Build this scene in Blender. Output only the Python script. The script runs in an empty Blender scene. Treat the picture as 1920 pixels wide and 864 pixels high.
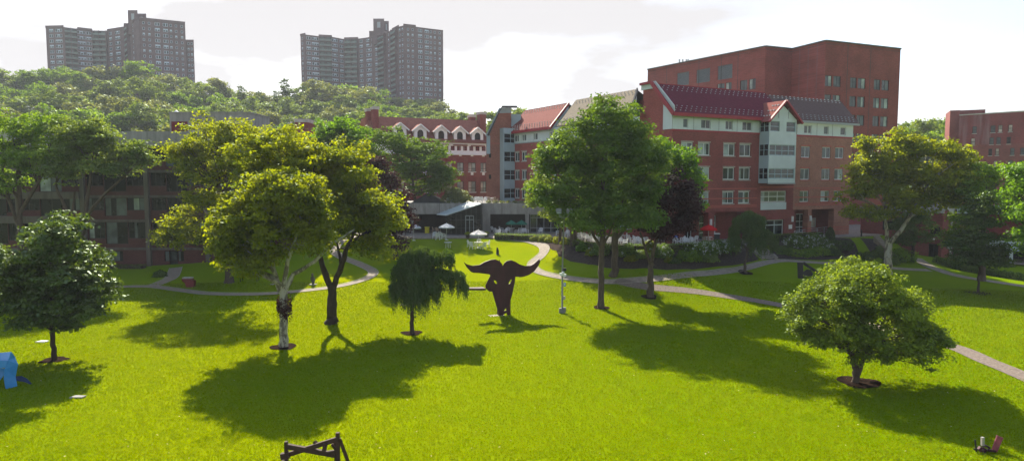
import bpy, math, random
import numpy as np
from mathutils import Vector, Matrix, noise
from mathutils.geometry import tessellate_polygon

R = math.radians
random.seed(7)
scene = bpy.context.scene
COL = scene.collection

# ------------------------------------------------------------------ camera
HC = 11.5
F = 1250.0
PITCH = math.atan(92.0 / F)
cam_d = bpy.data.cameras.new('camera'); cam = bpy.data.objects.new('camera', cam_d)
COL.objects.link(cam); scene.camera = cam
cam.location = (0, 0, HC); cam.rotation_euler = (R(90) - PITCH, 0, 0)
cam_d.sensor_width = 36; cam_d.lens = F * 36 / 1920; cam_d.clip_start = 0.5; cam_d.clip_end = 9000

CP, SP = math.cos(PITCH), math.sin(PITCH)
def ray(px, py):
    """direction of the sight line for a point measured in the photograph, scaled to y = 1"""
    X = (px - 960) / F; Y = -(py - 432) / F
    d = (X, CP + Y * SP, -SP + Y * CP)
    return d[0] / d[1], d[2] / d[1]
def P(px, py, D):
    a, b = ray(px, py)
    return Vector((a * D, D, HC + b * D))
def PZ(px, py, z):
    a, b = ray(px, py)
    D = (z - HC) / b
    return Vector((a * D, D, z))

# ------------------------------------------------------------------ tags
def tag(o, label=None, cat=None, group=None, kind=None):
    if label: o['label'] = label
    if cat: o['category'] = cat
    if group: o['group'] = group
    if kind: o['kind'] = kind
    return o
def empty(name, loc, label=None, cat=None, group=None):
    o = bpy.data.objects.new(name, None); COL.objects.link(o); o.location = loc
    o.empty_display_size = 0.3
    return tag(o, label, cat, group)
def copy_tree(o, parent=None):
    c = o.copy(); COL.objects.link(c)
    c.parent = parent
    for ch in list(o.children): copy_tree(ch, c)
    return c

# ------------------------------------------------------------------ materials
def new_mat(name):
    m = bpy.data.materials.new(name); m.use_nodes = True
    nt = m.node_tree; b = nt.nodes['Principled BSDF']
    return m, nt, b
def N(nt, t, **kw):
    n = nt.nodes.new(t)
    for k, v in kw.items():
        if k in n.inputs: n.inputs[k].default_value = v
        else: setattr(n, k, v)
    return n
def L(nt, a, b): nt.links.new(a, b)
def c4(c): return (c[0], c[1], c[2], 1)
def mix(nt, fac, a, b):
    m = nt.nodes.new('ShaderNodeMix'); m.data_type = 'RGBA'
    if hasattr(fac, 'links') or hasattr(fac, 'is_linked'): L(nt, fac, m.inputs[0])
    else: m.inputs[0].default_value = fac
    for v, i in ((a, 6), (b, 7)):
        if hasattr(v, 'is_linked'): L(nt, v, m.inputs[i])
        else: m.inputs[i].default_value = c4(v)
    return m.outputs[2]
def ramp(nt, src, lo, hi):
    r = nt.nodes.new('ShaderNodeMapRange'); L(nt, src, r.inputs[0])
    r.inputs[1].default_value = lo; r.inputs[2].default_value = hi
    return r.outputs[0]
def simple(name, col, rough=.7, metal=0, var=.25, scale=1.2, bump=0, bscale=20, stretch=None, spec=.3):
    """plain surface with two sizes of mottling"""
    m, nt, b = new_mat(name)
    tc = N(nt, 'ShaderNodeNewGeometry'); src = tc.outputs['Position']
    if stretch:
        mp = N(nt, 'ShaderNodeMapping'); mp.inputs['Scale'].default_value = stretch
        L(nt, src, mp.inputs[0]); src = mp.outputs[0]
    n1 = N(nt, 'ShaderNodeTexNoise', Scale=scale, Detail=6, Roughness=.65); L(nt, src, n1.inputs['Vector'])
    dark = tuple(c * (1 - var) for c in col); lite = tuple(min(1, c * (1 + var)) for c in col)
    o = mix(nt, ramp(nt, n1.outputs[0], .3, .7), dark, lite)
    L(nt, o, b.inputs['Base Color'])
    b.inputs['Roughness'].default_value = rough; b.inputs['Metallic'].default_value = metal
    b.inputs['Specular IOR Level'].default_value = spec
    if bump:
        n2 = N(nt, 'ShaderNodeTexNoise', Scale=bscale, Detail=4); L(nt, src, n2.inputs['Vector'])
        bp = N(nt, 'ShaderNodeBump', Strength=bump); L(nt, n2.outputs[0], bp.inputs['Height']); L(nt, bp.outputs[0], b.inputs['Normal'])
    return m
def brick(name, col, mortar=.75, var=.22, rot=0.0, stain=.0):
    """brick courses on an upright wall whose run makes the angle rot with the x axis"""
    m, nt, b = new_mat(name)
    g = N(nt, 'ShaderNodeNewGeometry')
    mp = N(nt, 'ShaderNodeMapping', vector_type='POINT'); mp.inputs['Rotation'].default_value = (0, 0, -rot)
    L(nt, g.outputs['Position'], mp.inputs[0])
    sx = N(nt, 'ShaderNodeSeparateXYZ'); L(nt, mp.outputs[0], sx.inputs[0])
    cx = N(nt, 'ShaderNodeCombineXYZ'); L(nt, sx.outputs[0], cx.inputs[0]); L(nt, sx.outputs[2], cx.inputs[1])
    br = N(nt, 'ShaderNodeTexBrick', Scale=1.0); L(nt, cx.outputs[0], br.inputs['Vector'])
    br.inputs['Brick Width'].default_value = .22; br.inputs['Row Height'].default_value = .075
    br.inputs['Mortar Size'].default_value = .008
    br.inputs['Color1'].default_value = c4([c * (1 - var) for c in col]); br.inputs['Color2'].default_value = c4([c * (1 + var) for c in col])
    br.inputs['Mortar'].default_value = c4([.5 * c + .5 * mortar * .25 for c in col])
    n1 = N(nt, 'ShaderNodeTexNoise', Scale=.35, Detail=7, Roughness=.6); L(nt, g.outputs['Position'], n1.inputs['Vector'])
    o = mix(nt, ramp(nt, n1.outputs[0], .3, .75), (0, 0, 0), (1, 1, 1))
    mm = nt.nodes.new('ShaderNodeMix'); mm.data_type = 'RGBA'; mm.blend_type = 'MULTIPLY'; mm.inputs[0].default_value = .35
    L(nt, br.outputs[0], mm.inputs[6]); L(nt, o, mm.inputs[7])
    out = mm.outputs[2]
    if stain:
        mp2 = N(nt, 'ShaderNodeMapping'); mp2.inputs['Scale'].default_value = (1.2, 1.2, .12); L(nt, g.outputs['Position'], mp2.inputs[0])
        n3 = N(nt, 'ShaderNodeTexNoise', Scale=1.0, Detail=6); L(nt, mp2.outputs[0], n3.inputs['Vector'])
        f = N(nt, 'ShaderNodeMath', operation='MULTIPLY'); L(nt, ramp(nt, n3.outputs[0], .4, .75), f.inputs[0]); f.inputs[1].default_value = stain
        out = mix(nt, f.outputs[0], out, (.42, .36, .38))
    L(nt, out, b.inputs['Base Color']); b.inputs['Roughness'].default_value = .85; b.inputs['Specular IOR Level'].default_value = .2
    return m
def glassy(name, col, rough=.12, spec=.6):
    m, nt, b = new_mat(name)
    g = N(nt, 'ShaderNodeNewGeometry')
    n1 = N(nt, 'ShaderNodeTexNoise', Scale=.7, Detail=2); L(nt, g.outputs['Position'], n1.inputs['Vector'])
    L(nt, mix(nt, ramp(nt, n1.outputs[0], .35, .65), [c * .6 for c in col], [c * 1.5 for c in col]), b.inputs['Base Color'])
    b.inputs['Roughness'].default_value = rough; b.inputs['Specular IOR Level'].default_value = spec
    bp = N(nt, 'ShaderNodeBump', Strength=.05); L(nt, n1.outputs[0], bp.inputs['Height']); L(nt, bp.outputs[0], b.inputs['Normal'])
    return m
def leafy(name, c_lo, c_hi, trans=.45, tcol=None, gloss=.25):
    """leaf sheet: reflects and lets light through; every leaf has its own tint"""
    m, nt, b = new_mat(name); nt.nodes.remove(b)
    out = nt.nodes['Material Output']
    a = N(nt, 'ShaderNodeAttribute'); a.attribute_name = 'tint'
    g = N(nt, 'ShaderNodeNewGeometry')
    n1 = N(nt, 'ShaderNodeTexNoise', Scale=.45, Detail=3); L(nt, g.outputs['Position'], n1.inputs['Vector'])
    ad = N(nt, 'ShaderNodeMath', operation='MULTIPLY_ADD'); L(nt, ramp(nt, n1.outputs[0], .3, .7), ad.inputs[0]); ad.inputs[1].default_value = .5
    hf = N(nt, 'ShaderNodeMath', operation='MULTIPLY'); L(nt, a.outputs['Fac'], hf.inputs[0]); hf.inputs[1].default_value = .5
    L(nt, hf.outputs[0], ad.inputs[2])
    col = mix(nt, ad.outputs[0], c_lo, c_hi)
    t = tcol or (1.9, 1.75, .35)
    tm = nt.nodes.new('ShaderNodeMix'); tm.data_type = 'RGBA'; tm.blend_type = 'MULTIPLY'; tm.inputs[0].default_value = 1
    L(nt, col, tm.inputs[6]); tm.inputs[7].default_value = c4(t)
    d = N(nt, 'ShaderNodeBsdfDiffuse'); L(nt, col, d.inputs[0])
    tr = N(nt, 'ShaderNodeBsdfTranslucent'); L(nt, tm.outputs[2], tr.inputs[0])
    mx = N(nt, 'ShaderNodeMixShader'); mx.inputs[0].default_value = trans
    L(nt, d.outputs[0], mx.inputs[1]); L(nt, tr.outputs[0], mx.inputs[2])
    gl = N(nt, 'ShaderNodeBsdfGlossy', Roughness=.5); gl.inputs['Color'].default_value = (.75, .85, .65, 1)
    fr = N(nt, 'ShaderNodeFresnel', IOR=1.4)
    fm = N(nt, 'ShaderNodeMath', operation='MULTIPLY'); L(nt, fr.outputs[0], fm.inputs[0]); fm.inputs[1].default_value = gloss * .16
    m2 = N(nt, 'ShaderNodeMixShader'); L(nt, fm.outputs[0], m2.inputs[0]); L(nt, mx.outputs[0], m2.inputs[1]); L(nt, gl.outputs[0], m2.inputs[2])
    L(nt, m2.outputs[0], out.inputs[0])
    return m

M = {}
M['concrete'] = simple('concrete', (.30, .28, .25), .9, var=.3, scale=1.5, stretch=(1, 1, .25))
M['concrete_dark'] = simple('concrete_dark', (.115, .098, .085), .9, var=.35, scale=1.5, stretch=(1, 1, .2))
M['coping'] = simple('coping', (.45, .42, .38), .9)
M['brick_red'] = brick('brick_red', (.29, .062, .050), rot=R(27.6))
M['brick_dark'] = brick('brick_dark', (.28, .056, .045), rot=R(27.6))
M['brick_orange'] = brick('brick_orange', (.42, .175, .115), rot=R(27.6))
M['brick_wing'] = brick('brick_wing', (.36, .075, .058), rot=R(-59.5))
M['brick_gable'] = brick('brick_gable', (.40, .145, .09), rot=R(30))
M['brick_maroon'] = brick('brick_maroon', (.25, .034, .032))
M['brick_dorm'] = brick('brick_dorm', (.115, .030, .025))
M['brick_old'] = brick('brick_old', (.27, .060, .048))
M['brick_tall'] = brick('brick_tall', (.32, .078, .062), rot=R(18))
M['brick_stain'] = brick('brick_stain', (.24, .032, .032), stain=.35)
M['brick_tower'] = brick('brick_tower', (.205, .122, .132))
M['band'] = simple('band', (.42, .11, .08), .8, var=.1)
M['panel_white'] = simple('panel_white', (.52, .58, .56), .6, var=.08, scale=.6)
M['panel_blue'] = simple('panel_blue', (.33, .42, .45), .5, var=.08, scale=.6)
M['white_paint'] = simple('white_paint', (.74, .74, .72), .5, var=.05)
M['white_plastic'] = simple('white_plastic', (.78, .78, .76), .35, var=.04, spec=.5)
M['frame_white'] = simple('frame_white', (.62, .64, .62), .5, var=.05)
M['frame_grey'] = simple('frame_grey', (.28, .30, .30), .4, var=.08)
M['frame_dark'] = simple('frame_dark', (.03, .03, .032), .5)
M['glass'] = glassy('glass', (.035, .045, .045))
M['glass_dark'] = glassy('glass_dark', (.007, .008, .009), .25, .22)
M['curtain'] = glassy('curtain', (.25, .30, .27), .35, .4)
M['curtain_warm'] = glassy('curtain_warm', (.38, .33, .28), .4, .3)
M['curtain_grey'] = glassy('curtain_grey', (.07, .085, .09), .35, .4)
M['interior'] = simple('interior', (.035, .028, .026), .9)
M['tile_purple'] = simple('tile_purple', (.13, .024, .040), .9, var=.25, scale=3, spec=.05)
M['tile_red'] = simple('tile_red', (.24, .075, .06), .9, var=.2, scale=3, spec=.05)
M['tile_brown'] = simple('tile_brown', (.12, .078, .072), .9, var=.2, scale=3, spec=.05)
M['tile_old'] = simple('tile_old', (.30, .12, .085), .9, var=.18, scale=2, spec=.05)
M['tile_old_dark'] = simple('tile_old_dark', (.20, .07, .055), .9, var=.18, scale=2, spec=.05)
M['tile_pale'] = simple('tile_pale', (.22, .18, .13), .9, var=.2, scale=3, spec=.05)
M['fascia_red'] = simple('fascia_red', (.30, .022, .03), .5, var=.1)
M['lead'] = simple('lead', (.05, .05, .052), .6)
M['asphalt'] = simple('asphalt', (.055, .055, .06), .9, scale=3)
M['paving'] = simple('paving', (.27, .22, .17), .9, var=.35, scale=2.5, bump=.2)
M['paving_grey'] = simple('paving_grey', (.25, .20, .145), .9, var=.25, scale=3, bump=.2)
M['edging'] = simple('edging', (.33, .29, .24), .9, var=.2)
M['cobble'] = simple('cobble', (.17, .13, .10), .9, var=.5, scale=6, bump=.4, bscale=12)
M['bed_mulch'] = simple('bed_mulch', (.060, .046, .040), 1, spec=0, var=.5, scale=5, bump=.8, bscale=9)
M['mulch'] = simple('mulch', (.030, .019, .014), 1, spec=0, var=.55, scale=5, bump=.8, bscale=9)
M['stone'] = simple('stone', (.36, .32, .27), .9, var=.25, scale=3)
M['rust'] = simple('rust', (.050, .013, .019), .5, metal=.2, var=.4, scale=1.5, stretch=(1, 1, .3))
M['rust_pink'] = simple('rust_pink', (.25, .05, .06), .6, var=.4, scale=3)
M['timber'] = simple('timber', (.055, .028, .02), .8, var=.4, scale=3)
M['black_steel'] = simple('black_steel', (.018, .017, .018), .5, var=.2)
M['blue_steel'] = simple('blue_steel', (.04, .27, .62), .35, var=.12, spec=.5)
M['red_steel'] = simple('red_steel', (.16, .02, .022), .6, var=.2)
M['galv'] = simple('galv', (.22, .22, .20), .6, metal=.2, var=.2)
M['bench_wood'] = simple('bench_wood', (.16, .14, .12), .7)
M['terracotta'] = simple('terracotta', (.07, .05, .045), .8)
M['cloth_white'] = simple('cloth_white', (.72, .66, .60), .9, var=.05)
M['cloth_grey'] = simple('cloth_grey', (.40, .42, .45), .9, var=.1)
M['cloth_green'] = simple('cloth_green', (.02, .16, .10), .9, var=.1)
M['cloth_red'] = simple('cloth_red', (.62, .01, .015), .9, var=.1)
M['yellow'] = simple('yellow', (.6, .5, .02), .6)
M['sign_blue'] = simple('sign_blue', (.03, .17, .5), .5)
M['bark'] = simple('bark', (.085, .062, .045), .95, var=.4, scale=5, bump=.7, bscale=14, stretch=(1, 1, .3))
M['bark_dark'] = simple('bark_dark', (.045, .030, .022), .95, var=.4, scale=5, bump=.7, bscale=14, stretch=(1, 1, .3))
def plane_bark():
    m, nt, b = new_mat('bark_plane'); g = N(nt, 'ShaderNodeNewGeometry')
    mp = N(nt, 'ShaderNodeMapping'); mp.inputs['Scale'].default_value = (1, 1, .45); L(nt, g.outputs['Position'], mp.inputs[0])
    n1 = N(nt, 'ShaderNodeTexNoise', Scale=3.5, Detail=5, Roughness=.6); L(nt, mp.outputs[0], n1.inputs['Vector'])
    n2 = N(nt, 'ShaderNodeTexNoise', Scale=1.3, Detail=3); L(nt, mp.outputs[0], n2.inputs['Vector'])
    a = mix(nt, ramp(nt, n1.outputs[0], .47, .53), (.36, .33, .24), (.13, .11, .075))
    o = mix(nt, ramp(nt, n2.outputs[0], .52, .6), a, (.38, .36, .29))
    L(nt, o, b.inputs['Base Color']); b.inputs['Roughness'].default_value = .9
    bp = N(nt, 'ShaderNodeBump', Strength=.5); L(nt, n1.outputs[0], bp.inputs['Height']); L(nt, bp.outputs[0], b.inputs['Normal'])
    return m
M['bark_plane'] = plane_bark()
M['blade'] = leafy('blade', (.125, .225, .0), (.172, .258, .0), .45, (1.9, 1.35, .1), gloss=0)
M['fallen'] = leafy('fallen', (.30, .24, .08), (.6, .55, .30), .2, (1, 1, 1), gloss=.1)
M['leaf_yellow'] = leafy('leaf_yellow', (0.0600, 0.1020, 0.0048), (0.3000, 0.3200, 0.0060), .6, (1.9, 1.75, .3))
M['leaf_mid'] = leafy('leaf_mid', (0.0416, 0.0960, 0.0160), (0.1464, 0.2196, 0.0366), .42)
M['leaf_bright'] = leafy('leaf_bright', (0.0480, 0.1200, 0.0072), (0.1600, 0.2900, 0.0100), .5)
M['leaf_dark'] = leafy('leaf_dark', (0.0256, 0.0608, 0.0160), (0.0854, 0.1342, 0.0244), .35)
M['leaf_pale'] = leafy('leaf_pale', (0.0640, 0.1040, 0.0192), (0.2440, 0.3172, 0.0427), .45, gloss=.2)
M['leaf_maple'] = leafy('leaf_maple', (0.0320, 0.0640, 0.0192), (0.1159, 0.1647, 0.0366), .33, gloss=.5)
M['leaf_purple'] = leafy('leaf_purple', (.028, .010, .014), (.07, .028, .030), .3, (1.6, .9, .8))
M['leaf_weep'] = leafy('leaf_weep', (0.0512, 0.1040, 0.0320), (0.0915, 0.1281, 0.0366), .3)
M['leaf_lime'] = leafy('leaf_lime', (.13, .17, .008), (.24, .26, .012), .45)
M['leaf_hill'] = leafy('leaf_hill', (0.0640, 0.1120, 0.0288), (0.2074, 0.2684, 0.0671), .4, gloss=.3)
M['leaf_hill_pale'] = leafy('leaf_hill_pale', (0.0720, 0.0960, 0.0360), (0.2600, 0.2800, 0.1200), .35, gloss=.4)
M['leaf_hill_green'] = leafy('leaf_hill_green', (0.0560, 0.1280, 0.0128), (0.2074, 0.3050, 0.0244), .45)
M['blossom'] = leafy('blossom', (.45, .48, .38), (.7, .7, .62), .3, (1, 1, 1))

# ------------------------------------------------------------------ mesh builder
class MB:
    def __init__(s): s.v = []; s.f = []; s.m = []
    def poly(s, pts, mi=0):
        i = len(s.v); s.v += [tuple(p) for p in pts]; s.f.append(tuple(range(i, i + len(pts)))); s.m.append(mi)
    def box(s, c, size, rz=0, mi=0, ry=0, rx=0):
        hx, hy, hz = [k / 2 for k in size]
        mt = Matrix.Rotation(rz, 3, 'Z') @ Matrix.Rotation(ry, 3, 'Y') @ Matrix.Rotation(rx, 3, 'X')
        c = Vector(c); i = len(s.v)
        for sx in (-1, 1):
            for sy in (-1, 1):
                for sz in (-1, 1): s.v.append(tuple(c + mt @ Vector((sx * hx, sy * hy, sz * hz))))
        for q in ((0, 1, 3, 2), (4, 6, 7, 5), (0, 4, 5, 1), (2, 3, 7, 6), (0, 2, 6, 4), (1, 5, 7, 3)):
            s.f.append(tuple(i + k for k in q)); s.m.append(mi)
    def bar(s, a, b, w, h=None, mi=0):
        """square bar from a to b"""
        a = Vector(a); b = Vector(b); h = h or w; d = (b - a).normalized()
        up = Vector((0, 0, 1)) if abs(d.z) < .95 else Vector((0, 1, 0))
        x = d.cross(up).normalized() * w / 2; y = x.cross(d).normalized() * h / 2
        i = len(s.v)
        for p in (a, b):
            for k in (x + y, x - y, -x - y, -x + y): s.v.append(tuple(p + k))
        for q in ((0, 1, 2, 3), (7, 6, 5, 4), (0, 4, 5, 1), (1, 5, 6, 2), (2, 6, 7, 3), (3, 7, 4, 0)):
            s.f.append(tuple(i + k for k in q)); s.m.append(mi)
    def tube(s, pts, rad, n=8, mi=0, cap=True, wob=0):
        pts = [Vector(p) for p in pts]; i = len(s.v); k = len(pts)
        if not hasattr(rad, '__len__'): rad = [rad] * k
        ref = Vector((.31, .95, .05))
        for j, p in enumerate(pts):
            d = (pts[min(j + 1, k - 1)] - pts[max(j - 1, 0)]).normalized()
            x = d.cross(ref).normalized(); y = d.cross(x)
            for q in range(n):
                a = 2 * math.pi * q / n; r = rad[j] * (1 + wob * math.sin(3 * a + j * 1.7))
                s.v.append(tuple(p + x * r * math.cos(a) + y * r * math.sin(a)))
        for j in range(k - 1):
            for q in range(n):
                q2 = (q + 1) % n
                s.f.append((i + j * n + q, i + j * n + q2, i + (j + 1) * n + q2, i + (j + 1) * n + q)); s.m.append(mi)
        if cap:
            s.f.append(tuple(i + q for q in range(n))); s.m.append(mi)
            s.f.append(tuple(i + (k - 1) * n + q for q in reversed(range(n)))); s.m.append(mi)
    def prism(s, pts, z0, z1, mi=0, mt=None):
        """upright prism over a plan outline"""
        n = len(pts); i = len(s.v)
        s.v += [(p[0], p[1], z0) for p in pts] + [(p[0], p[1], z1) for p in pts]
        for a in range(n):
            b = (a + 1) % n; s.f.append((i + a, i + b, i + n + b, i + n + a)); s.m.append(mi)
        s.f.append(tuple(i + n + a for a in range(n))); s.m.append(mi if mt is None else mt)
        s.f.append(tuple(i + a for a in reversed(range(n)))); s.m.append(mi)
    def slab(s, pts, off, holes=(), mi=0):
        """flat outline (3D points in one plane) thickened by the vector off"""
        off = Vector(off)
        loops = [[Vector(p) for p in pts]] + [[Vector(p) for p in h] for h in holes]
        flat = [p for l in loops for p in l]; i = len(s.v); n = len(flat)
        s.v += [tuple(p) for p in flat] + [tuple(p + off) for p in flat]
        for t in tessellate_polygon(loops):
            s.f.append(tuple(i + k for k in t)); s.m.append(mi)
            s.f.append(tuple(i + n + k for k in reversed(t))); s.m.append(mi)
        st = 0
        for l in loops:
            for a in range(len(l)):
                b = (a + 1) % len(l)
                s.f.append((i + st + a, i + st + b, i + n + st + b, i + n + st + a)); s.m.append(mi)
            st += len(l)
    def dome(s, c, r, n=8, k=4, mi=0, full=False):
        i = len(s.v); c = Vector(c); r = r if hasattr(r, '__len__') else (r, r, r)
        a0 = -math.pi / 2 if full else 0
        for j in range(k + 1):
            a = a0 + (math.pi / 2 - a0) * j / k
            for q in range(n):
                t = 2 * math.pi * q / n
                s.v.append((c.x + r[0] * math.cos(a) * math.cos(t), c.y + r[1] * math.cos(a) * math.sin(t), c.z + r[2] * math.sin(a)))
        for j in range(k):
            for q in range(n):
                q2 = (q + 1) % n; s.f.append((i + j * n + q, i + j * n + q2, i + (j + 1) * n + q2, i + (j + 1) * n + q)); s.m.append(mi)
    def build(s, name, mats, parent=None, loc=None, smooth=False):
        me = bpy.data.meshes.new(name)
        o = bpy.data.objects.new(name, me); COL.objects.link(o)
        base = Vector((0, 0, 0))
        if parent is not None:
            p = parent
            while p is not None: base = base + p.location; p = p.parent
            o.parent = parent
        elif loc is not None: base = Vector(loc); o.location = base
        me.from_pydata([(a[0] - base.x, a[1] - base.y, a[2] - base.z) for a in s.v], [], s.f)
        for m in (mats if isinstance(mats, (list, tuple)) else [mats]): me.materials.append(m)
        me.polygons.foreach_set('material_index', s.m)
        if smooth: me.polygons.foreach_set('use_smooth', [True] * len(s.f))
        me.update()
        return o

def quads_np(name, V, mat, tint=None, parent=None, loc=(0, 0, 0)):
    """V: (n,4,3) world quads -> one mesh; loc is subtracted"""
    n = V.shape[0]
    me = bpy.data.meshes.new(name)
    co = (V.reshape(-1, 3) - np.array(loc, dtype=float)).astype(np.float32)
    me.vertices.add(n * 4); me.vertices.foreach_set('co', co.ravel())
    me.loops.add(n * 4); me.loops.foreach_set('vertex_index', np.arange(n * 4, dtype=np.int32))
    me.polygons.add(n); me.polygons.foreach_set('loop_start', np.arange(0, n * 4, 4, dtype=np.int32))
    me.update(calc_edges=True)
    for m in (mat if isinstance(mat, (list, tuple)) else [mat]): me.materials.append(m)
    if tint is not None:
        at = me.attributes.new('tint', 'FLOAT', 'FACE'); at.data.foreach_set('value', tint.astype(np.float32))
    o = bpy.data.objects.new(name, me); COL.objects.link(o)
    if parent is not None: o.parent = parent
    else: o.location = loc
    return o

# ------------------------------------------------------------------ lie of the land
CTRL = [(1250,520,69),(1300,506,71.5),(1411,491,77),(1460,488,80),(1541,488,82),(1596,484,84),(1640,480,88),(1187,506,70.5),
 (1103,497,73.5),(1047,481,78.5),(1031,468,82),(985,452,88),(1020,515,72),(985,500,75),(933,473,83),(897,466,85.5),(800,452,87),
 (640,450,89),(640,480,82),(700,520,72),(700,505,76),(560,545,66),(560,500,78),(430,530,70),(468,525,71),(340,500,82),(200,505,82),
 (0,505,82),(220,540,68),(1218,557,64.5),(1127,578,60.4),(1150,518,70),(1397,512,73),(1480,520,72),(1700,510,80),(1835,550,68),
 (1760,505,82),(1900,533,74),(1900,490,90),(1690,480,90),(1450,570,62.3),(1330,540,67)]
pts = [tuple(P(*c)) for c in CTRL]
for x in (-60, -35, -12, 12, 35, 60):
    for y in (15, 35, 50): pts.append((x, y, 0.0))
pts += [(-30, 58, .05), (-12, 57, 0), (2, 57, 0), (-70, 80, .6), (75, 70, 0), (80, 95, .6), (-60, 100, 1.2), (-20, 100, 3.8), (10, 100, 3.8), (25, 100, 3.8), (0, 92, 3.75), (-10, 92, 3.75)]
CP_ = np.array(pts)
def _U(r2): return np.where(r2 > 1e-9, .5 * r2 * np.log(np.maximum(r2, 1e-9)), 0)
_d2 = ((CP_[:, None, :2] - CP_[None, :, :2]) ** 2).sum(-1); _n = len(CP_)
_A = np.zeros((_n + 3, _n + 3)); _A[:_n, :_n] = _U(_d2) + np.eye(_n) * 12.0
_A[:_n, _n] = 1; _A[:_n, _n + 1:] = CP_[:, :2]; _A[_n, :_n] = 1; _A[_n + 1:, :_n] = CP_[:, :2].T
_w = np.linalg.solve(_A, np.concatenate([CP_[:, 2], np.zeros(3)]))
UP = 3.85                                  # level of the upper terraces
def _e(px, py, D): p = P(px, py, D); return (p.x, p.y)
TERR = [_e(600, 447, 89.5), _e(760, 447, 89.5), _e(900, 447, 90.5), _e(985, 449, 89.5), _e(1040, 452, 86), _e(1066, 457, 82), _e(1090, 461, 77.5),
        _e(1130, 466, 74.5), _e(1200, 467, 73.6), _e(1260, 466, 74.2), _e(1310, 463, 76), _e(1350, 458, 79.5), _e(1392, 456, 83), _e(1440, 450, 87),
        _e(1500, 447, 89.5), _e(1560, 445, 91.5), _e(1600, 445, 92), _e(1655, 440, 96), _e(1655, 420, 125), _e(560, 420, 125)]
def _poly_dist(x, y):
    """distance outside the terrace outline (0 inside)"""
    x = np.asarray(x, float); y = np.asarray(y, float)
    ins = np.zeros(x.shape, bool); best = np.full(x.shape, 1e9)
    n = len(TERR)
    for i in range(n):
        x1, y1 = TERR[i]; x2, y2 = TERR[(i + 1) % n]
        c = ((y1 > y) != (y2 > y)) & (x < (x2 - x1) * (y - y1) / ((y2 - y1) or 1e-9) + x1); ins ^= c
        dx, dy = x2 - x1, y2 - y1
        t = np.clip(((x - x1) * dx + (y - y1) * dy) / (dx * dx + dy * dy), 0, 1)
        best = np.minimum(best, np.hypot(x - x1 - t * dx, y - y1 - t * dy))
    return np.where(ins, 0, best)
def gz(x, y):
    x = np.asarray(x, float); y = np.asarray(y, float)
    xc = np.clip(x, -75, 75); yc = np.clip(y, 15, 104)
    r2 = (xc[..., None] - CP_[:, 0]) ** 2 + (yc[..., None] - CP_[:, 1]) ** 2
    h = (_U(r2) * _w[:_n]).sum(-1) + _w[_n] + _w[_n + 1] * xc + _w[_n + 2] * yc
    h = np.where(y < 50, h * np.clip((y - 25) / 25, 0, 1), h)
    d = _poly_dist(x, y); t = np.clip(1 - d / 4.0, 0, 1); t = t * t * (3 - 2 * t)
    return h * (1 - t) + (UP - .12) * t
def g1(x, y): return float(gz(np.array([x]), np.array([y]))[0])
def G(px, py):
    """the point of the ground seen at this place of the photograph"""
    a, b = ray(px, py)
    D = np.arange(18, 125, .1); x = a * D; z = HC + b * D
    h = gz(x, D); k = np.nonzero(z <= h)[0]
    if not len(k): return P(px, py, 124)
    D = float(D[k[0]]); return Vector((a * D, D, g1(a * D, D)))

def grid_mesh(name, xs, ys, zf, mat):
    X, Y = np.meshgrid(xs, ys); Z = zf(X, Y); nx, ny = len(xs), len(ys)
    me = bpy.data.meshes.new(name); me.vertices.add(nx * ny)
    me.vertices.foreach_set('co', np.stack([X, Y, Z], -1).astype(np.float32).ravel())
    i = np.arange((ny - 1) * (nx - 1)); r = i // (nx - 1); c = i % (nx - 1); a = r * nx + c
    q = np.stack([a, a + 1, a + nx + 1, a + nx], -1).astype(np.int32)
    me.loops.add(q.size); me.loops.foreach_set('vertex_index', q.ravel())
    me.polygons.add(len(q)); me.polygons.foreach_set('loop_start', np.arange(0, q.size, 4, dtype=np.int32))
    me.polygons.foreach_set('use_smooth', [True] * len(q))
    me.update(calc_edges=True); me.materials.append(mat)
    o = bpy.data.objects.new(name, me); COL.objects.link(o); return o

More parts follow.
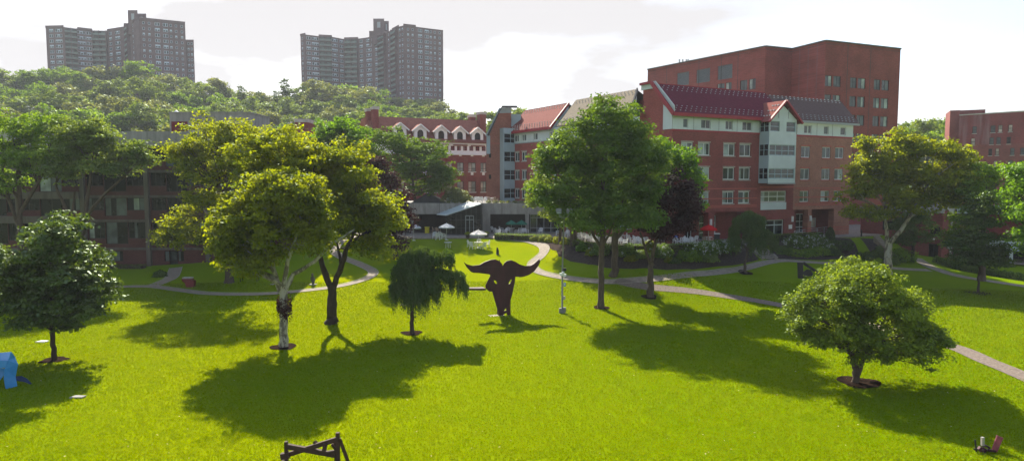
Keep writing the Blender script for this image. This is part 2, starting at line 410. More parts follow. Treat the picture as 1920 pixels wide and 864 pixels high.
def grass_mat():
    m, nt, b = new_mat('lawn_grass'); g = N(nt, 'ShaderNodeNewGeometry'); p = g.outputs['Position']
    n1 = N(nt, 'ShaderNodeTexNoise', Scale=.09, Detail=5, Roughness=.6); L(nt, p, n1.inputs['Vector'])
    n2 = N(nt, 'ShaderNodeTexNoise', Scale=.8, Detail=6, Roughness=.7); L(nt, p, n2.inputs['Vector'])
    mp = N(nt, 'ShaderNodeMapping'); mp.inputs['Scale'].default_value = (7, 14, 7); L(nt, p, mp.inputs[0])
    n3 = N(nt, 'ShaderNodeTexNoise', Scale=1.0, Detail=6, Roughness=.8); L(nt, mp.outputs[0], n3.inputs['Vector'])
    a = mix(nt, ramp(nt, n1.outputs[0], .35, .65), (.132, .230, .0), (.176, .255, .0))
    a = mix(nt, ramp(nt, n2.outputs[0], .42, .72), a, (.18, .255, .002))
    f = N(nt, 'ShaderNodeMath', operation='MULTIPLY'); L(nt, ramp(nt, n3.outputs[0], .65, .35), f.inputs[0]); f.inputs[1].default_value = .55
    a = mix(nt, f.outputs[0], a, (.050, .120, .0))
    # blades let the low sun through towards whoever looks against it: a broad yellow forward lobe beside the green diffuse one
    gl = N(nt, 'ShaderNodeBsdfGlossy', Roughness=.62); gl.inputs['Color'].default_value = (.62, .40, .0, 1)
    mx = N(nt, 'ShaderNodeMixShader'); mx.inputs[0].default_value = .035; L(nt, b.outputs[0], mx.inputs[1]); L(nt, gl.outputs[0], mx.inputs[2])
    L(nt, mx.outputs[0], nt.nodes['Material Output'].inputs[0])
    L(nt, a, b.inputs['Base Color']); b.inputs['Roughness'].default_value = .95; b.inputs['Specular IOR Level'].default_value = 0
    bp = N(nt, 'ShaderNodeBump', Strength=.35, Distance=.06); L(nt, n3.outputs[0], bp.inputs['Height']); L(nt, bp.outputs[0], b.inputs['Normal']); L(nt, bp.outputs[0], gl.inputs['Normal'])
    return m
M['grass'] = grass_mat()
def band(*a): return np.unique(np.concatenate(a))
xs = band(np.array([-4000, -1500, -600, -300, -150, -110]), np.arange(-90, 90.1, .75), np.array([110, 150, 300, 600, 1500, 4000]))
ys = band(np.array([-400, -100, -20, 0]), np.arange(10, 108.1, .6), np.array([112, 120, 150, 200, 300, 600, 1500, 5000]))
tag(grid_mesh('lawn', xs, ys, gz, M['grass']), kind='structure')

def drape(name, px_outline, mat, off=.035, step=.5, world=None):
    """a sheet that follows the ground inside an outline"""
    out = world or [tuple(G(*p)[:2]) for p in px_outline]
    ax = np.array(out); x0, y0 = ax.min(0); x1, y1 = ax.max(0)
    xs = np.arange(x0 - step, x1 + step, step); ys = np.arange(y0 - step, y1 + step, step)
    X, Y = np.meshgrid(xs, ys)
    def inside(x, y):
        ins = np.zeros(x.shape, bool); n = len(out)
        for i in range(n):
            a1, b1 = out[i]; a2, b2 = out[(i + 1) % n]
            ins ^= ((b1 > y) != (b2 > y)) & (x < (a2 - a1) * (y - b1) / ((b2 - b1) or 1e-9) + a1)
        return ins
    def snap(x, y):                      # move points just outside on to the outline
        best = np.full(x.shape, 1e9); sx = x.copy(); sy = y.copy(); n = len(out)
        for i in range(n):
            a1, b1 = out[i]; a2, b2 = out[(i + 1) % n]; dx, dy = a2 - a1, b2 - b1
            t = np.clip(((x - a1) * dx + (y - b1) * dy) / (dx * dx + dy * dy + 1e-12), 0, 1)
            qx = a1 + t * dx; qy = b1 + t * dy; d = np.hypot(x - qx, y - qy); k = d < best
            best = np.where(k, d, best); sx = np.where(k, qx, sx); sy = np.where(k, qy, sy)
        return sx, sy
    ins = inside(X, Y); sx, sy = snap(X, Y)
    Xs = np.where(ins, X, sx); Ys = np.where(ins, Y, sy); Z = gz(Xs, Ys) + off
    mb = MB(); ny, nx = X.shape
    mb.v = list(zip(Xs.ravel().tolist(), Ys.ravel().tolist(), Z.ravel().tolist()))
    for r in range(ny - 1):
        for c in range(nx - 1):
            if ins[r, c] or ins[r + 1, c] or ins[r, c + 1] or ins[r + 1, c + 1]:
                a = r * nx + c; mb.f.append((a, a + 1, a + nx + 1, a + nx)); mb.m.append(0)
    return tag(mb.build(name, mat, smooth=True), kind='structure')

def resample(p, step):
    p = [Vector((a[0], a[1], 0)) for a in p]; out = []
    for i in range(len(p) - 1):                     # Catmull-Rom through the traced points
        p0 = p[max(i - 1, 0)]; p1 = p[i]; p2 = p[i + 1]; p3 = p[min(i + 2, len(p) - 1)]
        k = max(2, int((p2 - p1).length / step))
        for j in range(k):
            t = j / k
            out.append(.5 * ((2 * p1) + (p2 - p0) * t + (2 * p0 - 5 * p1 + 4 * p2 - p3) * t * t + (3 * p1 - p0 - 3 * p2 + p3) * t ** 3))
    out.append(p[-1]); return out
def ribbon(name, pix, w, mat, off=.04, edge=None, world=None):
    c = resample(world or [G(*p) for p in pix], .6); mb = MB(); K = 5
    def strip(u0, u1, o, k, mi):
        i = len(mb.v)
        for j, p in enumerate(c):
            d = (c[min(j + 1, len(c) - 1)] - c[max(j - 1, 0)]).normalized(); n = Vector((-d.y, d.x, 0))
            for q in range(k):
                s = p + n * (u0 + (u1 - u0) * q / (k - 1)); mb.v.append((s.x, s.y, g1(s.x, s.y) + o))
        for j in range(len(c) - 1):
            for q in range(k - 1):
                a = i + j * k + q; mb.f.append((a + 1, a, a + k, a + k + 1)); mb.m.append(mi)
    strip(-w / 2, w / 2, off, K, 0)
    if edge:
        strip(-w / 2 - .08, -w / 2, off + .03, 2, 1); strip(w / 2, w / 2 + .08, off + .03, 2, 1)
    return tag(mb.build(name, [mat, edge or mat], smooth=True), kind='structure')
# ------------------------------------------------------------------ ground surfaces
ribbon('path_left', [(160,540),(223,538),(285,538),(340,545),(400,551),(504,551),(608,541),(664,530),(695,518),(698,508),(672,495),(645,485),(628,473),(632,462),(645,450)], 1.0, M['paving_grey'], edge=M['edging'])
ribbon('path_door', [(330,502),(322,520),(305,529),(285,537)], 1.3, M['paving_grey'], off=.045, edge=M['edging'])
ribbon('path_middle', [(880,446),(926,447),(963,450),(991,453),(1015,460),(1021,470),(1013,481),(1000,492),(999,502),(1011,510),(1037,517),(1066,522),(1100,526),(1137,529),(1166,528),(1228,523),(1280,517),(1340,512),(1402,502),(1441,492),(1467,489),(1504,491),(1550,494),(1614,498),(1681,504),(1743,507)], 1.1, M['paving'], edge=M['edging'])
ribbon('path_right', [(1716,484),(1743,500),(1793,517),(1852,527),(1918,537),(2010,552)], 1.3, M['paving'], off=.047, edge=M['edging'])
ribbon('path_cobbled', [(1155,526),(1210,538),(1330,551),(1450,570),(1560,594),(1680,622),(1790,652),(1850,677),(1920,706),(2060,770),(2300,880)], 1.45, M['cobble'], off=.043, edge=None)
def W(*a): return tuple(G(*a)[:2])
bed1 = [W(960,447.5), W(990,451), W(1010,455), W(1028,462), W(1035,469), W(1043,470), W(1047,481), W(1070,491), W(1103,497), W(1137,504), W(1187,506), W(1249,507),
        W(1300,506), W(1355,500), W(1383,497), W(1411,491), W(1424,487)] + [TERR[12], TERR[11], TERR[10], TERR[9], TERR[8], TERR[7], TERR[6], TERR[5], TERR[4], TERR[3]]
drape('mulch_bed_left', None, M['bed_mulch'], off=.03, world=bed1)
bed2 = [W(1450,484), W(1461,486), W(1504,487), W(1541,488), W(1596,484), W(1609,472), W(1604,458), W(1594,448), TERR[15], TERR[14], TERR[13]]
drape('mulch_bed_middle', None, M['bed_mulch'], off=.03, world=bed2)
bed3 = [W(1612,447), W(1625,462), W(1645,482), W(1668,492), W(1700,492), W(1690,478), W(1660,462), W(1645,449)]
drape('mulch_bed_right', None, M['bed_mulch'], off=.03, world=bed3)
mb = MB(); mb.prism(TERR[:], UP - 2.5, UP + .02)
tag(mb.build('patio_paving', M['paving']), kind='structure')
# brick edging strip, tree rings
def ring(px, py, r, name='mulch_ring'):
    g = G(px, py); n = 20; out = []
    for k in range(n):
        a = 2 * math.pi * k / n; rr = r * (1 + .13 * math.sin(3 * a + px) + .07 * math.sin(5 * a))
        out.append((g.x + rr * math.cos(a), g.y + rr * math.sin(a)))
    drape(name, None, M['mulch'], off=.05, step=.3, world=out)
for a in ((532, 651, .9), (772, 625, .8), (1127, 577, .75), (1218, 557, .75), (1397, 512, .8), (1835, 550, 1.2), (1610, 718, 1.15), (102, 675, .8)): ring(*a)

# ------------------------------------------------------------------ walls with real openings
class Plane:
    """upright plane through two plan points; u runs along it, z is height"""
    def __init__(s, A, B):
        s.A = Vector((A[0], A[1], 0)); B = Vector((B[0], B[1], 0)); s.len = (B - s.A).length
        s.u = (B - s.A).normalized(); s.n = Vector((s.u.y, -s.u.x, 0))
        if s.n.dot(-s.A) < 0: s.n = -s.n
    def at(s, u, z, out=0): p = s.A + s.u * u + s.n * out; return Vector((p.x, p.y, z))
    def px(s, px, py, out=0):
        a, b = ray(px, py); o = s.A + s.n * out
        D = o.dot(s.n) / (a * s.n.x + s.n.y)
        q = Vector((a * D, D, 0)); return (q - o).dot(s.u), HC + b * D
    def ang(s): return math.atan2(s.u.y, s.u.x)

def wall_grid(mb, pl, u0, u1, z0, z1, holes, mi=0, rev=.16, mr=None, out=0, top=None):
    """wall face with openings and their reveals; top: optional list of (u, z) giving a sloping head"""
    us = sorted(set([u0, u1] + [min(max(h[k], u0), u1) for h in holes for k in (0, 1)]))
    zs = sorted(set([z0, z1] + [min(max(h[k], z0), z1) for h in holes for k in (2, 3)]))
    def inh(u, z): return any(h[0] < u < h[1] and h[2] < z < h[3] for h in holes)
    for i in range(len(us) - 1):
        run = None
        for j in range(len(zs) - 1):
            c = not inh((us[i] + us[i + 1]) / 2, (zs[j] + zs[j + 1]) / 2)
            if c and run is None: run = zs[j]
            if (not c or j == len(zs) - 2) and run is not None:
                ze = zs[j + 1] if c else zs[j]
                mb.poly([pl.at(us[i], run, out), pl.at(us[i + 1], run, out), pl.at(us[i + 1], ze, out), pl.at(us[i], ze, out)], mi); run = None
    mr = mi if mr is None else mr
    for h in holes:
        a, b, c, d = h[:4]; q = out - rev
        mb.poly([pl.at(a, c, out), pl.at(a, c, q), pl.at(a, d, q), pl.at(a, d, out)], mr)
        mb.poly([pl.at(b, c, out), pl.at(b, d, out), pl.at(b, d, q), pl.at(b, c, q)], mr)
        mb.poly([pl.at(a, d, out), pl.at(a, d, q), pl.at(b, d, q), pl.at(b, d, out)], mr)
        mb.poly([pl.at(a, c, out), pl.at(b, c, out), pl.at(b, c, q), pl.at(a, c, q)], mr)

wr = random.Random(11)
def window(root, pl, u0, u1, z0, z1, nx=2, nz=(), fw=.07, frame='frame_white', panes=('glass', 'curtain', 'curtain_grey'), out=0, rec=.1, sill=None, name='window', weights=None, pane=True, depth=.06, hood=None):
    """a window of its own: frame with mullions, glazing as its child"""
    f = MB(); q = out - rec
    def fb(a, b, c, d, o=0): 
        p = [pl.at(a, c, q + o), pl.at(b, c, q + o), pl.at(b, d, q + o), pl.at(a, d, q + o)]
        f.slab(p, -pl.n * depth)
    fb(u0, u1, z0, z0 + fw); fb(u0, u1, z1 - fw, z1); fb(u0, u0 + fw, z0 + fw, z1 - fw); fb(u1 - fw, u1, z0 + fw, z1 - fw)
    cuts = [u0 + (u1 - u0) * k / nx for k in range(1, nx)] if isinstance(nx, int) else [u0 + (u1 - u0) * k for k in nx]
    for c in cuts: fb(c - fw / 2, c + fw / 2, z0 + fw, z1 - fw, -.004)
    for k in nz: z = z0 + (z1 - z0) * k; fb(u0 + fw, u1 - fw, z - fw / 2, z + fw / 2, -.008)
    if sill: f.slab([pl.at(u0 - .08, z0 - .14, out + .003), pl.at(u1 + .08, z0 - .14, out + .003), pl.at(u1 + .08, z0 - .01, out + .003), pl.at(u0 - .08, z0 - .01, out + .003)], pl.n * .09, mi=1)
    if hood: f.slab([pl.at(u0 - .08, z1 + .01, out + .003), pl.at(u1 + .08, z1 + .01, out + .003), pl.at(u1 + .08, z1 + .16, out + .003), pl.at(u0 - .08, z1 + .16, out + .003)], pl.n * .05, mi=1)
    fo = f.build(name, [M[frame], M[sill or hood or frame]], root)
    if pane:
        g = MB(); e = [u0 + fw] + cuts + [u1 - fw]; mats = [M[k] for k in panes]
        for k in range(len(e) - 1):
            mi = wr.choices(range(len(panes)), weights or [3, 2, 2][:len(panes)])[0]
            if mi == 1 and wr.random() < .5 and e[k + 1] - e[k] > .4:        # curtain drawn part of the way
                c = e[k] + (e[k + 1] - e[k]) * wr.uniform(.3, .7)
                g.poly([pl.at(e[k], z0 + fw, q - .03), pl.at(c, z0 + fw, q - .03), pl.at(c, z1 - fw, q - .03), pl.at(e[k], z1 - fw, q - .03)], mi)
                g.poly([pl.at(c, z0 + fw, q - .03), pl.at(e[k + 1], z0 + fw, q - .03), pl.at(e[k + 1], z1 - fw, q - .03), pl.at(c, z1 - fw, q - .03)], 0)
            else:
                g.poly([pl.at(e[k], z0 + fw, q - .03), pl.at(e[k + 1], z0 + fw, q - .03), pl.at(e[k + 1], z1 - fw, q - .03), pl.at(e[k], z1 - fw, q - .03)], mi)
        g.build('pane', mats, fo)
    return fo
def band_strip(mb, pl, u0, u1, z0, z1, out=.02, th=.04, mi=0):
    mb.slab([pl.at(u0, z0, out), pl.at(u1, z0, out), pl.at(u1, z1, out), pl.at(u0, z1, out)], -pl.n * th, mi=mi)
def back(mb, pts, z0, z1, skip=(), mi=0, roof=None):
    n = len(pts)
    for a in range(n):
        if a in skip: continue
        b = (a + 1) % n; mb.poly([(pts[a][0], pts[a][1], z0), (pts[b][0], pts[b][1], z0), (pts[b][0], pts[b][1], z1), (pts[a][0], pts[a][1], z1)], mi)
    mb.poly([(p[0], p[1], z1) for p in pts], mi if roof is None else roof)
def studs(mb, mi, rows, u0, u1, step, fn, size=.16):
    """snow guards on a roof slope; fn(u, t) gives a point and the slope's outward normal"""
    for r, t in enumerate(rows):
        u = u0(t) + (step / 2 if r % 2 else 0)
        while u < u1(t):
            p, n = fn(u, t); mb.box(p + n * .04, (size * .8, size * .8, .09), mi=mi); u += step

# ============================================================ red hall with the purple roof (right of the middle)
RED = Plane(P(1352, 450, 85)[:2], P(1578, 430, 95.7)[:2])
uL = RED.px(1259, 300)[0]; uR = RED.px(1597, 300)[0]
RED = Plane(RED.at(uL, 0)[:2], RED.at(uR, 0)[:2]); LEN = RED.len
EAVE = 19.65; RIDGE = 23.55
def ru(px): return RED.px(px, 340)[0]
base = RED.at(LEN / 2, UP)
hall = empty('brick_hall', base, 'red brick hall with purple tiled roof, pale top storey and white gabled bay', 'building', 'brick halls on the upper terrace')
uB0, uB1, uB2 = ru(1421), ru(1440), ru(1491)
rows = [(14.72, 16.3), (11.70, 13.28), (8.65, 10.2)]
colsL = [ru(x) for x in (1276, 1298, 1307.5, 1330, 1355, 1376.6, 1385, 1406)]
colsR = [ru(x) for x in (1500, 1517, 1539.5, 1555.5, 1564, 1580)]
WB = RED.px(1352, 246)[1]                      # foot of the white top storey
wl = MB(); holesL = []; holesR = []
wins = []
for z0, z1 in rows:
    for k in range(0, 8, 2): holesL.append((colsL[k], colsL[k + 1], z0, z1))
    for k in range(0, 6, 2): holesR.append((colsR[k], colsR[k + 1], z0, z1))
top = [(ru(1278.6), ru(1287.6)), (ru(1312), ru(1330)), (ru(1357.5), ru(1371)), (ru(1389), ru(1407))]
topR = [(ru(1504), ru(1518)), (ru(1541), ru(1550)), (ru(1572), ru(1582))]
tz = (RED.px(1290, 240)[1], RED.px(1290, 222.5)[1])
BM = 7.6                                        # underside of the brick beam over the colonnade
# upper walls: left half darker red, right half orange brick
wall_grid(wl, RED, 0, uB2 - .3, BM, WB, [h for h in holesL] + [(ru(1427), ru(1475), RED.px(1450, 379)[1], RED.px(1450, 358)[1])], 0)
wall_grid(wl, RED, uB2 - .3, LEN, BM, WB, holesR, 1)
wl.poly([RED.at(0, BM, 0), RED.at(LEN, BM, 0), RED.at(LEN, BM, -3), RED.at(0, BM, -3)], 0)
# middle mass comes down to the ground with the entrance glazing
ec = (ru(1424), ru(1473), UP, RED.px(1450, 412)[1])
wall_grid(wl, RED, ru(1412), uB2, UP, BM, [ec], 0, rev=.3)
wl.poly([RED.at(ru(1412), UP, 0), RED.at(ru(1412), UP, -3), RED.at(ru(1412), BM, -3), RED.at(ru(1412), BM, 0)], 0)
wl.poly([RED.at(uB2, UP, 0), RED.at(uB2, UP, -3), RED.at(uB2, BM, -3), RED.at(uB2, BM, 0)], 0)
# recessed ground floor wall
gw = [(ru(1262), ru(1284), UP + .1, 6.6), (ru(1313), ru(1326), UP + .1, 7.0), (ru(1340), ru(1372), UP, 7.0), (ru(1493), ru(1517), UP, 6.9), (ru(1524), ru(1541), UP + .3, 6.9), (ru(1549), ru(1563), UP + 1.0, 6.2)]
wall_grid(wl, RED, 0, LEN, UP, BM, gw, 0, out=-2.6)
wl.build('wall', [M['brick_red'], M['brick_orange']], hall)
# side and back
sd = MB(); SDEP = 5.6
c0, c1, c2, c3 = RED.at(0, 0), RED.at(LEN, 0), RED.at(LEN, 0, -12), RED.at(0, 0, -SDEP)
c4_ = RED.at(4.5, 0, -SDEP); c5 = RED.at(4.5, 0, -12)
prof = [(0, EAVE - .2), (1.3, EAVE + 1.3), (3.4, RIDGE - .35), (SDEP, RIDGE - .35)]
sd.poly([RED.at(0, BM, 0), RED.at(0, BM, -SDEP), RED.at(0, RIDGE - .4, -SDEP), RED.at(0, RIDGE - .4, -3.4), RED.at(0, EAVE - .2, 0)], 0)
sd.poly([RED.at(0, UP, -2.6), RED.at(0, UP, -SDEP), RED.at(0, BM, -SDEP), RED.at(0, BM, -2.6)], 0)
sd.poly([RED.at(0, UP, -SDEP), RED.at(4.5, UP, -SDEP), RED.at(4.5, RIDGE - .4, -SDEP), RED.at(0, RIDGE - .4, -SDEP)], 0)
sd.poly([RED.at(4.5, UP, -SDEP), RED.at(4.5, UP, -12), RED.at(4.5, RIDGE - .4, -12), RED.at(4.5, RIDGE - .4, -SDEP)], 0)
sd.poly([RED.at(4.5, UP, -12), RED.at(LEN, UP, -12), RED.at(LEN, EAVE, -12), RED.at(4.5, EAVE, -12)], 0)
sd.poly([RED.at(LEN, UP, -2.6), RED.at(LEN, UP, -12), RED.at(LEN, BM, -12), RED.at(LEN, BM, -2.6)], 1)
sd.poly([RED.at(LEN, BM, 0), RED.at(LEN, BM, -12), RED.at(LEN, EAVE, -12), RED.at(LEN, EAVE, 0)], 1)
sd.build('side_wall', [M['brick_wing'], M['brick_orange']], hall)
# pale top storey
tp = MB()
wall_grid(tp, RED, 0, uB0, WB, EAVE, [(a, b, tz[0], tz[1]) for a, b in top], 0, out=.05)
tp.slab([RED.at(-.03, WB, .05), RED.at(-.03, WB, -1.6), RED.at(-.03, EAVE + 1.2, -1.6), RED.at(-.03, EAVE + .1, .05)], -RED.u * .04)
tp.slab([RED.at(-.05, EAVE - .1, .5), RED.at(-.05, RIDGE - .5, -3.5), RED.at(-.05, RIDGE - .5, -SDEP - .2), RED.at(-.05, RIDGE + .35, -SDEP - .2), RED.at(-.05, RIDGE + .35, -3.1), RED.at(-.05, EAVE + .9, .5)], -RED.u * .12)
for a in (uB0 - .02, ru(1298), ru(1345), ru(1379), ru(1528), ru(1557)): tp.slab([RED.at(a - .04, WB, .052), RED.at(a + .04, WB, .052), RED.at(a + .04, EAVE, .052), RED.at(a - .04, EAVE, .052)], RED.n * .02, mi=1)
tp.build('top_storey', [M['panel_white'], M['frame_grey']], hall)
tp = MB(); wall_grid(tp, RED, uB2, LEN, WB, EAVE, [(a, b, tz[0], tz[1]) for a, b in topR], 0, out=.05); tp.build('top_storey', [M['panel_white'], M['frame_grey']], hall)
bs = MB()
for z in (BM + .55, 8.35, 9.25, 10.5):
    w = .13
    band_strip(bs, RED, 0, ru(1420), z, z + w, .018); band_strip(bs, RED, uB2 + .05, LEN, z, z + w, .018)
band_strip(bs, RED, ru(1425), ru(1489), 10.62, 10.85, .018)
band_strip(bs, RED, -.02, LEN + .02, WB - .22, WB, .06, mi=1)
bs.build('brick_bands', [M['band'], M['fascia_red']], hall)
for h in holesL: window(hall, RED, h[0] + .02, h[1] - .02, h[2] + .02, h[3] - .02, 2, fw=.1, sill='stone', hood='band', panes=('glass', 'curtain', 'curtain_grey'))
for h in holesR: window(hall, RED, h[0] + .02, h[1] - .02, h[2] + .02, h[3] - .02, 2, fw=.1, sill='band', hood='fascia_red')
for a, b in top + topR: window(hall, RED, a + .02, b - .02, tz[0] + .02, tz[1] - .02, 1 if b - a < 1.2 else 2, fw=.06, out=.05)
# wide window with the white panel
wz = (RED.px(1450, 379)[1], RED.px(1450, 358)[1])
window(hall, RED, ru(1427) + .02, ru(1475) - .02, wz[0] + .02, wz[1] - .02, 3, (.5,), fw=.1)
pn = MB(); band_strip(pn, RED, ru(1427), ru(1475), wz[0] - 1.0, wz[0] - .02, .05, .045); pn.build('white_panel', M['panel_white'], hall)
# entrance and ground floor glazing
window(hall, RED, ec[0] + .02, ec[1] - .02, ec[2], ec[3] - .02, 3, (.72,), fw=.12, frame='panel_white', panes=('glass_dark', 'glass'), rec=.25, name='entrance_glazing')
for k, h in enumerate(gw):
    window(hall, RED, h[0] + .02, h[1] - .02, h[2] + .02, h[3] - .02, [3, 2, 2, 3, 2, 2][k], [(.4, .75), (.4, .75), (.3, .7), (.25, .5, .75), (.3, .6), ()][k], fw=.1, frame='frame_white', panes=('glass_dark', 'glass', 'curtain_warm'), weights=[4, 2, .4] if k < 5 else [1, 1, 3], out=-2.6, name='ground_floor_window')
# columns of the colonnade
for a, b in ((1242, 1262), (1330, 1341), (1405, 1420), (1517.5, 1524), (1566, 1586)):
    cb = MB(); ua, ub = ru(a), ru(b)
    if a < 1250: ua, ub = .02, 1.5
    if a > 1560: ub = LEN - .05
    o = [RED.at(ua, 0, -.03), RED.at(ub, 0, -.03), RED.at(ub, 0, -.9), RED.at(ua, 0, -.9)]
    cb.prism([p[:2] for p in o], UP, BM + .02)
    for z in (UP + .7, UP + 1.05): 
        o2 = [RED.at(ua - .02, 0, -.01), RED.at(ub + .02, 0, -.01), RED.at(ub + .02, 0, -.92), RED.at(ua - .02, 0, -.92)]
        cb.prism([p[:2] for p in o2], z, z + .14, 1)
    cb.build('column', [M['brick_red'] if a < 1500 else M['brick_orange'], M['band']], hall)
for a in (1255, 1333.5, 1487, 1521):
    s = MB(); u = ru(a); s.slab([RED.at(u - .12, 6.0, .0), RED.at(u + .12, 6.0, .0), RED.at(u + .12, 6.75, .0), RED.at(u - .12, 6.75, .0)], RED.n * .2); s.build('wall_lamp', M['white_paint'], hall)
s = MB(); u = ru(1484); s.slab([RED.at(u - .3, 5.05, 0), RED.at(u + .3, 5.05, 0), RED.at(u + .3, 5.6, 0), RED.at(u - .3, 5.6, 0)], RED.n * .1); s.build('notice_board', M['white_paint'], hall)
# gabled bay
BO = 1.6; GAP = RED.px(1468, 190, BO)[1]
bu0 = RED.px(1440, 340, BO)[0]; bu1 = RED.px(1490.5, 340, BO)[0]; bz0 = RED.px(1465, 343.5, BO)[1]
bz1 = EAVE - .1; bc = (bu0 + bu1) / 2
by = lambda py: RED.px(1465, py, BO)[1]
bay = MB()
bw = [(bu0 + .12, bu1 - .12, by(291.8), by(271.5)), (bu0 + .12, bu1 - .12, by(335), by(316))]
sm = [(bu0 + .15, bu0 + 1.9, by(247), by(228)), (bu1 - 1.9, bu1 - .15, by(247), by(228))]
wall_grid(bay, RED, bu0, bu1, bz0, bz1, bw + sm, 0, out=BO)
bay.poly([RED.at(bu0 - .0, bz1, BO), RED.at(bu1, bz1, BO), RED.at(bc, GAP - .6, BO)], 0)
sw = RED.at(bu0, 0, BO); s0 = RED.at(bu0, 0, .0)
SB = Plane(sw[:2], s0[:2])
zz = [(by(291.8), by(271.5)), (by(335), by(316)), (by(247), by(228))]
sh = [(.25, BO - .05, a, b) for a, b in zz]
def side_grid(u, mi):
    for (a, b) in ((bz0, zz[1][0]), (zz[1][1], zz[0][0]), (zz[0][1], zz[2][0]), (zz[2][1], bz1)):
        bay.poly([RED.at(u, a, BO), RED.at(u, a, 0), RED.at(u, b, 0), RED.at(u, b, BO)], mi)
side_grid(bu0, 1); side_grid(bu1, 1)
bay.poly([RED.at(bu0, bz0, BO), RED.at(bu1, bz0, BO), RED.at(bu1, bz0, 0), RED.at(bu0, bz0, 0)], 1)
bay.slab([RED.at(bu0 - .06, bz0 - .12, BO + .06), RED.at(bu1 + .06, bz0 - .12, BO + .06), RED.at(bu1 + .06, bz0 + .05, BO + .06), RED.at(bu0 - .06, bz0 + .05, BO + .06)], -RED.n * .09, mi=2)
for u in (bc - .9, bc + .9): bay.slab([RED.at(u - .05, by(222), BO + .003), RED.at(u + .05, by(222), BO + .003), RED.at(u + .05, bz1 + 1.4, BO + .003), RED.at(u - .05, bz1 + 1.4, BO + .003)], RED.n * .04, mi=2)
bo = bay.build('bay', [M['panel_white'], M['panel_blue'], M['frame_grey']], hall)
for h in bw: window(bo, RED, h[0], h[1], h[2], h[3], 4, (.45,), fw=.09, frame='panel_blue', out=BO, pane=False, panes=('glass', 'curtain'))
gp = MB()
for h in bw + sm: gp.poly([RED.at(h[0], h[2], BO - .14), RED.at(h[1], h[2], BO - .14), RED.at(h[1], h[3], BO - .14), RED.at(h[0], h[3], BO - .14)], 0)
for a, b in zz:
    for u in (bu0, bu1): gp.poly([RED.at(u + (.05 if u == bu0 else -.05), a, BO - .05), RED.at(u + (.05 if u == bu0 else -.05), a, .05), RED.at(u + (.05 if u == bu0 else -.05), b, .05), RED.at(u + (.05 if u == bu0 else -.05), b, BO - .05)], 1)
gp.build('bay_glazing', [M['glass'], M['glass_dark']], bo)
for h in sm: window(bo, RED, h[0], h[1], h[2], h[3], 1, (.5,), fw=.07, frame='panel_blue', out=BO, pane=False)
sf = MB()
for a, b in zz:
    for k in (.02, .5, .98): 
        p = RED.at(bu0 - .01, a, BO - .05 - (BO - .1) * k); sf.bar(p, p + Vector((0, 0, b - a)), .07)
    p = RED.at(bu0 - .01, (a + b) / 2, BO - .05); sf.bar(p, p - RED.n * (BO - .1), .06)
    sf.build('side_window', M['panel_blue'], bo); sf = MB()
# roofs
rf = MB(); ov = .55
def slope(mb, ua, ub, ra, rb, mi, ef=EAVE - .05, rg=RIDGE, dep=3.6):
    a, b, c, d = RED.at(ua, ef, ov), RED.at(ub, ef, ov), RED.at(rb, rg, -dep), RED.at(ra, rg, -dep)
    n = (b - a).cross(d - a).normalized()
    if n.z < 0: n = -n
    mb.slab([a, b, c, d], n * .14, mi=mi); return n
ruR0 = RED.px(1473, 177, -3.6)[0]; ruH = RED.px(1575, 189, -3.6)[0]
u_s = RED.px(1478, 220, .5)[0]
nr = slope(rf, -.35, u_s, -.35, u_s, 0)
slope(rf, u_s + .01, LEN + .5, u_s + .01, ruH, 1, rg=RIDGE - .25)
rf.poly([RED.at(LEN + .5, EAVE - .05, ov), RED.at(LEN + .5, EAVE - .05, -12), RED.at(ruH, RIDGE - .25, -8), RED.at(ruH, RIDGE - .25, -3.6)], 1)
rf.poly([RED.at(-.35, RIDGE + .1, -3.6), RED.at(u_s, RIDGE + .1, -3.6), RED.at(u_s, RIDGE + .1, -SDEP - .2), RED.at(-.35, RIDGE + .1, -SDEP - .2)], 2)
rf.poly([RED.at(4.5, RIDGE + .08, -SDEP), RED.at(ruH, RIDGE - .3, -SDEP), RED.at(LEN, EAVE, -12), RED.at(4.5, EAVE, -12)], 2)
for a, b in ((-.36, u_s),):
    rf.bar(RED.at(a, EAVE - .12, ov + .08), RED.at(b, EAVE - .12, ov + .08), .16, .42, 3)
    rf.bar(RED.at(a, RIDGE + .12, -3.6), RED.at(b, RIDGE + .12, -3.6), .2, .16, 3)
rf.bar(RED.at(u_s, EAVE - .12, ov + .08), RED.at(LEN + .5, EAVE - .12, ov + .08), .16, .28, 4)
rf.bar(RED.at(-.4, EAVE - .1, ov + .1), RED.at(-.4, RIDGE + .2, -3.55), .14, .5, 3)
rf.bar(RED.at(-.4, RIDGE + .25, -3.5), RED.at(-.4, RIDGE + .25, -SDEP - .2), .14, .3, 3)
def roof_pt(u, t): return RED.at(u, EAVE + (RIDGE - EAVE) * t, ov - (3.6 + ov) * t) + nr * .1, nr
studs(rf, 5, (.08, .16, .24, .80, .88, .95), lambda t: .2, lambda t: u_s - 1.2 * (1 - t), .8, roof_pt)
studs(rf, 5, (.06, .14, .22, .84, .92), lambda t: u_s + 1.5 - t, lambda t: LEN - (LEN - ruH) * t, .8, roof_pt)
ro = rf.build('roof', [M['tile_purple'], M['tile_brown'], M['lead'], M['fascia_red'], M['frame_grey'], M['cloth_grey']], hall)
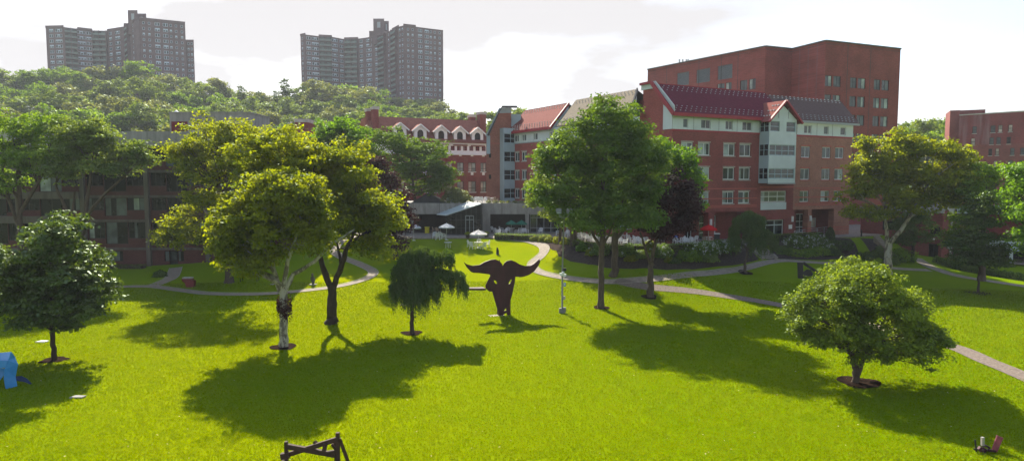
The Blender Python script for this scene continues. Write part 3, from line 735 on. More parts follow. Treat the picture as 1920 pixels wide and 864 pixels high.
# bay gable roof
gr = MB(); g0 = RED.at(bu0 - .55, bz1 - .5, BO + .35); g1_ = RED.at(bu1 + .6, bz1 - .5, BO + .35); ga = RED.at(bc, GAP, BO + .35)
back_ = -RED.n * 4.6
for a in (g0, g1_):
    n = (ga - a).cross(back_).normalized(); n = n if n.z > 0 else -n
    gr.slab([a, ga, ga + back_, a + back_ * .25], n * .12, mi=0)
    gr.bar(a + RED.n * .05 + n * .05, ga + RED.n * .05 + n * .05, .3, .22, 1)
dgl = (ga - g0)
for i in range(3):
    for j in range(3):
        p = g0 + dgl * (.25 + .25 * i) + back_ * (.12 + .1 * j); gr.box(p + Vector((0, 0, .22)), (.16, .16, .14), mi=2)
go = gr.build('gable_roof', [M['tile_red'], M['fascia_red'], M['frame_white']], ro)

# ============================================================ long wing with red and brown roofs, left of the big tree
WNG = Plane((-.18, 113.0), (16.2, 85.2)); WL = WNG.len
wing = empty('brick_wing', WNG.at(WL / 2, UP), 'slanting brick wing with white spotted red and tan roofs and a blue bay', 'building', 'brick halls on the upper terrace')
def wu(px): return WNG.px(px, 340)[0]
wm = MB(); whs = []
for x0, x1 in ((965, 974), (978, 987.5), (1000, 1008.5), (1011, 1019), (1036, 1045), (1048, 1057), (1082, 1092), (1098, 1109), (1130, 1143), (1148, 1162)):
    for z0, z1 in [(5.65, 7.2)] + rows: whs.append((wu(x0), wu(x1), z0 + .05, z1 + .05))
wall_grid(wm, WNG, 0, WL, UP, WB, whs, 0)
bk = [WNG.at(0, 0), WNG.at(WL, 0), WNG.at(WL, 0, -11), WNG.at(0, 0, -11)]
for a, b in ((1, 2), (2, 3), (3, 0)): wm.poly([(bk[a].x, bk[a].y, UP), (bk[b].x, bk[b].y, UP), (bk[b].x, bk[b].y, EAVE + .5), (bk[a].x, bk[a].y, EAVE + .5)])
wm.build('wall', [M['brick_wing']], wing)
wt = MB(); tw = [(wu(a), wu(b), tz[0], tz[1]) for a, b in ((965, 973), (978.5, 987), (1000, 1008), (1030, 1039), (1060, 1070), (1100, 1110))]
wall_grid(wt, WNG, 0, WL, WB, EAVE, tw, 0, out=.05)
band_strip(wt, WNG, 0, WL, WB - .15, WB, .07, mi=1)
wt.build('top_storey', [M['panel_white'], M['frame_grey']], wing)
for h in whs: window(wing, WNG, h[0] + .02, h[1] - .02, h[2] + .02, h[3] - .02, 2, fw=.12, sill='stone', hood='stone')
for h in tw: window(wing, WNG, h[0] + .02, h[1] - .02, h[2] + .02, h[3] - .02, 2, fw=.08, out=.05)
def wslope(mb, ua, ub, ra, rb, mi, rg, dep=3.7):
    a, b, c, d = WNG.at(ua, EAVE - .05, ov), WNG.at(ub, EAVE - .05, ov), WNG.at(rb, rg, -dep), WNG.at(ra, rg, -dep)
    n = (b - a).cross(d - a).normalized(); n = n if n.z > 0 else -n
    mb.slab([a, b, c, d], n * .14, mi=mi); return n
wr_ = MB()
e0 = WNG.px(951, 246, .5)[0]; e1 = WNG.px(1033, 240, .5)[0]; r0 = WNG.px(984, 210, -3.7)[0]; r1 = WNG.px(1067, 194, -3.7)[0]
q0 = WNG.px(1045, 230, .5)[0]; q1 = WNG.px(1180, 230, .5)[0]; t0 = WNG.px(1081, 188, -3.7)[0]; t1 = WNG.px(1195, 171, -3.7)[0]
RG1 = WNG.px(1030, 201.5, -3.7)[1]; RG2 = WNG.px(1140, 178.5, -3.7)[1]
nw = wslope(wr_, e0, e1, r0, r1, 0, RG1); wslope(wr_, q0, min(q1, WL), t0, min(t1, WL), 1, RG2)
wr_.bar(WNG.at(e0, EAVE - .1, ov + .08), WNG.at(e1, EAVE - .1, ov + .08), .16, .42, 2)
wr_.bar(WNG.at(e1, EAVE - .1, ov + .08), WNG.at(r1, RG1 + .1, -3.7), .14, .4, 2)
wr_.bar(WNG.at(min(q1, WL), EAVE - .1, ov + .08), WNG.at(min(t1, WL), RG2 + .1, -3.7), .2, .4, 3)
wr_.bar(WNG.at(r0, RG1 + .1, -3.7), WNG.at(r1, RG1 + .1, -3.7), .2, .18, 0)
for (a, b, z) in ((r0, r1, RG1), (t0, min(t1, WL), RG2)):
    wr_.poly([WNG.at(a, z, -3.7), WNG.at(b, z, -3.7), WNG.at(b, EAVE + .4, -11), WNG.at(a, EAVE + .4, -11)], 3)
wr_.poly([WNG.at(0, EAVE + .05, 0), WNG.at(WL, EAVE + .05, 0), WNG.at(WL, EAVE + .5, -11), WNG.at(0, EAVE + .5, -11)], 3)
for (u0, u1, v0, v1, rg) in ((e0, e1, r0, r1, RG1), (q0, min(q1, WL), t0, min(t1, WL), RG2)):
    def wpt(u, t, rg=rg): return WNG.at(u, EAVE + (rg - EAVE) * t, ov - (3.7 + ov) * t) + nw * .1, nw
    studs(wr_, 4, (.05, .12, .19, .26, .84, .9, .96), lambda t: u0 + (v0 - u0) * t + .2, lambda t: u1 + (v1 - u1) * t - .2, .75, wpt, .2)
wro = wr_.build('roof', [M['tile_red'], M['tile_pale'], M['fascia_red'], M['lead'], M['cloth_white']], wing)
wc = MB()                                           # pale cheek walls closing the roof ends
for (ue, ur, rg) in ((e1, r1, RG1), (min(q1, WL), min(t1, WL), RG2)):
    wc.poly([WNG.at(ue, EAVE, .2), WNG.at(ur, rg - .1, -3.6), WNG.at(ur, EAVE, -3.6)], 0)
wc.build('roof_cheek', M['panel_white'], wing); wc = MB()
wc.box(WNG.at(WL - 1.2, EAVE + 1.6, -3.2), (1.6, 1.6, 3.2), WNG.ang())
wc.build('rooftop_box', M['panel_white'], wing)
# gable block at its far end
GB = Plane(WNG.at(0, 0)[:2], (-4.25, 110.6)); GL = GB.len
gb = MB(); gh = GB.px(925, 211)[1]; ge = GB.px(912.5, 252)[1]
out_ = [GB.at(0, UP, 0), GB.at(GL, UP, 0), GB.at(GL, ge, 0), GB.at(GL - 1.2, ge + 2.0, 0), GB.at(GL - 2.3, gh, 0), GB.at(.0, gh + .2, 0)]
gb.slab(out_, (.5, 8, 0))
gb.build('gable_block', [M['brick_gable']], wing)
gt = MB()
def gq(pts, mi, o=.03, th=.12): gt.slab([GB.at(u, z, o + th) for u, z in pts], (.05 * th, th, 0), mi=mi)
gq([(GL + .25, ge - .3), (GL - 2.35, gh + .75), (0, gh + .9), (0, gh + .1), (GL - 2.1, gh - .1), (GL - .35, ge - .3)], 0)
gq([(GL + .45, ge - .2), (GL - 2.4, gh + 1.05), (-.5, gh + 1.2), (-.5, gh + .95), (GL - 2.2, gh + .78), (GL + .22, ge - .32)], 2, .16, 1.0)
gq([(GL + .02, ge - 3.2), (GL - .65, ge - 3.2), (GL - .65, ge - .2), (GL + .02, ge - .2)], 0)
for z in (7.3, 7.9, 8.9, WB - .1): gq([(0, z), (GL, z), (GL, z + .13), (0, z + .13)], 3, .0, .04)
for z in (8.2, 11.9, 15.4): gq([(GL - .9, z), (GL - .5, z), (GL - .5, z + .7), (GL - .9, z + .7)], 4, .0, .02)
gt.build('gable_trim', [M['panel_blue'], M['panel_white'], M['lead'], M['band'], M['glass_dark']], wing)
by0 = MB(); BU = Plane(GB.at(2.15, 0, 1.3)[:2], GB.at(-.6, 0, 1.3)[:2])
bz = BU.px(945, 240)[1]
whb = [(.1, BU.len - .1, z0, z1 + .15) for z0, z1 in [(5.65, 7.2)] + rows + [(tz[0] - .2, tz[1] + .1)]]
wall_grid(by0, BU, 0, BU.len, UP, bz, whb)
by0.poly([BU.at(0, UP, 0), BU.at(0, UP, -1.3), BU.at(0, bz, -1.3), BU.at(0, bz, 0)]); by0.poly([BU.at(BU.len, UP, 0), BU.at(BU.len, UP, -3), BU.at(BU.len, bz, -3), BU.at(BU.len, bz, 0)])
by0.poly([BU.at(0, bz, 0), BU.at(BU.len, bz, 0), BU.at(BU.len, bz, -3), BU.at(0, bz, -3)])
b2 = (P(943, 211, 113.5) + P(977, 233, 113.5)) / 2; by0.box((b2.x, b2.y + 1.2, b2.z - .6), (3.0, 2.2, P(950, 211, 113.5).z - P(950, 240, 113.5).z), 0)
byo = by0.build('window_bay', M['panel_blue'], wing)
for h in whb: window(byo, BU, h[0], h[1], h[2], h[3], 2, (.5,), fw=.1, frame='panel_blue', pane=False)
gp = MB()
for h in whb: gp.poly([BU.at(h[0], h[2], -.14), BU.at(h[1], h[2], -.14), BU.at(h[1], h[3], -.14), BU.at(h[0], h[3], -.14)])
gp.build('bay_glazing', M['glass_dark'], byo)

# ============================================================ tall windowless-topped block behind
ZT = P(1541, 77, 115)[2]
def topD(px, py): return (ZT - HC) / ray(px, py)[1]
tp_ = [(1212, topD(1212, 131)), (1430, topD(1430, 87.5)), (1479, topD(1479, 92.5)), (1541, 115.0), (1680, topD(1680, 92.5))]
tq = [P(a, 300, d) for a, d in tp_]; tq = [Vector((p.x, p.y, 0)) for p in tq]
tall = empty('tall_brick_block', ((tq[0].x + tq[4].x) / 2, 125, UP), 'tall dark red brick block with high louvres rising behind the purple roof', 'building')
tw_ = MB(); PA = Plane(tq[0][:2], tq[1][:2]); PD = Plane(tq[3][:2], tq[4][:2]); PC = Plane(tq[2][:2], tq[3][:2])
def rect(pl, x0, x1, y0, y1):
    a = pl.px(x0, y0); b = pl.px(x1, y1); return (a[0], b[0], b[1], a[1])
lv = []
for z0x, z1x, ya, yb in ((300, 383, 290, 372), (437, 530, 262, 350), (587, 688, 235, 325)):
    a = PA.px(1190 + z0x / 3.765, 60 + (ya + 6) / 3.765); b = PA.px(1190 + z1x / 3.765, 60 + yb / 3.765); lv.append((a[0], b[0], b[1], b[1] + 2.6))
paw = []
zr = PA.px(1400, 169)[1]
for xa, xb in ((585, 635), (643, 685), (745, 795), (808, 855)):
    ua, ub = PA.px(1190 + xa / 3.765, 150)[0], PA.px(1190 + xb / 3.765, 150)[0]
    for k in range(2): paw.append((ua, ub, zr - 3.2 * k, zr + 1.85 - 3.2 * k))
wall_grid(tw_, PA, 0, PA.len, UP, ZT, lv + paw, 0, rev=.25)
pdw = []
zd = PD.px(1560, 162.5)[1]
for xa, xb in ((1345, 1392), (1403, 1455), (1522, 1567), (1577, 1630), (1690, 1735), (1745, 1796)):
    ua, ub = PD.px(1190 + xa / 3.765, 150)[0], PD.px(1190 + xb / 3.765, 150)[0]
    for k in range(6): pdw.append((ua, ub, zd - 3.2 * k, zd + 1.8 - 3.2 * k))
wall_grid(tw_, PD, 0, PD.len, UP, ZT, pdw, 1, rev=.25)
tw_.poly([PC.at(0, UP), PC.at(PC.len, UP), PC.at(PC.len, ZT), PC.at(0, ZT)], 0)
tw_.poly([(tq[1].x, tq[1].y, UP), (tq[2].x, tq[2].y, UP), (tq[2].x, tq[2].y, ZT), (tq[1].x, tq[1].y, ZT)], 1)
bkp = [PD.at(PD.len, 0, -16), tq[0] + Vector((4, 16, 0))]
tw_.poly([(tq[4].x, tq[4].y, UP), (bkp[0].x, bkp[0].y, UP), (bkp[0].x, bkp[0].y, ZT), (tq[4].x, tq[4].y, ZT)], 1)
tw_.poly([(bkp[0].x, bkp[0].y, UP), (bkp[1].x, bkp[1].y, UP), (bkp[1].x, bkp[1].y, ZT), (bkp[0].x, bkp[0].y, ZT)], 0)
tw_.poly([(bkp[1].x, bkp[1].y, UP), (tq[0].x, tq[0].y, UP), (tq[0].x, tq[0].y, ZT), (bkp[1].x, bkp[1].y, ZT)], 0)
tw_.slab([(p.x, p.y, ZT - .5) for p in (tq[0], tq[1], tq[2], tq[3], tq[4], bkp[0], bkp[1])], (0, 0, .1), mi=2)
for pl_, xs_ in ((PA, (1250, 1310, 1352, 1383)), (PD, (1588, 1631))):
    for x_ in xs_: u_ = pl_.px(x_, 150)[0]; band_strip(tw_, pl_, u_ - .05, u_ + .05, UP, ZT - .1, .012, .01, mi=2)
tw_.build('wall', [M['brick_tall'], M['brick_dark'], M['lead']], tall)
cp = MB()
for a, b in zip(tq[:-1], tq[1:]): cp.bar((a.x, a.y, ZT + .05), (b.x, b.y, ZT + .05), .4, .22)
cp.bar((tq[4].x, tq[4].y, ZT + .05), (bkp[0].x, bkp[0].y, ZT + .05), .4, .22)
cp.build('coping', M['concrete_dark'], tall)
for h in lv:
    s = MB(); z = h[2]
    while z < h[3]: s.slab([PA.at(h[0], z, -.06), PA.at(h[1], z, -.06), PA.at(h[1], z + .09, -.16), PA.at(h[0], z + .09, -.16)], (0, 0, .02)); z += .14
    s.poly([PA.at(h[0], h[2], -.22), PA.at(h[1], h[2], -.22), PA.at(h[1], h[3], -.22), PA.at(h[0], h[3], -.22)], 1)
    s.build('louvre_panel', [M['frame_grey'], M['lead']], tall)
for h in paw: window(tall, PA, *h, nx=2, fw=.06, frame='frame_dark', panes=('glass', 'curtain', 'curtain_grey'), weights=[2, 3, 2])
for h in pdw: window(tall, PD, *h, nx=2, fw=.06, frame='frame_dark', panes=('glass', 'curtain', 'curtain_grey'), weights=[3, 1.5, 3])
for px in (1273, 1279, 1286, 1289.5):
    D = topD(1280, 117) + 3; p = P(px, 115, D); m = MB(); m.tube([(p.x, p.y, ZT - .5), (p.x, p.y, ZT + 1.0)], .06, 6); m.box((p.x + .1, p.y, ZT + .6), (.28, .2, 1.0))
    m.box((p.x - .15, p.y, ZT + .15), (.4, .08, .08)); m.build('antenna', M['frame_white'], tall)

# ============================================================ old brick house with dormers
OLD = Plane(P(700, 300, 127)[:2], P(914, 300, 137)[:2]); OE = P(880, 269, 135.5)[2]
oldb = empty('dormered_house', OLD.at(OLD.len / 2, UP), 'old red brick house with steep tiled roof, white arched dormers and paired chimneys', 'building')
def ou(px): return OLD.px(px, 300)[0]
ob = MB(); oh = []
OR = P(800, 222, 133)[2]
for xa, xb in ((726, 738), (746, 758), (768, 780), (790, 802), (812, 824), (836, 848), (857, 869), (878, 892), (901, 913)):
    for ya, yb in ((305, 322), (340, 360)):
        oh.append((ou(xa), min(ou(xb), OLD.len - .3), OLD.px(885, yb)[1], OLD.px(885, ya)[1]))
zf0, zf1 = OLD.px(885, 290)[1], OLD.px(885, 270)[1]
fh = [(ou(845 + 11.6 * k), ou(845 + 11.6 * k + 7.5), zf0 + .75, zf0 + 1.65) for k in range(-9, 6)]
fh = [h for h in fh if h[0] > 0 and h[1] < OLD.len]
wall_grid(ob, OLD, 0, OLD.len, 2, zf0, oh, 0, rev=.3)
wall_grid(ob, OLD, 0, OLD.len, zf0, zf1, fh, 1, out=.1)
pt = [OLD.at(0, 0), OLD.at(OLD.len, 0), OLD.at(OLD.len, 0, -13), OLD.at(0, 0, -13)]
for a, b in ((1, 2), (2, 3), (3, 0)): ob.poly([(pt[a].x, pt[a].y, 2), (pt[b].x, pt[b].y, 2), (pt[b].x, pt[b].y, OE), (pt[a].x, pt[a].y, OE)], 0)
for z, w in ((zf0 - .12, .22), (zf1 - .1, .3), (zf0 + 2.0, .12)): band_strip(ob, OLD, -.2, OLD.len + .2, z, z + w, .35, .3, mi=1)
for h in oh[::1]:
    band_strip(ob, OLD, h[0] - .1, h[1] + .1, h[3] + .03, h[3] + 1.0, .02, .03, mi=2)
    u = (h[0] + h[1]) / 2; band_strip(ob, OLD, u - .28, u + .28, h[3] + 1.25, h[3] + 1.9, .05, .06, mi=1)
ob.build('wall', [M['brick_old'], M['white_paint'], M['brick_maroon']], oldb)
for h in oh: window(oldb, OLD, *h, nx=2, nz=(.35,), fw=.1, frame='frame_dark', panes=('curtain_warm', 'curtain_warm', 'curtain'), out=0, sill='white_paint', rec=.15)
for h in fh: window(oldb, OLD, *h, nx=2, nz=(.5,), fw=.08, frame='fascia_red', panes=('glass_dark', 'curtain_grey'), out=.1)
orf = MB(); DEP = 4.2
a, b, c, d = OLD.at(-.4, OE, .5), OLD.at(OLD.len + .4, OE, .5), OLD.at(OLD.len - .5, OR, -DEP), OLD.at(-.2, OR, -DEP)
no = (b - a).cross(d - a).normalized(); no = no if no.z > 0 else -no
orf.slab([a, b, c, d], no * .15, mi=1)
zb = OE + (OR - OE) * .52
orf.slab([OLD.at(-.3, zb, .5 - (DEP + .5) * .52 + .2), OLD.at(OLD.len + .2, zb, .5 - (DEP + .5) * .52 + .2), OLD.at(OLD.len - .5, OR + .18, -DEP + .05), OLD.at(-.2, OR + .18, -DEP + .05)], no * .06, mi=0)
orf.slab([OLD.at(-.4, OE, .5), OLD.at(-.4, OE, -13), OLD.at(-.2, OR, -9), OLD.at(-.2, OR, -DEP)], OLD.u * .12, mi=0)
orf.slab([OLD.at(OLD.len + .4, OE, .5), OLD.at(OLD.len + .4, OE, -13), OLD.at(OLD.len - .5, OR, -9), OLD.at(OLD.len - .5, OR, -DEP)], -OLD.u * .12, mi=1)
orf.poly([OLD.at(-.2, OR + .1, -DEP), OLD.at(OLD.len - .5, OR + .1, -DEP), OLD.at(OLD.len - .5, OR + .1, -9), OLD.at(-.2, OR + .1, -9)], 0)
oro = orf.build('roof', [M['tile_old'], M['tile_old_dark']], oldb)
for px, py in ((749, 231), (787, 234), (826, 236), (861, 238), (894, 240)):
    uc, zt = OLD.px(px, py, -.4); w = 1.75; dz = zt - 3.6
    dm = MB(); o0 = .0; hw = w
    def dq(u, z, o): return OLD.at(uc + u, z, o)
    # front with arched opening
    arch = [(-.62, dz + .25), (.62, dz + .25), (.62, dz + 2.0)] + [(.62 * math.cos(t), dz + 2.0 + .62 * math.sin(t)) for t in (R(30), R(60), R(90), R(120), R(150))] + [(-.62, dz + 2.0)]
    dm.slab([dq(-1.25, dz, o0), dq(1.25, dz, o0), dq(1.25, zt - 1.0, o0), dq(0, zt - .15, o0), dq(-1.25, zt - 1.0, o0)], -OLD.n * .15, holes=[[dq(u, z, o0) for u, z in arch]], mi=0)
    for s in (-1, 1):
        dm.poly([dq(s * 1.25, dz, o0), dq(s * 1.25, zt - 1.0, o0), dq(s * 1.25, zt - 1.0, -DEP * .8), dq(s * 1.25, dz, -.3)], 0)
        A_, B_ = dq(s * 1.75, zt - 1.35, o0 + .25), dq(0, zt, o0 + .25)
        nn = (B_ - A_).cross(OLD.n).normalized(); nn = nn if nn.z > 0 else -nn
        dm.slab([A_, B_, B_ - OLD.n * 4.2, A_ - OLD.n * 3.6], nn * .12, mi=1)
        dm.bar(A_ + OLD.n * .03, B_ + OLD.n * .03, .18, .26, 0)
    dm.slab([dq(-1.5, dz - .2, .35), dq(1.5, dz - .2, .35), dq(1.5, dz + .02, .35), dq(-1.5, dz + .02, .35)], -OLD.n * .4, mi=2)
    do = dm.build('dormer', [M['white_paint'], M['tile_old'], M['tile_old_dark']], oro)
    g = MB(); g.slab([dq(u, z, o0 - .06) for u, z in arch], -OLD.n * .03); g.build('dormer_window', M['glass_dark'], do)
for px, w, py, dd in ((691.5, 10, 207, 4), (702.5, 10.5, 203.5, 2), (884.5, 11, 218, 8), (903, 13, 213, 3)):
    u, z = OLD.px(px, py, -dd); h = z - OE + 2; c = OLD.at(u, z - h / 2, -dd); wd = w * 130 / F
    m = MB(); m.box(c, (wd, 1.6, h), OLD.ang()); m.box(c + Vector((0, 0, h / 2)), (wd + .25, 1.85, .55), OLD.ang(), mi=1)
    m.build('chimney', [M['brick_old'], M['coping']], oro)

# ============================================================ low concrete pavilion along the patio
PV = Plane(P(742, 430, 98.6)[:2], P(1130, 430, 98.6)[:2])
pav = empty('concrete_pavilion', PV.at(PV.len / 2, UP), 'low grey concrete pavilion with stained fascia over dark openings beside the patio', 'building')
def pu(px): return PV.px(px, 400)[0]
pt1, pt0 = PV.px(900, 381)[1], PV.px(900, 401.5)[1]
pm = MB()
for a, b in ((742, 820), (904, 1130)):
    p = [PV.at(pu(a), 0), PV.at(pu(b), 0), PV.at(pu(b), 0, -.6), PV.at(pu(a), 0, -.6)]; pm.prism([q[:2] for q in p], pt0, pt1)
p = [PV.at(pu(820) + .01, 0), PV.at(pu(904) - .01, 0), PV.at(pu(904) - .01, 0, -.6), PV.at(pu(820) + .01, 0, -.6)]; pm.prism([q[:2] for q in p], pt0, pt1)
pm.slab([PV.at(0, pt1 - .35, -.6), PV.at(PV.len, pt1 - .35, -.6), PV.at(PV.len, pt1 - .35, -14), PV.at(0, pt1 - .35, -14)], (0, 0, .33))
for a in (775, 824, 941, 1040): pm.slab([PV.at(pu(a) - .03, pt0 + .02, .004), PV.at(pu(a) + .03, pt0 + .02, .004), PV.at(pu(a) + .03, pt1 - .02, .004), PV.at(pu(a) - .03, pt1 - .02, .004)], PV.n * .02, mi=1)
pm.build('fascia', [M['concrete'], M['concrete_dark']], pav)
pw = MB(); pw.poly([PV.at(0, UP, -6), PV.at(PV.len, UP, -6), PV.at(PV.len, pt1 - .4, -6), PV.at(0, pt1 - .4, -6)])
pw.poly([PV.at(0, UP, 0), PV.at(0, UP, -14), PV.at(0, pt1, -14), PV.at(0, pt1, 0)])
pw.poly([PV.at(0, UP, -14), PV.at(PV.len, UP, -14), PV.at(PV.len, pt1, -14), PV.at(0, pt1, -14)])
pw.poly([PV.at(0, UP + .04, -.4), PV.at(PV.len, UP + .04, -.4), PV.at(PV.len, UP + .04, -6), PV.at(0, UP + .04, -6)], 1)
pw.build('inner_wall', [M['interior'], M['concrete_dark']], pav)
for a, b in ((767, 774), (904.5, 919), (985, 992), (1062, 1069)):
    m = MB(); p = [PV.at(pu(a), 0, -.02), PV.at(pu(b), 0, -.02), PV.at(pu(b), 0, -.7), PV.at(pu(a), 0, -.7)]; m.prism([q[:2] for q in p], UP, pt0 + .01); m.build('pier', M['concrete'], pav)
window(pav, PV, pu(994), pu(1060), UP + .03, pt0 - .02, 5, (.25, .8), fw=.09, frame='frame_grey', panes=('glass_dark', 'glass'), rec=.9, name='glazed_wall')
window(pav, PV, pu(1071), pu(1126), UP + .03, pt0 - .02, 4, (.25, .8), fw=.09, frame='frame_grey', panes=('glass_dark', 'glass'), rec=.9, name='glazed_wall')
# slanted glass entrance in front
ZE = PV.px(900, 383)[1]
EN = Plane(PV.at(pu(819), 0, 2.2)[:2], PV.at(pu(904) - .05, 0, 2.2)[:2]); en = empty('entrance_canopy', EN.at(4, UP), 'dark glazed porch under a slanting pale ribbed canopy on the pavilion front', 'porch')
p1, p2, p3, p4 = PV.at(pu(819), pt0 - .1, .25), P(836, 404.5, 95.0), P(902, 383, 95.0), PV.at(pu(878), pt1 + .1, .25)
m = MB(); m.slab([p1, p2, p3, p4], (0, 0, .12))
for k in range(1, 8): t = k / 8; m.bar(p1.lerp(p4, t) + Vector((0, 0, .15)), p2.lerp(p3, t) + Vector((0, 0, .15)), .06)
m.build('canopy', [M['panel_white']], en)
E2 = Plane(p2[:2], p3[:2])
m = MB(); 
def ez(u): return p2.z + (p3.z - p2.z) * u / E2.len - .06
nb = 7
for k in range(nb + 1):
    u = E2.len * k / nb; q = E2.at(u, UP, -.06); m.bar(q, E2.at(u, ez(u), -.06), .09)
for z in (UP + .15, UP + 1.0, 6.0): m.bar(E2.at(0, z, -.06), E2.at(E2.len, z, -.06), .08)
m.bar(E2.at(0, ez(0), -.06), E2.at(E2.len, ez(E2.len), -.06), .12)
m.build('glazing_bars', M['frame_dark'], en)
m = MB(); m.poly([E2.at(0, UP, -.1), E2.at(E2.len, UP, -.1), E2.at(E2.len, ez(E2.len), -.1), E2.at(0, ez(0), -.1)])
m.poly([E2.at(E2.len, UP, 0), PV.at(pu(904), UP, .0), PV.at(pu(904), pt1, .0), E2.at(E2.len, ez(E2.len), 0)], 0)
m.build('glass_wall', M['glass_dark'], en)
dr = MB(); du0, du1 = E2.px(873, 420)[0], E2.px(888, 420)[0]; 
for z in (UP + .05, UP + 2.2, UP + 2.75): dr.bar(E2.at(du0, z, .03), E2.at(du1, z, .03), .1)
for u in (du0, (du0 + du1) / 2, du1): dr.bar(E2.at(u, UP, .03), E2.at(u, UP + 2.75, .03), .09)
dr.build('door', M['frame_grey'], en)
# roof deck things on the pavilion
m = MB(); q = [PV.at(pu(768), pt1 + .01, -1.5), PV.at(pu(834), pt1 + .01, -1.5), PV.at(pu(834), pt1 + .01, -6.5), PV.at(pu(768), pt1 + .01, -6.5)]; ap = PV.at(pu(797), PV.px(797, 361, -4)[1], -4)
for k in range(4): m.poly([q[k], q[(k + 1) % 4], ap])
m.poly(q[::-1])
tag(m.build('roof_lantern', M['lead'], loc=tuple(PV.at(pu(800), pt1, -4))), 'low dark pyramid skylight on the concrete pavilion roof', 'skylight')
for a, b, ya, w, lab in ((835, 847, 370.5, 1.3, 'white square rooftop unit beside the dark pyramid skylight'), (848, 860, 375, 1.4, 'small white rooftop unit, lower one beside the roof shrubs')):
    z1 = PV.px(a, ya, -2)[1]; ua, ub = pu(a), pu(b); m = MB(); c = PV.at((ua + ub) / 2, (pt1 + z1) / 2, -2.2); m.box(c, (ub - ua, w, z1 - pt1)); m.box(c + Vector((0, -w / 2 - .01, .03)), ((ub - ua) * .7, .03, (z1 - pt1) * .55), mi=1); m.box(c + Vector((0, 0, (z1 - pt1) / 2)), (ub - ua + .1, w + .1, .06))
    tag(m.build('rooftop_unit', [M['white_paint'], M['frame_grey']], loc=(c.x, c.y, pt1)), lab, 'rooftop unit')

# ============================================================ left dormitory
DR = Plane(P(-60, 450, 84)[:2], P(545, 450, 84)[:2]); dorm = empty('brick_dormitory', DR.at(DR.len / 2, .8), 'long dark brick dormitory with concrete floor bands and posts behind the left lawn', 'building')
def du(px): return DR.px(px, 366)[0]
dm = MB(); dz_ = [DR.px(270, y)[1] for y in (464, 411.5, 366, 319, 272)]      # tops of the floor bands, bottom to top
ztop = DR.px(270, 249)[1]; zg = -.5
posts = [36 - 120, 36, 157, 277, 388, 508]
holes = []; wl_ = []
zr_ = [(zg + 1.6, dz_[0] - .35)] + [(dz_[k], dz_[k + 1]) for k in range(4)]
for k, (za, zb_) in enumerate(zr_):
    for i in range(len(posts) - 1):
        ua, ub = du(posts[i]) + .35, du(posts[i + 1]) - .35; w = ub - ua
        if ub < 0: continue
        ua = max(ua, .1)
        if k == 0:
            holes.append((ua + w * .22, ua + w * .58, dz_[0] - 1.75, dz_[0] - .45)); wl_.append((holes[-1], 2, 0)); continue
        t = zb_ - .32; s = za + (1.15 if i > 0 else .9); lo = za + .45
        a1, a2 = ua + w * .30, ua + w * .68
        for q, (x0, x1, b) in enumerate(((ua + .05, a1 - .06, s), (a1, a2, lo), (a2 + .06, ub - .05, s))):
            holes.append((x0, x1, b, t)); wl_.append((holes[-1], 3 if q != 1 else 2, 1))
door = (DR.px(318, 490)[0], DR.px(334, 490)[0], zg, DR.px(325, 470)[1]); holes.append(door)
wall_grid(dm, DR, 0, DR.len, zg, ztop, holes, 0, rev=.2)
q = [DR.at(0, 0), DR.at(DR.len, 0), DR.at(DR.len, 0, -14), DR.at(0, 0, -14)]
for a, b in ((1, 2), (2, 3), (3, 0)): dm.poly([(q[a].x, q[a].y, zg), (q[b].x, q[b].y, zg), (q[b].x, q[b].y, ztop), (q[a].x, q[a].y, ztop)])
dm.poly([(p.x, p.y, ztop - .2) for p in q], 1)
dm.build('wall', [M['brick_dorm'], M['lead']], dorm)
for k, z in enumerate(dz_[:-1]):
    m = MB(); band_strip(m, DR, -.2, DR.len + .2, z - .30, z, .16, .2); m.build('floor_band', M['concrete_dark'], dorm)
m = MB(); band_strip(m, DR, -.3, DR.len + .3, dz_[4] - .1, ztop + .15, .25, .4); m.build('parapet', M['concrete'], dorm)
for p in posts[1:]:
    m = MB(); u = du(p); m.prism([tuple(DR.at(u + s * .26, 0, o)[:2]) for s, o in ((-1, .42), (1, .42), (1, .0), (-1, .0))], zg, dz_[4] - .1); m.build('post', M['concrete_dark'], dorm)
for h, n, k in wl_:
    window(dorm, DR, h[0], h[1], h[2], h[3], n, fw=.06, frame='frame_dark', panes=('glass_dark', 'curtain_grey', 'curtain'), weights=[6, 2.0, .2], rec=.12)
# concrete balcony fronts on the far left bay
for k in (1, 2, 3):
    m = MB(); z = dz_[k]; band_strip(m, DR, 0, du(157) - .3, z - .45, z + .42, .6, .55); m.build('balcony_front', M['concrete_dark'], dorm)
m = MB(); m.slab([DR.at(door[0], zg, -.15), DR.at(door[1], zg, -.15), DR.at(door[1], door[3], -.15), DR.at(door[0], door[3], -.15)], -DR.n * .05)
m.slab([DR.at(door[0] + .25, door[3] - 1.1, -.14), DR.at(door[1] - .25, door[3] - 1.1, -.14), DR.at(door[1] - .25, door[3] - .2, -.14), DR.at(door[0] + .25, door[3] - .2, -.14)], DR.n * .02, mi=1)
m.build('door', [M['frame_dark'], M['curtain_grey']], dorm)
m = MB(); a = P(319, 250, 88); b = P(470, 250, 88); z1 = P(319, 212, 88)[2]
m.prism([(a.x, 88), (b.x, 88), (b.x, 95), (a.x, 95)], ztop - .2, z1, 0)
m.box(((P(322, 240, 88).x + P(352, 240, 88).x) / 2, 87.97, (P(322, 231, 88).z + ztop) / 2 + .2), (P(352, 240, 88).x - P(322, 240, 88).x, .05, P(322, 231, 88).z - ztop), mi=1)
m.dome((P(331, 210, 90).x, 90, z1), (.45, .45, .5), mi=2); m.box(((a.x + b.x) / 2, 91.5, z1 + .06), (b.x - a.x + .2, 7.2, .14), mi=0)
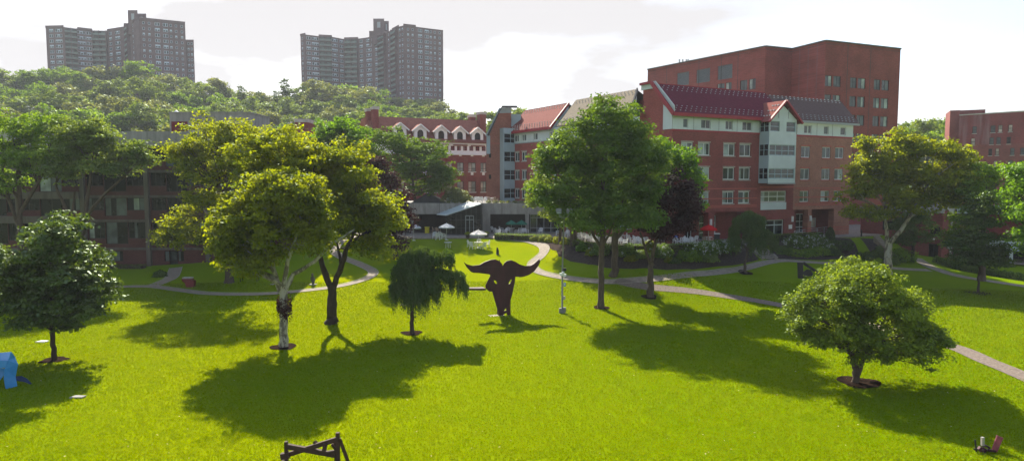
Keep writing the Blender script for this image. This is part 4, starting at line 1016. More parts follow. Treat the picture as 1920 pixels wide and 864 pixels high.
m.build('penthouse', [M['concrete'], M['red_steel'], M['white_paint']], dorm)
# small brick building top showing over the yellow trees
m = MB(); a = P(553, 240, 112); b = P(577, 240, 112); z1 = P(553, 229, 112)[2]
m.box(((a.x + b.x) / 2, 114, (z1 + 2) / 2), (b.x - a.x, 4, z1 - 2)); m.box(((a.x + b.x) / 2, 114, z1 + .25), (b.x - a.x + .2, 4.2, .55), mi=1)
m.box(((a.x + b.x) / 2, 117, (z1 - 5 + 2) / 2), (14, 9, z1 - 7))
tag(m.build('brick_outbuilding', [M['brick_old'], M['coping']], loc=((a.x + b.x) / 2, 114, 2)), 'brick stack with a pale cap showing between the yellow trees', 'building')

# ============================================================ far right blocks
FR = Plane(P(1795, 300, 169)[:2], P(1990, 300, 154)[:2]); FT = P(1795, 217, 169)[2]
frb = empty('far_brick_block', FR.at(FR.len / 2, 3), 'far red brick block at the right with a pale stained upper wall and small windows', 'building')
m = MB(); fh = []; z0 = [FR.px(1880, y)[1] for y in (242.5, 265, 286, 309)]
cols_ = {0: [(1823, 1831), (1857, 1866), (1871, 1879), (1890, 1898), (1927, 1935), (1945, 1953)], 1: [(1821, 1829), (1856, 1864), (1869, 1877), (1888, 1896), (1925, 1933), (1943, 1951)],
         2: [(1808, 1815), (1819, 1827), (1855, 1862), (1868, 1875), (1896, 1904), (1915, 1923), (1935, 1943)], 3: [(1807, 1814), (1818, 1825), (1866, 1873), (1893, 1902), (1914, 1922), (1934, 1942)]}
zz_ = FR.px(1820, 272)[1]
for k in range(6):
    for a, b in cols_[min(k, 3)]:
        z = z0[k] if k < 4 else z0[3] - 3.0 * (k - 3); fh.append((FR.px(a, 250)[0], FR.px(b, 250)[0], z - .7, z + 1.0))
wall_grid(m, FR, 0, FR.px(1858, 250)[0], zz_, FT, [h for h in fh if h[1] < FR.px(1858, 250)[0] + 3 and h[2] > zz_ - .3], 1, rev=.2)
wall_grid(m, FR, FR.px(1858, 250)[0], FR.len, zz_, FT, [h for h in fh if h[0] > FR.px(1858, 250)[0] - 3 and h[2] > zz_ - .3], 2, rev=.2)
wall_grid(m, FR, 0, FR.len, 2, zz_, [h for h in fh if h[2] < zz_ - .3], 0, rev=.2)
c0 = P(1778, 300, 171); pz = P(1778, 207, 171)[2]
m.poly([FR.at(0, 2), FR.at(0, 2, -14), FR.at(0, FT, -14), FR.at(0, FT)], 0); m.poly([FR.at(0, FT, 0), FR.at(FR.len, FT), FR.at(FR.len, FT, -14), FR.at(0, FT, -14)], 3)
PP = Plane((c0.x, 171), (P(1826, 300, 168).x, 168.7))
m.slab([PP.at(0, 2, -.6), PP.at(2.1, 2, -.6), PP.at(2.1, pz, -.6), PP.at(0, pz, -.6)], -PP.n * 10, mi=0)
m.slab([PP.at(2.1, FT - 1, -1.5), PP.at(7.5, FT - 1, -1.5), PP.at(7.5, pz, -1.5), PP.at(2.1, pz, -1.5)], -PP.n * 9, mi=0)
m.build('wall', [M['brick_old'], M['brick_stain'], M['brick_maroon'], M['lead']], frb)
m = MB(); m.bar(FR.at(0, FT + .1, .05), FR.at(FR.len, FT + .1, .05), .3, .25); m.build('coping', M['coping'], frb)
for h in fh: window(frb, FR, *h, nx=1, nz=(.5,), fw=.1, frame='frame_dark', panes=('curtain_grey', 'curtain_warm', 'glass_dark'), rec=.12, sill='coping')

LR = Plane(P(1612, 460, 99)[:2], P(1765, 470, 90)[:2]); lrb = empty('low_brick_annexe', LR.at(LR.len / 2, 1), 'low brick annexe with an arched black door, standing behind the slim white trunked tree', 'building')
m = MB(); lz = LR.px(1700, 392)[1]; dd = (LR.px(1740, 470)[0], LR.px(1759, 470)[0], .5, LR.px(1750, 457)[1]); w1 = (LR.px(1744, 400)[0], LR.px(1764, 400)[0], LR.px(1750, 442)[1], LR.px(1750, 425)[1])
w2 = (LR.px(1655, 400)[0], LR.px(1690, 400)[0], LR.px(1680, 432)[1], LR.px(1680, 415)[1])
wall_grid(m, LR, 0, LR.len, .0, lz, [dd, w1, w2], 0, rev=.3)
q = [LR.at(0, 0), LR.at(LR.len, 0), LR.at(LR.len, 0, -12), LR.at(0, 0, -12)]
for a, b in ((1, 2), (2, 3), (3, 0)): m.poly([(q[a].x, q[a].y, 0), (q[b].x, q[b].y, 0), (q[b].x, q[b].y, lz), (q[a].x, q[a].y, lz)])
m.poly([(p.x, p.y, lz) for p in q], 1)
m.build('wall', [M['brick_old'], M['lead']], lrb)
window(lrb, LR, *dd, nx=2, fw=.08, frame='frame_dark', panes=('glass_dark',), rec=.2, name='door')
window(lrb, LR, *w1, nx=3, fw=.06, frame='frame_dark', panes=('glass_dark',), rec=.2); window(lrb, LR, *w2, nx=4, fw=.06, frame='frame_dark', panes=('glass_dark',), rec=.2)
m = MB(); band_strip(m, LR, -.1, LR.len + .1, lz - .4, lz + .2, .12, .3); m.build('roof_edge', M['coping'], lrb)
m = MB(); m.box(LR.at(LR.px(1750, 448)[0], LR.px(1750, 448)[1], .1), (.4, .2, .2)); m.build('wall_lamp', M['white_paint'], lrb)
m = MB()                                            # pale outside stair tower
for ya, yb in ((390, 410), (446, 466)):
    a, b = P(1770, ya, 91), P(1770, yb, 91); m.box(((P(1768, 400, 91).x + P(1790, 400, 91).x) / 2, 91.2, (a.z + b.z) / 2), (1.6, .3, a.z - b.z))
x0, x1 = P(1768, 400, 91).x, P(1790, 400, 91).x
m.box((x1 - .1, 93, 4.3), (.25, 3.4, 8)); m.box((x0 + .1, 93, 4.3), (.25, 3.4, 8)); m.box(((x0 + x1) / 2, 94.6, 4), (1.6, .2, 7.6), mi=1)
tag(m.build('stair_tower', [M['coping'], M['interior']], loc=((x0 + x1) / 2, 91, .6)), 'narrow open stair tower with cream concrete fronts beside the brick annexe', 'stair tower')
m = MB(); wt = Plane(P(1792, 450, 91)[:2], P(2010, 450, 84)[:2])
wb = empty('white_arcade', wt.at(wt.len / 2, .7), 'low building with broad white balcony bands over a shaded arcade at the right edge', 'building')
for ya, yb, o in ((452, 470, 0), (386, 403, -1.2)):
    z1, z0 = wt.px(1890, ya)[1], wt.px(1890, yb)[1]; m = MB(); m.slab([wt.at(0, z0, o), wt.at(wt.len, z0, o), wt.at(wt.len, z1, o), wt.at(0, z1, o)], -wt.n * .3)
    m.slab([wt.at(0, z0, o - .3), wt.at(wt.len, z0, o - .3), wt.at(wt.len, z0, -8), wt.at(0, z0, -8)], (0, 0, .3)); m.build('balcony_band', M['panel_white'], wb)
m = MB(); 
for k in range(14): u = wt.len * k / 13; m.bar(wt.at(u, wt.px(1890, 386)[1], -1.3), wt.at(u, wt.px(1890, 375)[1], -1.3), .05)
m.bar(wt.at(0, wt.px(1890, 375)[1], -1.3), wt.at(wt.len, wt.px(1890, 375)[1], -1.3), .07); m.bar(wt.at(0, wt.px(1890, 380)[1], -1.3), wt.at(wt.len, wt.px(1890, 380)[1], -1.3), .04)
m.build('railing', M['white_paint'], wb)
for x in (1812, 1853, 1896, 1945): u = wt.px(x, 480)[0]; m = MB(); m.box(wt.at(u, (.3 + wt.px(1890, 469)[1]) / 2, -.4), (.4, .4, wt.px(1890, 469)[1] - .3), wt.ang()); m.build('column', M['panel_white'], wb)
m = MB(); m.poly([wt.at(0, 0, -5), wt.at(wt.len, 0, -5), wt.at(wt.len, wt.px(1890, 386)[1], -5), wt.at(0, wt.px(1890, 386)[1], -5)], 0); 
m.slab([wt.at(0, .7, .8), wt.at(wt.len, .7, .8), wt.at(wt.len, .7, -5), wt.at(0, .7, -5)], (0, 0, .1), mi=2)
m.poly([wt.at(0, 0, 0), wt.at(0, 0, -8), wt.at(0, wt.px(1890, 386)[1], -8), wt.at(0, wt.px(1890, 386)[1], 0)], 1)
m.build('inner_wall', [M['brick_maroon'], M['coping'], M['paving']], wb)
for x in (1830, 1875, 1920):
    u = wt.px(x, 480)[0]; window(wb, wt, u - 1.1, u + 1.1, .85, 3.0, 3, fw=.08, frame='frame_dark', panes=('glass_dark',), out=-4.7, rec=0)

# ============================================================ the two high towers on the hill
def tower(name, label, outline, ztop, fl, nfl, wins, balcs, bulk, zbase=30, ext=None):
    """outline: (px, D) corners of the front; wins: (px, kind); balcs: (px0, px1)"""
    pts = [P(a, 100, d) for a, d in outline]; pts = [Vector((p.x, p.y, 0)) for p in pts]
    t = empty(name, (sum(p.x for p in pts) / len(pts), pts[0].y + 8, zbase), label, 'tower', 'apartment towers on the hill')
    pls = [Plane(a[:2], b[:2]) for a, b in zip(pts[:-1], pts[1:])]
    def find(px):
        for pl, (a, _), (b, _) in zip(pls, outline[:-1], outline[1:]):
            if a <= px <= b: return pl
    m = MB()
    for pl in pls: m.poly([pl.at(0, zbase), pl.at(pl.len, zbase), pl.at(pl.len, ztop), pl.at(0, ztop)])
    bk = [Vector((pts[-1].x * (1 + 17 / pts[-1].y) - 1.5, pts[-1].y + 17, 0)), Vector((pts[len(pts) // 2].x * 1.05, pts[len(pts) // 2].y + 20, 0)), Vector((pts[0].x * (1 + 17 / pts[0].y) + 1.5, pts[0].y + 17, 0))]
    allp = pts + bk
    for a, b in zip(allp[len(pts) - 1:], allp[len(pts):] + [pts[0]]): m.poly([(a.x, a.y, zbase), (b.x, b.y, zbase), (b.x, b.y, ztop), (a.x, a.y, ztop)])
    m.slab([(p.x, p.y, ztop - .6) for p in allp], (0, 0, .2), mi=1)
    for k, pl in enumerate(pls):                                                # parapets of unequal height
        if k % 2 == 0: band_strip(m, pl, 0, pl.len, ztop - .2, ztop + .9, .25, .5)
    if ext: 
        a, b, D, z = ext; x0, x1 = P(a, 100, D).x, P(b, 100, D).x; m.prism([(x0, D), (x1, D), (x1 * (1 + 14 / D) - .5, D + 14), (x0 * (1 + 14 / D), D + 14)], zbase, z)
    m.build('wall', [M['brick_tower'], M['lead']], t)
    for a, b, d, z0, z1 in bulk:
        x0, x1 = P(a, 50, d).x, P(b, 50, d).x; m = MB(); m.prism([(x0, d), (x1, d), (x1 * (1 + 7 / d) - .4, d + 7), (x0 * (1 + 8 / d), d + 8)], z0, z1)
        w = x1 - x0
        if z1 - z0 > 6: m.box(((x0 + x1) / 2, d - .05, z1 - 3.4), (w * .28, .1, 3.2), mi=1)
        m.build('lift_house', [M['brick_tower'], M['cloth_grey']], t)
    cand = []
    for px, kind in wins:
        pl = find(px)
        if ext and px > ext[0]: pl = Plane((P(ext[0], 100, ext[2]).x, ext[2]), (P(ext[1], 100, ext[2]).x, ext[2]))
        u = pl.px(px, 100)[0]; w = {'s': 1.0, 'd': 2.3, 'w': 3.9}[kind]; h = 1.25 if kind == 's' else 1.6
        for k in range(nfl):
            z = ztop - fl * (k + .62)
            if ext and px > ext[0] and z > ext[3] - 1.5: continue
            cand.append((k, pl, u, z, w, h, kind))
    cand.sort(key=lambda c: c[0]); rest = MB()
    def put(mb, c):
        k, pl, u, z, w, h, kind = c
        band_strip(mb, pl, u - w / 2, u + w / 2, z - h / 2, z + h / 2, .06, .05, mi=0)
        n = {'s': 1, 'd': 2, 'w': 3}[kind]; lo = .12 if kind == 's' else .42
        for i in range(n):
            a = u - w / 2 + w * (i + .14) / n; b = u - w / 2 + w * (i + .86) / n
            top = h / 2 - (.12 if (k * 7 + i * 3 + int(u)) % 3 else .75)
            if kind == 'w' and i == 1: top = h / 2 - .7
            band_strip(mb, pl, a, b, z - h / 2 + .15, z + top, .08, .02, mi=1 if (k * 5 + int(u * 3) + i) % 4 else 2)
    mt = [M['tower_frame'], M['glass'], M['curtain_grey']]
    for i, c in enumerate(cand):
        if i < 99: mb = MB(); put(mb, c); mb.build('window', mt, t)
        else: put(rest, c)
    if rest.v: o = rest.build('windows', mt, t); o['kind'] = 'stuff'
    for a, b in balcs:
        pl = find((a + b) / 2); u0, u1 = pl.px(a, 100)[0], pl.px(b, 100)[0]
        for k in range(nfl):
            z = ztop - fl * (k + 1); m = MB()
            band_strip(m, pl, u0, u1, z - .1, z + .12, 1.6, 1.6, mi=0)
            band_strip(m, pl, u0, u1, z + .16, z + 1.15, 1.58, .06, mi=1)
            band_strip(m, pl, u0 + .1, u1 - .1, z + .3, z + fl - .2, .05, .04, mi=2)
            n = max(1, int((u1 - u0) / 3.2))
            for i in range(n):
                c = u0 + (u1 - u0) * (i + .5) / n; band_strip(m, pl, c - 1, c + 1, z + .7, z + 2.35, .08, .02, mi=3)
            for u in (u0 + .1, (u0 + u1) / 2, u1 - .1): band_strip(m, pl, u - .1, u + .1, z + .16, z + fl - .12, 1.58, 1.5, mi=0)
            m.build('balcony', [M['brick_tower'], M['tower_rail'], M['lead'], M['curtain_grey']], t)
    return t
M['tower_frame'] = simple('tower_frame', (.46, .52, .60), .5)
M['tower_rail'] = simple('tower_rail', (.16, .20, .18), .7)
zt1 = P(120, 50.5, 365)[2]
tower('apartment_tower', 'brown brick apartment tower on the hill at far left with a stepped lower right end',
      [(88, 367), (121, 366), (147, 370), (175, 374), (203, 375), (234, 369), (244, 360), (254, 352), (263, 348), (349, 358)], zt1, 2.8, 15,
      [(98, 'd'), (112, 'w'), (154, 'w'), (168, 'd'), (208.5, 'd'), (222, 'w'), (235, 'd'), (251, 's'), (271, 's'), (281.7, 's'), (296.7, 'd'), (312, 'd'), (322, 's'), (331.7, 's'), (342.5, 's'), (354, 's'), (360, 's')],
      [(122, 146), (176, 202), (240, 245)], [(240.5, 259, 356, zt1 - 6, P(245, 19.5, 356)[2]), (259, 275, 362, zt1, P(265, 26, 362)[2]), (232, 262, 366, zt1 - 4, P(240, 44, 366)[2])], ext=(345.5, 364, 359.5, P(355, 76, 361)[2]))
zt2 = P(600, 67.5, 386)[2]
tower('apartment_tower', 'brown brick apartment tower on the hill behind the dormered house, wing stepping forward at right',
      [(564, 386), (573, 383), (598, 387), (623, 389), (646, 395), (672, 394), (712, 386), (725, 378), (736, 372), (748, 364), (757, 361), (780, 364), (831, 372)], zt2, 2.8, 24,
      [(567.5, 's'), (579, 'd'), (591.5, 'w'), (628, 'w'), (640.5, 'd'), (677.5, 'd'), (692, 'w'), (706.5, 'd'), (729, 's'), (733, 's'), (750, 's'), (755, 's'), (765.5, 's'), (774, 's'), (788, 'd'), (800.5, 'd'), (808, 's'), (815.5, 's'), (824.5, 's')],
      [(599, 622), (647, 671), (712.5, 724), (737, 746)], [(700, 720.5, 385, zt2 - 5, P(705, 35.5, 385)[2]), (720, 729, 388, zt2 - 3, P(724, 40, 388)[2]), (692, 730, 389, zt2 - 5, P(700, 58.5, 389)[2])])
# ------------------------------------------------------------------ trees
def leaf_quads(rng, cen, nor, size, asp=.62, droop=None):
    """cen, nor (n,3) -> rhombic leaf faces"""
    n = len(cen)
    nor = nor / np.maximum(np.linalg.norm(nor, axis=1, keepdims=True), 1e-6)
    rd = rng.normal(size=(n, 3)) if droop is None else np.tile(np.array([0, 0, -1.0]), (n, 1)) + rng.normal(size=(n, 3)) * droop
    t = rd - (rd * nor).sum(1, keepdims=True) * nor; t /= np.maximum(np.linalg.norm(t, axis=1, keepdims=True), 1e-6)
    b = np.cross(nor, t); s = (size * rng.uniform(.65, 1.25, n))[:, None]
    return np.stack([cen - t * s * .5, cen + b * s * .5 * asp, cen + t * s * .5, cen - b * s * .5 * asp], 1)

def crown_points(rng, lobes, leaf, total, clump=.85, flat=.6, hollow=.5):
    """lobes: (centre, radii). Clumps of leaves, most of them towards the outside of each lobe."""
    sub = []
    for c, r in lobes:                               # break every lobe into smaller bosses for an uneven outline
        sub.append((c, tuple(q * .6 for q in r)))
        k = 7; a0 = rng.random() * 6.28
        for i in range(k):
            dz = -.75 + 1.6 * (i + .5) / k + rng.normal() * .1; a = a0 + i * 2.4; h = math.sqrt(max(0, 1 - min(1, dz * dz)))
            q = rng.uniform(.55, .88); s_ = rng.uniform(.28, .48)
            sub.append(((c[0] + math.cos(a) * h * q * r[0], c[1] + math.sin(a) * h * q * r[1], c[2] + dz * q * r[2]), tuple(s_ * w_ for w_ in r)))
    lobes = sub
    vol = np.array([l[1][0] * l[1][1] * l[1][2] for l in lobes]) ** (2 / 3.0)
    cen = []; nor = []; tint = []
    for (c, r), v in zip(lobes, vol / vol.sum()):
        nl = int(total * v); per = 18; nc = max(3, int(nl * 1.35) // per)
        d = rng.normal(size=(nc, 3)); d /= np.linalg.norm(d, axis=1, keepdims=True)
        d[:, 2] = np.where(d[:, 2] < -.8, -d[:, 2], d[:, 2])
        wob = 1 + .13 * np.sin(d[:, 0] * 5 + c[0]) + .12 * np.sin(d[:, 2] * 7 + c[2]) + .09 * np.sin(d[:, 1] * 9 + c[1])
        rad = (hollow + (1 - hollow) * rng.random(nc) ** .6) * wob
        cc = np.array(c) + d * rad[:, None] * np.array(r)
        sc = 2.1 * clump
        nv = np.array([noise.noise(Vector(q) / sc) + .5 * noise.noise(Vector(q) / (sc * .45)) for q in cc])
        cc = cc + d * (nv * .55 * clump)[:, None]
        kp = nv > -.03; cc, d, nv = cc[kp], d[kp], nv[kp]; nc = len(cc)
        cr = clump * rng.uniform(.55, 1.3, nc)
        o = rng.normal(size=(nc, per, 3)); o /= np.linalg.norm(o, axis=2, keepdims=True)
        o[:, :, 2] = np.where(o[:, :, 2] < -.2, -o[:, :, 2] * .7, o[:, :, 2])
        rr = rng.random((nc, per)) ** .45
        p = cc[:, None, :] + o * (rr * cr[:, None])[:, :, None] * np.array([1, 1, flat])
        n = o * .7 + d[:, None, :] * .35 + np.array([0, 0, .55]) + rng.normal(size=(nc, per, 3)) * .75
        cen.append(p.reshape(-1, 3)); nor.append(n.reshape(-1, 3))
        tint.append(np.clip((rng.random((nc, 1)) ** 1.5 * .6 + rng.random((nc, per)) ** 1.6 * .55), 0, 1).ravel())
    return np.concatenate(cen), np.concatenate(nor), np.concatenate(tint)

def limb_path(rng, a, b, sag=.02, k=7, wob=.05):
    a = np.array(a); b = np.array(b); L_ = np.linalg.norm(b - a); out = []
    m = a * .45 + b * .55 + np.array([0, 0, -sag * L_]) + rng.normal(size=3) * wob * L_
    for i in range(k):
        t = i / (k - 1); out.append(tuple((1 - t) ** 2 * a + 2 * t * (1 - t) * m + t * t * b + (rng.normal(size=3) * wob * .25 * L_ if 0 < i < k - 1 else 0)))
    return out

def tree(name, label, basepx, lobes, leafmat, bark='bark', leaf=.28, total=30000, tr=.3, fork=.45, D=None, dy=0, limbs=None, group=None, cat='tree', clump=.85, flat=.6,
         hollow=.45, weep=False, seed=1, lean=(0, 0), depth=.62, extra=0, multi=None, twigs=26, autolimb=True):
    rng = np.random.default_rng(seed)
    if D is None: b = G(*basepx)
    else: p = P(basepx[0], basepx[1], D); b = Vector((p.x, p.y, g1(p.x, p.y)))
    Dc = b.y
    root = empty(name, tuple(b), label, cat, group)
    L3 = []
    x0 = min(l[0] - l[2] for l in lobes); x1 = max(l[0] + l[2] for l in lobes); W_ = (x1 - x0) / 2 * Dc / F
    cx = P((x0 + x1) / 2, 400, Dc).x
    for i, l in enumerate(lobes):
        c = P(l[0], l[1], Dc); rx, rz = l[2] * Dc / F, l[3] * Dc / F; ry = (rx + rz) / 2
        dd = math.sqrt(max(0.05, 1 - min(1, abs(c.x - cx) / W_) ** 2)) * W_ * depth
        if dd > ry * .7:
            e = dd - ry * .5
            for s in (-1, 1):
                off = s * e * rng.uniform(.75, 1.0); k = (Dc + off) / Dc
                # same outline from a distance, a step nearer or farther
                L3.append(((c.x * (1 + (k - 1) * .5), c.y + off, c.z - rz * .12), (rx * .88, ry * .95, rz * .86)))
        L3.append(((c.x, c.y + dy, c.z), (rx, ry, rz)))
    cen, nor, tint = crown_points(rng, L3, leaf, total, clump, flat, hollow) if not weep else (None, None, None)
    if weep:
        cs, ns, ts, dr = [], [], [], []
        tot = sum(l[1][0] * l[1][2] for l in L3)
        for c, r in L3:
            ns_ = int(total / 42 * r[0] * r[2] / tot)
            th = rng.random(ns_) * 2 * math.pi; ph = rng.random(ns_) ** .75 * 1.5
            st = np.array(c) + np.stack([np.cos(th) * np.sin(ph) * r[0], np.sin(th) * np.sin(ph) * r[1], np.cos(ph) * r[2]], 1) * rng.uniform(.6, 1.02, ns_)[:, None]
            ln = (.25 + rng.random(ns_) ** 1.6 * 1.5) * r[2] * weep * (.5 + .7 * np.sin(ph))
            t = np.linspace(0, 1, 42)[None, :, None]
            outw = np.stack([np.cos(th), np.sin(th), 0 * th], 1)
            p = st[:, None, :] + outw[:, None, :] * (np.sqrt(t) * .22 * r[0]) + np.array([0, 0, -1.0]) * (t ** 1.25 * ln[:, None, None]) + rng.normal(size=(ns_, 42, 3)) * .055
            cs.append(p.reshape(-1, 3)); ns.append((outw[:, None, :] * .8 + rng.normal(size=(ns_, 42, 3)) * .6).reshape(-1, 3)); ts.append(np.repeat(rng.random(ns_), 42) * .6 + rng.random(ns_ * 42) * .4)
        cen, nor, tint = np.concatenate(cs), np.concatenate(ns), np.concatenate(ts)
        zmin = b.z + (P(basepx[0], max(l[1] + l[3] for l in lobes), Dc).z - b.z) * .8
    keep = cen[:, 2] > b.z + .5; cen, nor, tint = cen[keep], nor[keep], tint[keep]
    V = leaf_quads(rng, cen, nor, leaf, droop=.35 if weep else None, asp=.4 if weep else .62)
    cr = quads_np('crown', V, M[leafmat], tint, parent=root, loc=tuple(b))
    # wood
    mb = MB(); top = max(c[2] for c, r in L3); cz = sum(c[2] for c, r in L3) / len(L3)
    fk = Vector((b.x + lean[0], b.y + lean[1], b.z + (cz - b.z) * fork))
    trunk_top = Vector((fk.x + (P((x0 + x1) / 2, 400, Dc).x - fk.x) * .5, fk.y, b.z + (top - b.z) * .82))
    starts = []
    if limbs:
        for pl in limbs:                             # traced limbs: (px, py, depth step, radius)
            pts = [P(q[0], q[1], Dc + q[2]) for q in pl]; rad = [q[3] for q in pl]
            pts2, rad2 = [], []
            for i in range(len(pts) - 1):
                for j in range(4): t = j / 4; pts2.append(pts[i].lerp(pts[i + 1], t) + Vector(rng.normal(size=3) * rad[i] * .12)); rad2.append((rad[i] * (1 - t) + rad[i + 1] * t) * rng.uniform(.93, 1.07))
            pts2.append(pts[-1]); rad2.append(rad[-1])
            mb.tube(pts2, rad2, 9, wob=.06); starts.append((pts[-1], rad[-1]))
            if len(pts) > 2: starts.append((pts[-2], rad[-2] * .7))
    else:
        n = 8; pp = []; rr = []
        for i in range(n):
            t = i / (n - 1); q = Vector((b.x, b.y, b.z - .15)).lerp(fk, t) + Vector((rng.normal() * .04, rng.normal() * .04, 0)) * (1 if 0 < i < n - 1 else 0)
            pp.append(q); rr.append(tr * (1.45 - .45 * min(1, t * 5)) * (1 - .22 * t))
        mb.tube(pp, rr, 10, wob=.07)
        q = limb_path(rng, fk - Vector((0, 0, .2)), trunk_top, 0, 7, .03); mb.tube(q, [tr * .72 * (1 - .75 * i / 6) for i in range(7)], 8); starts += [(Vector(a), tr * .4) for a in q[1:5]] + [(fk, tr * .7)]
    for (c, r) in (L3 if autolimb else L3[::2]):
        c = Vector(c); s = min(starts, key=lambda s: (s[0] - c).length + max(0, s[0].z - c.z + .5) * 2.5)
        rb = min(s[1] * .75, tr * .42); q = limb_path(rng, s[0] - Vector((0, 0, .1)), c, -.08, 7, .05); mb.tube(q, [rb * (1 - .82 * i / 6) for i in range(7)], 6)
        for _ in range(3):
            e = c + Vector((rng.normal() * r[0], rng.normal() * r[1], abs(rng.normal()) * r[2])) * .45; k = Vector(q[rng.integers(3, 6)])
            mb.tube(limb_path(rng, k, e, -.05, 5, .06), [rb * .35 * (1 - .8 * i / 4) for i in range(5)], 5)
    mb.build('trunk', M[bark], root, smooth=True)
    return root

# front left tree with pale tipped leaves
tree('shade_tree', 'round dark green tree with pale leaf tips at far left, in front of the dormitory', (102, 675),
     [(95, 455, 55, 48), (50, 500, 60, 58), (140, 500, 50, 55), (30, 565, 50, 45), (100, 555, 60, 50), (160, 560, 45, 40), (190, 540, 28, 30), (120, 430, 30, 25), (-15, 520, 45, 60), (70, 590, 40, 22), (140, 598, 35, 18)],
     'leaf_maple', leaf=.27, total=62000, tr=.17, fork=.4, clump=.62, flat=.45, seed=2, bark='bark_dark')
# two spreading trees before the dormitory
tree('locust_tree', 'wide yellowish topped tree with many grey limbs before the dormitory, nearer the left edge', (38, 500),
     [(30, 240, 55, 38), (90, 245, 55, 40), (0, 290, 55, 48), (60, 300, 60, 40), (110, 290, 40, 40), (-30, 340, 40, 40), (20, 345, 40, 25)],
     'leaf_hill_green', leaf=.30, total=38000, D=74, tr=.33, seed=3, clump=.9, flat=.4, bark='bark', depth=.4,
     limbs=[[(42, 500, 0, .36), (38, 430, 0, .3), (36, 370, 0, .26), (34, 300, 0, .2)], [(38, 430, 0, .24), (15, 370, .5, .17), (5, 320, 1, .12)], [(37, 400, 0, .22), (70, 345, -.5, .16), (95, 300, -1, .11)]])
tree('locust_tree', 'wide flat topped tree on spreading dark limbs, right of the yellow topped one', (150, 500),
     [(140, 245, 50, 32), (190, 260, 50, 35), (235, 285, 42, 28), (262, 300, 28, 20), (170, 305, 50, 30), (110, 320, 40, 30), (215, 315, 35, 20), (150, 270, 40, 40)],
     'leaf_hill', leaf=.30, total=40000, D=73, tr=.33, seed=4, clump=.9, flat=.4, depth=.4,
     limbs=[[(148, 500, 0, .36), (152, 445, 0, .3), (158, 410, 0, .25), (168, 350, 0, .16), (172, 310, 0, .1)], [(152, 445, 0, .24), (125, 395, .5, .18), (105, 350, .6, .12)], [(158, 410, 0, .22), (195, 365, -.6, .15), (235, 330, -1, .1)], [(135, 410, .3, .15), (140, 360, 1, .1)]])
# plane trees left of the middle
tree('plane_tree', 'yellow green plane tree with a low leafy arm, standing beside the bench', (430, 530),
     [(395, 255, 50, 36), (350, 280, 40, 38), (445, 255, 45, 38), (490, 265, 35, 40), (375, 320, 45, 38), (430, 320, 50, 45), (345, 300, 25, 25), (385, 375, 40, 30), (330, 425, 38, 26), (370, 445, 45, 30), (310, 450, 22, 18), (425, 400, 40, 40), (420, 470, 25, 30), (350, 400, 25, 20)],
     'leaf_yellow', leaf=.30, total=46000, tr=.42, fork=.35, seed=5, clump=.8, depth=.5, bark='bark')
tree('plane_tree', 'tall plane tree with flaking white trunk wrapped in dark ivy halfway up', (532, 650),
     [(500, 355, 60, 42), (560, 370, 50, 45), (450, 400, 48, 45), (520, 425, 65, 50), (590, 410, 40, 50), (440, 450, 42, 45), (480, 480, 45, 30), (580, 455, 40, 30), (430, 490, 30, 24), (540, 345, 45, 28), (470, 505, 30, 16), (415, 440, 22, 30), (600, 440, 36, 30)],
     'leaf_yellow', bark='bark_plane', leaf=.25, total=72000, seed=6, clump=.62, flat=.6, depth=.55, tr=.33,
     limbs=[[(531, 652, 0, .35), (532, 620, 0, .28), (533, 580, 0, .28), (530, 545, 0, .27), (526, 530, 0, .2)], [(527, 548, 0, .2), (512, 500, .3, .15), (512, 455, .6, .12), (505, 420, .8, .08)], [(530, 548, 0, .18), (540, 490, -.3, .14), (552, 455, -.5, .11), (565, 420, -.8, .07)],
            [(532, 550, 0, .17), (550, 515, .3, .15), (590, 490, .6, .12), (625, 455, .8, .09), (665, 430, 1, .05)], [(520, 520, 0, .12), (503, 495, -.6, .09), (495, 460, -1, .06)]])
tree('plane_tree', 'tall yellow plane tree on a dark double forked trunk, behind the white trunked one', (622, 607),
     [(540, 270, 50, 38), (480, 290, 45, 42), (600, 300, 50, 42), (650, 310, 38, 36), (560, 325, 60, 45), (490, 340, 45, 45), (630, 360, 55, 45), (690, 385, 48, 42), (715, 420, 38, 34), (660, 420, 48, 40), (700, 460, 40, 28), (725, 390, 25, 28), (640, 400, 40, 40), (590, 360, 50, 50), (675, 330, 30, 25), (745, 425, 14, 16)],
     'leaf_yellow', bark='bark_dark', leaf=.28, total=90000, seed=7, clump=.75, flat=.6, depth=.5, tr=.36,
     limbs=[[(623, 610, 0, .52), (622, 590, 0, .40), (622, 550, 0, .36), (623, 535, 0, .34)], [(622, 540, 0, .28), (606, 505, .3, .24), (598, 470, .5, .2), (592, 430, .8, .16), (580, 380, 1, .1)], [(624, 540, 0, .26), (640, 500, -.3, .22), (648, 470, -.5, .18), (662, 440, -.6, .12), (680, 410, -.8, .07)], [(640, 500, -.3, .14), (634, 465, .3, .1), (625, 430, .5, .06)], [(648, 472, -.4, .13), (675, 440, -.2, .08)]])
iv = MB(); g = P(533, 578, G(532, 650).y)
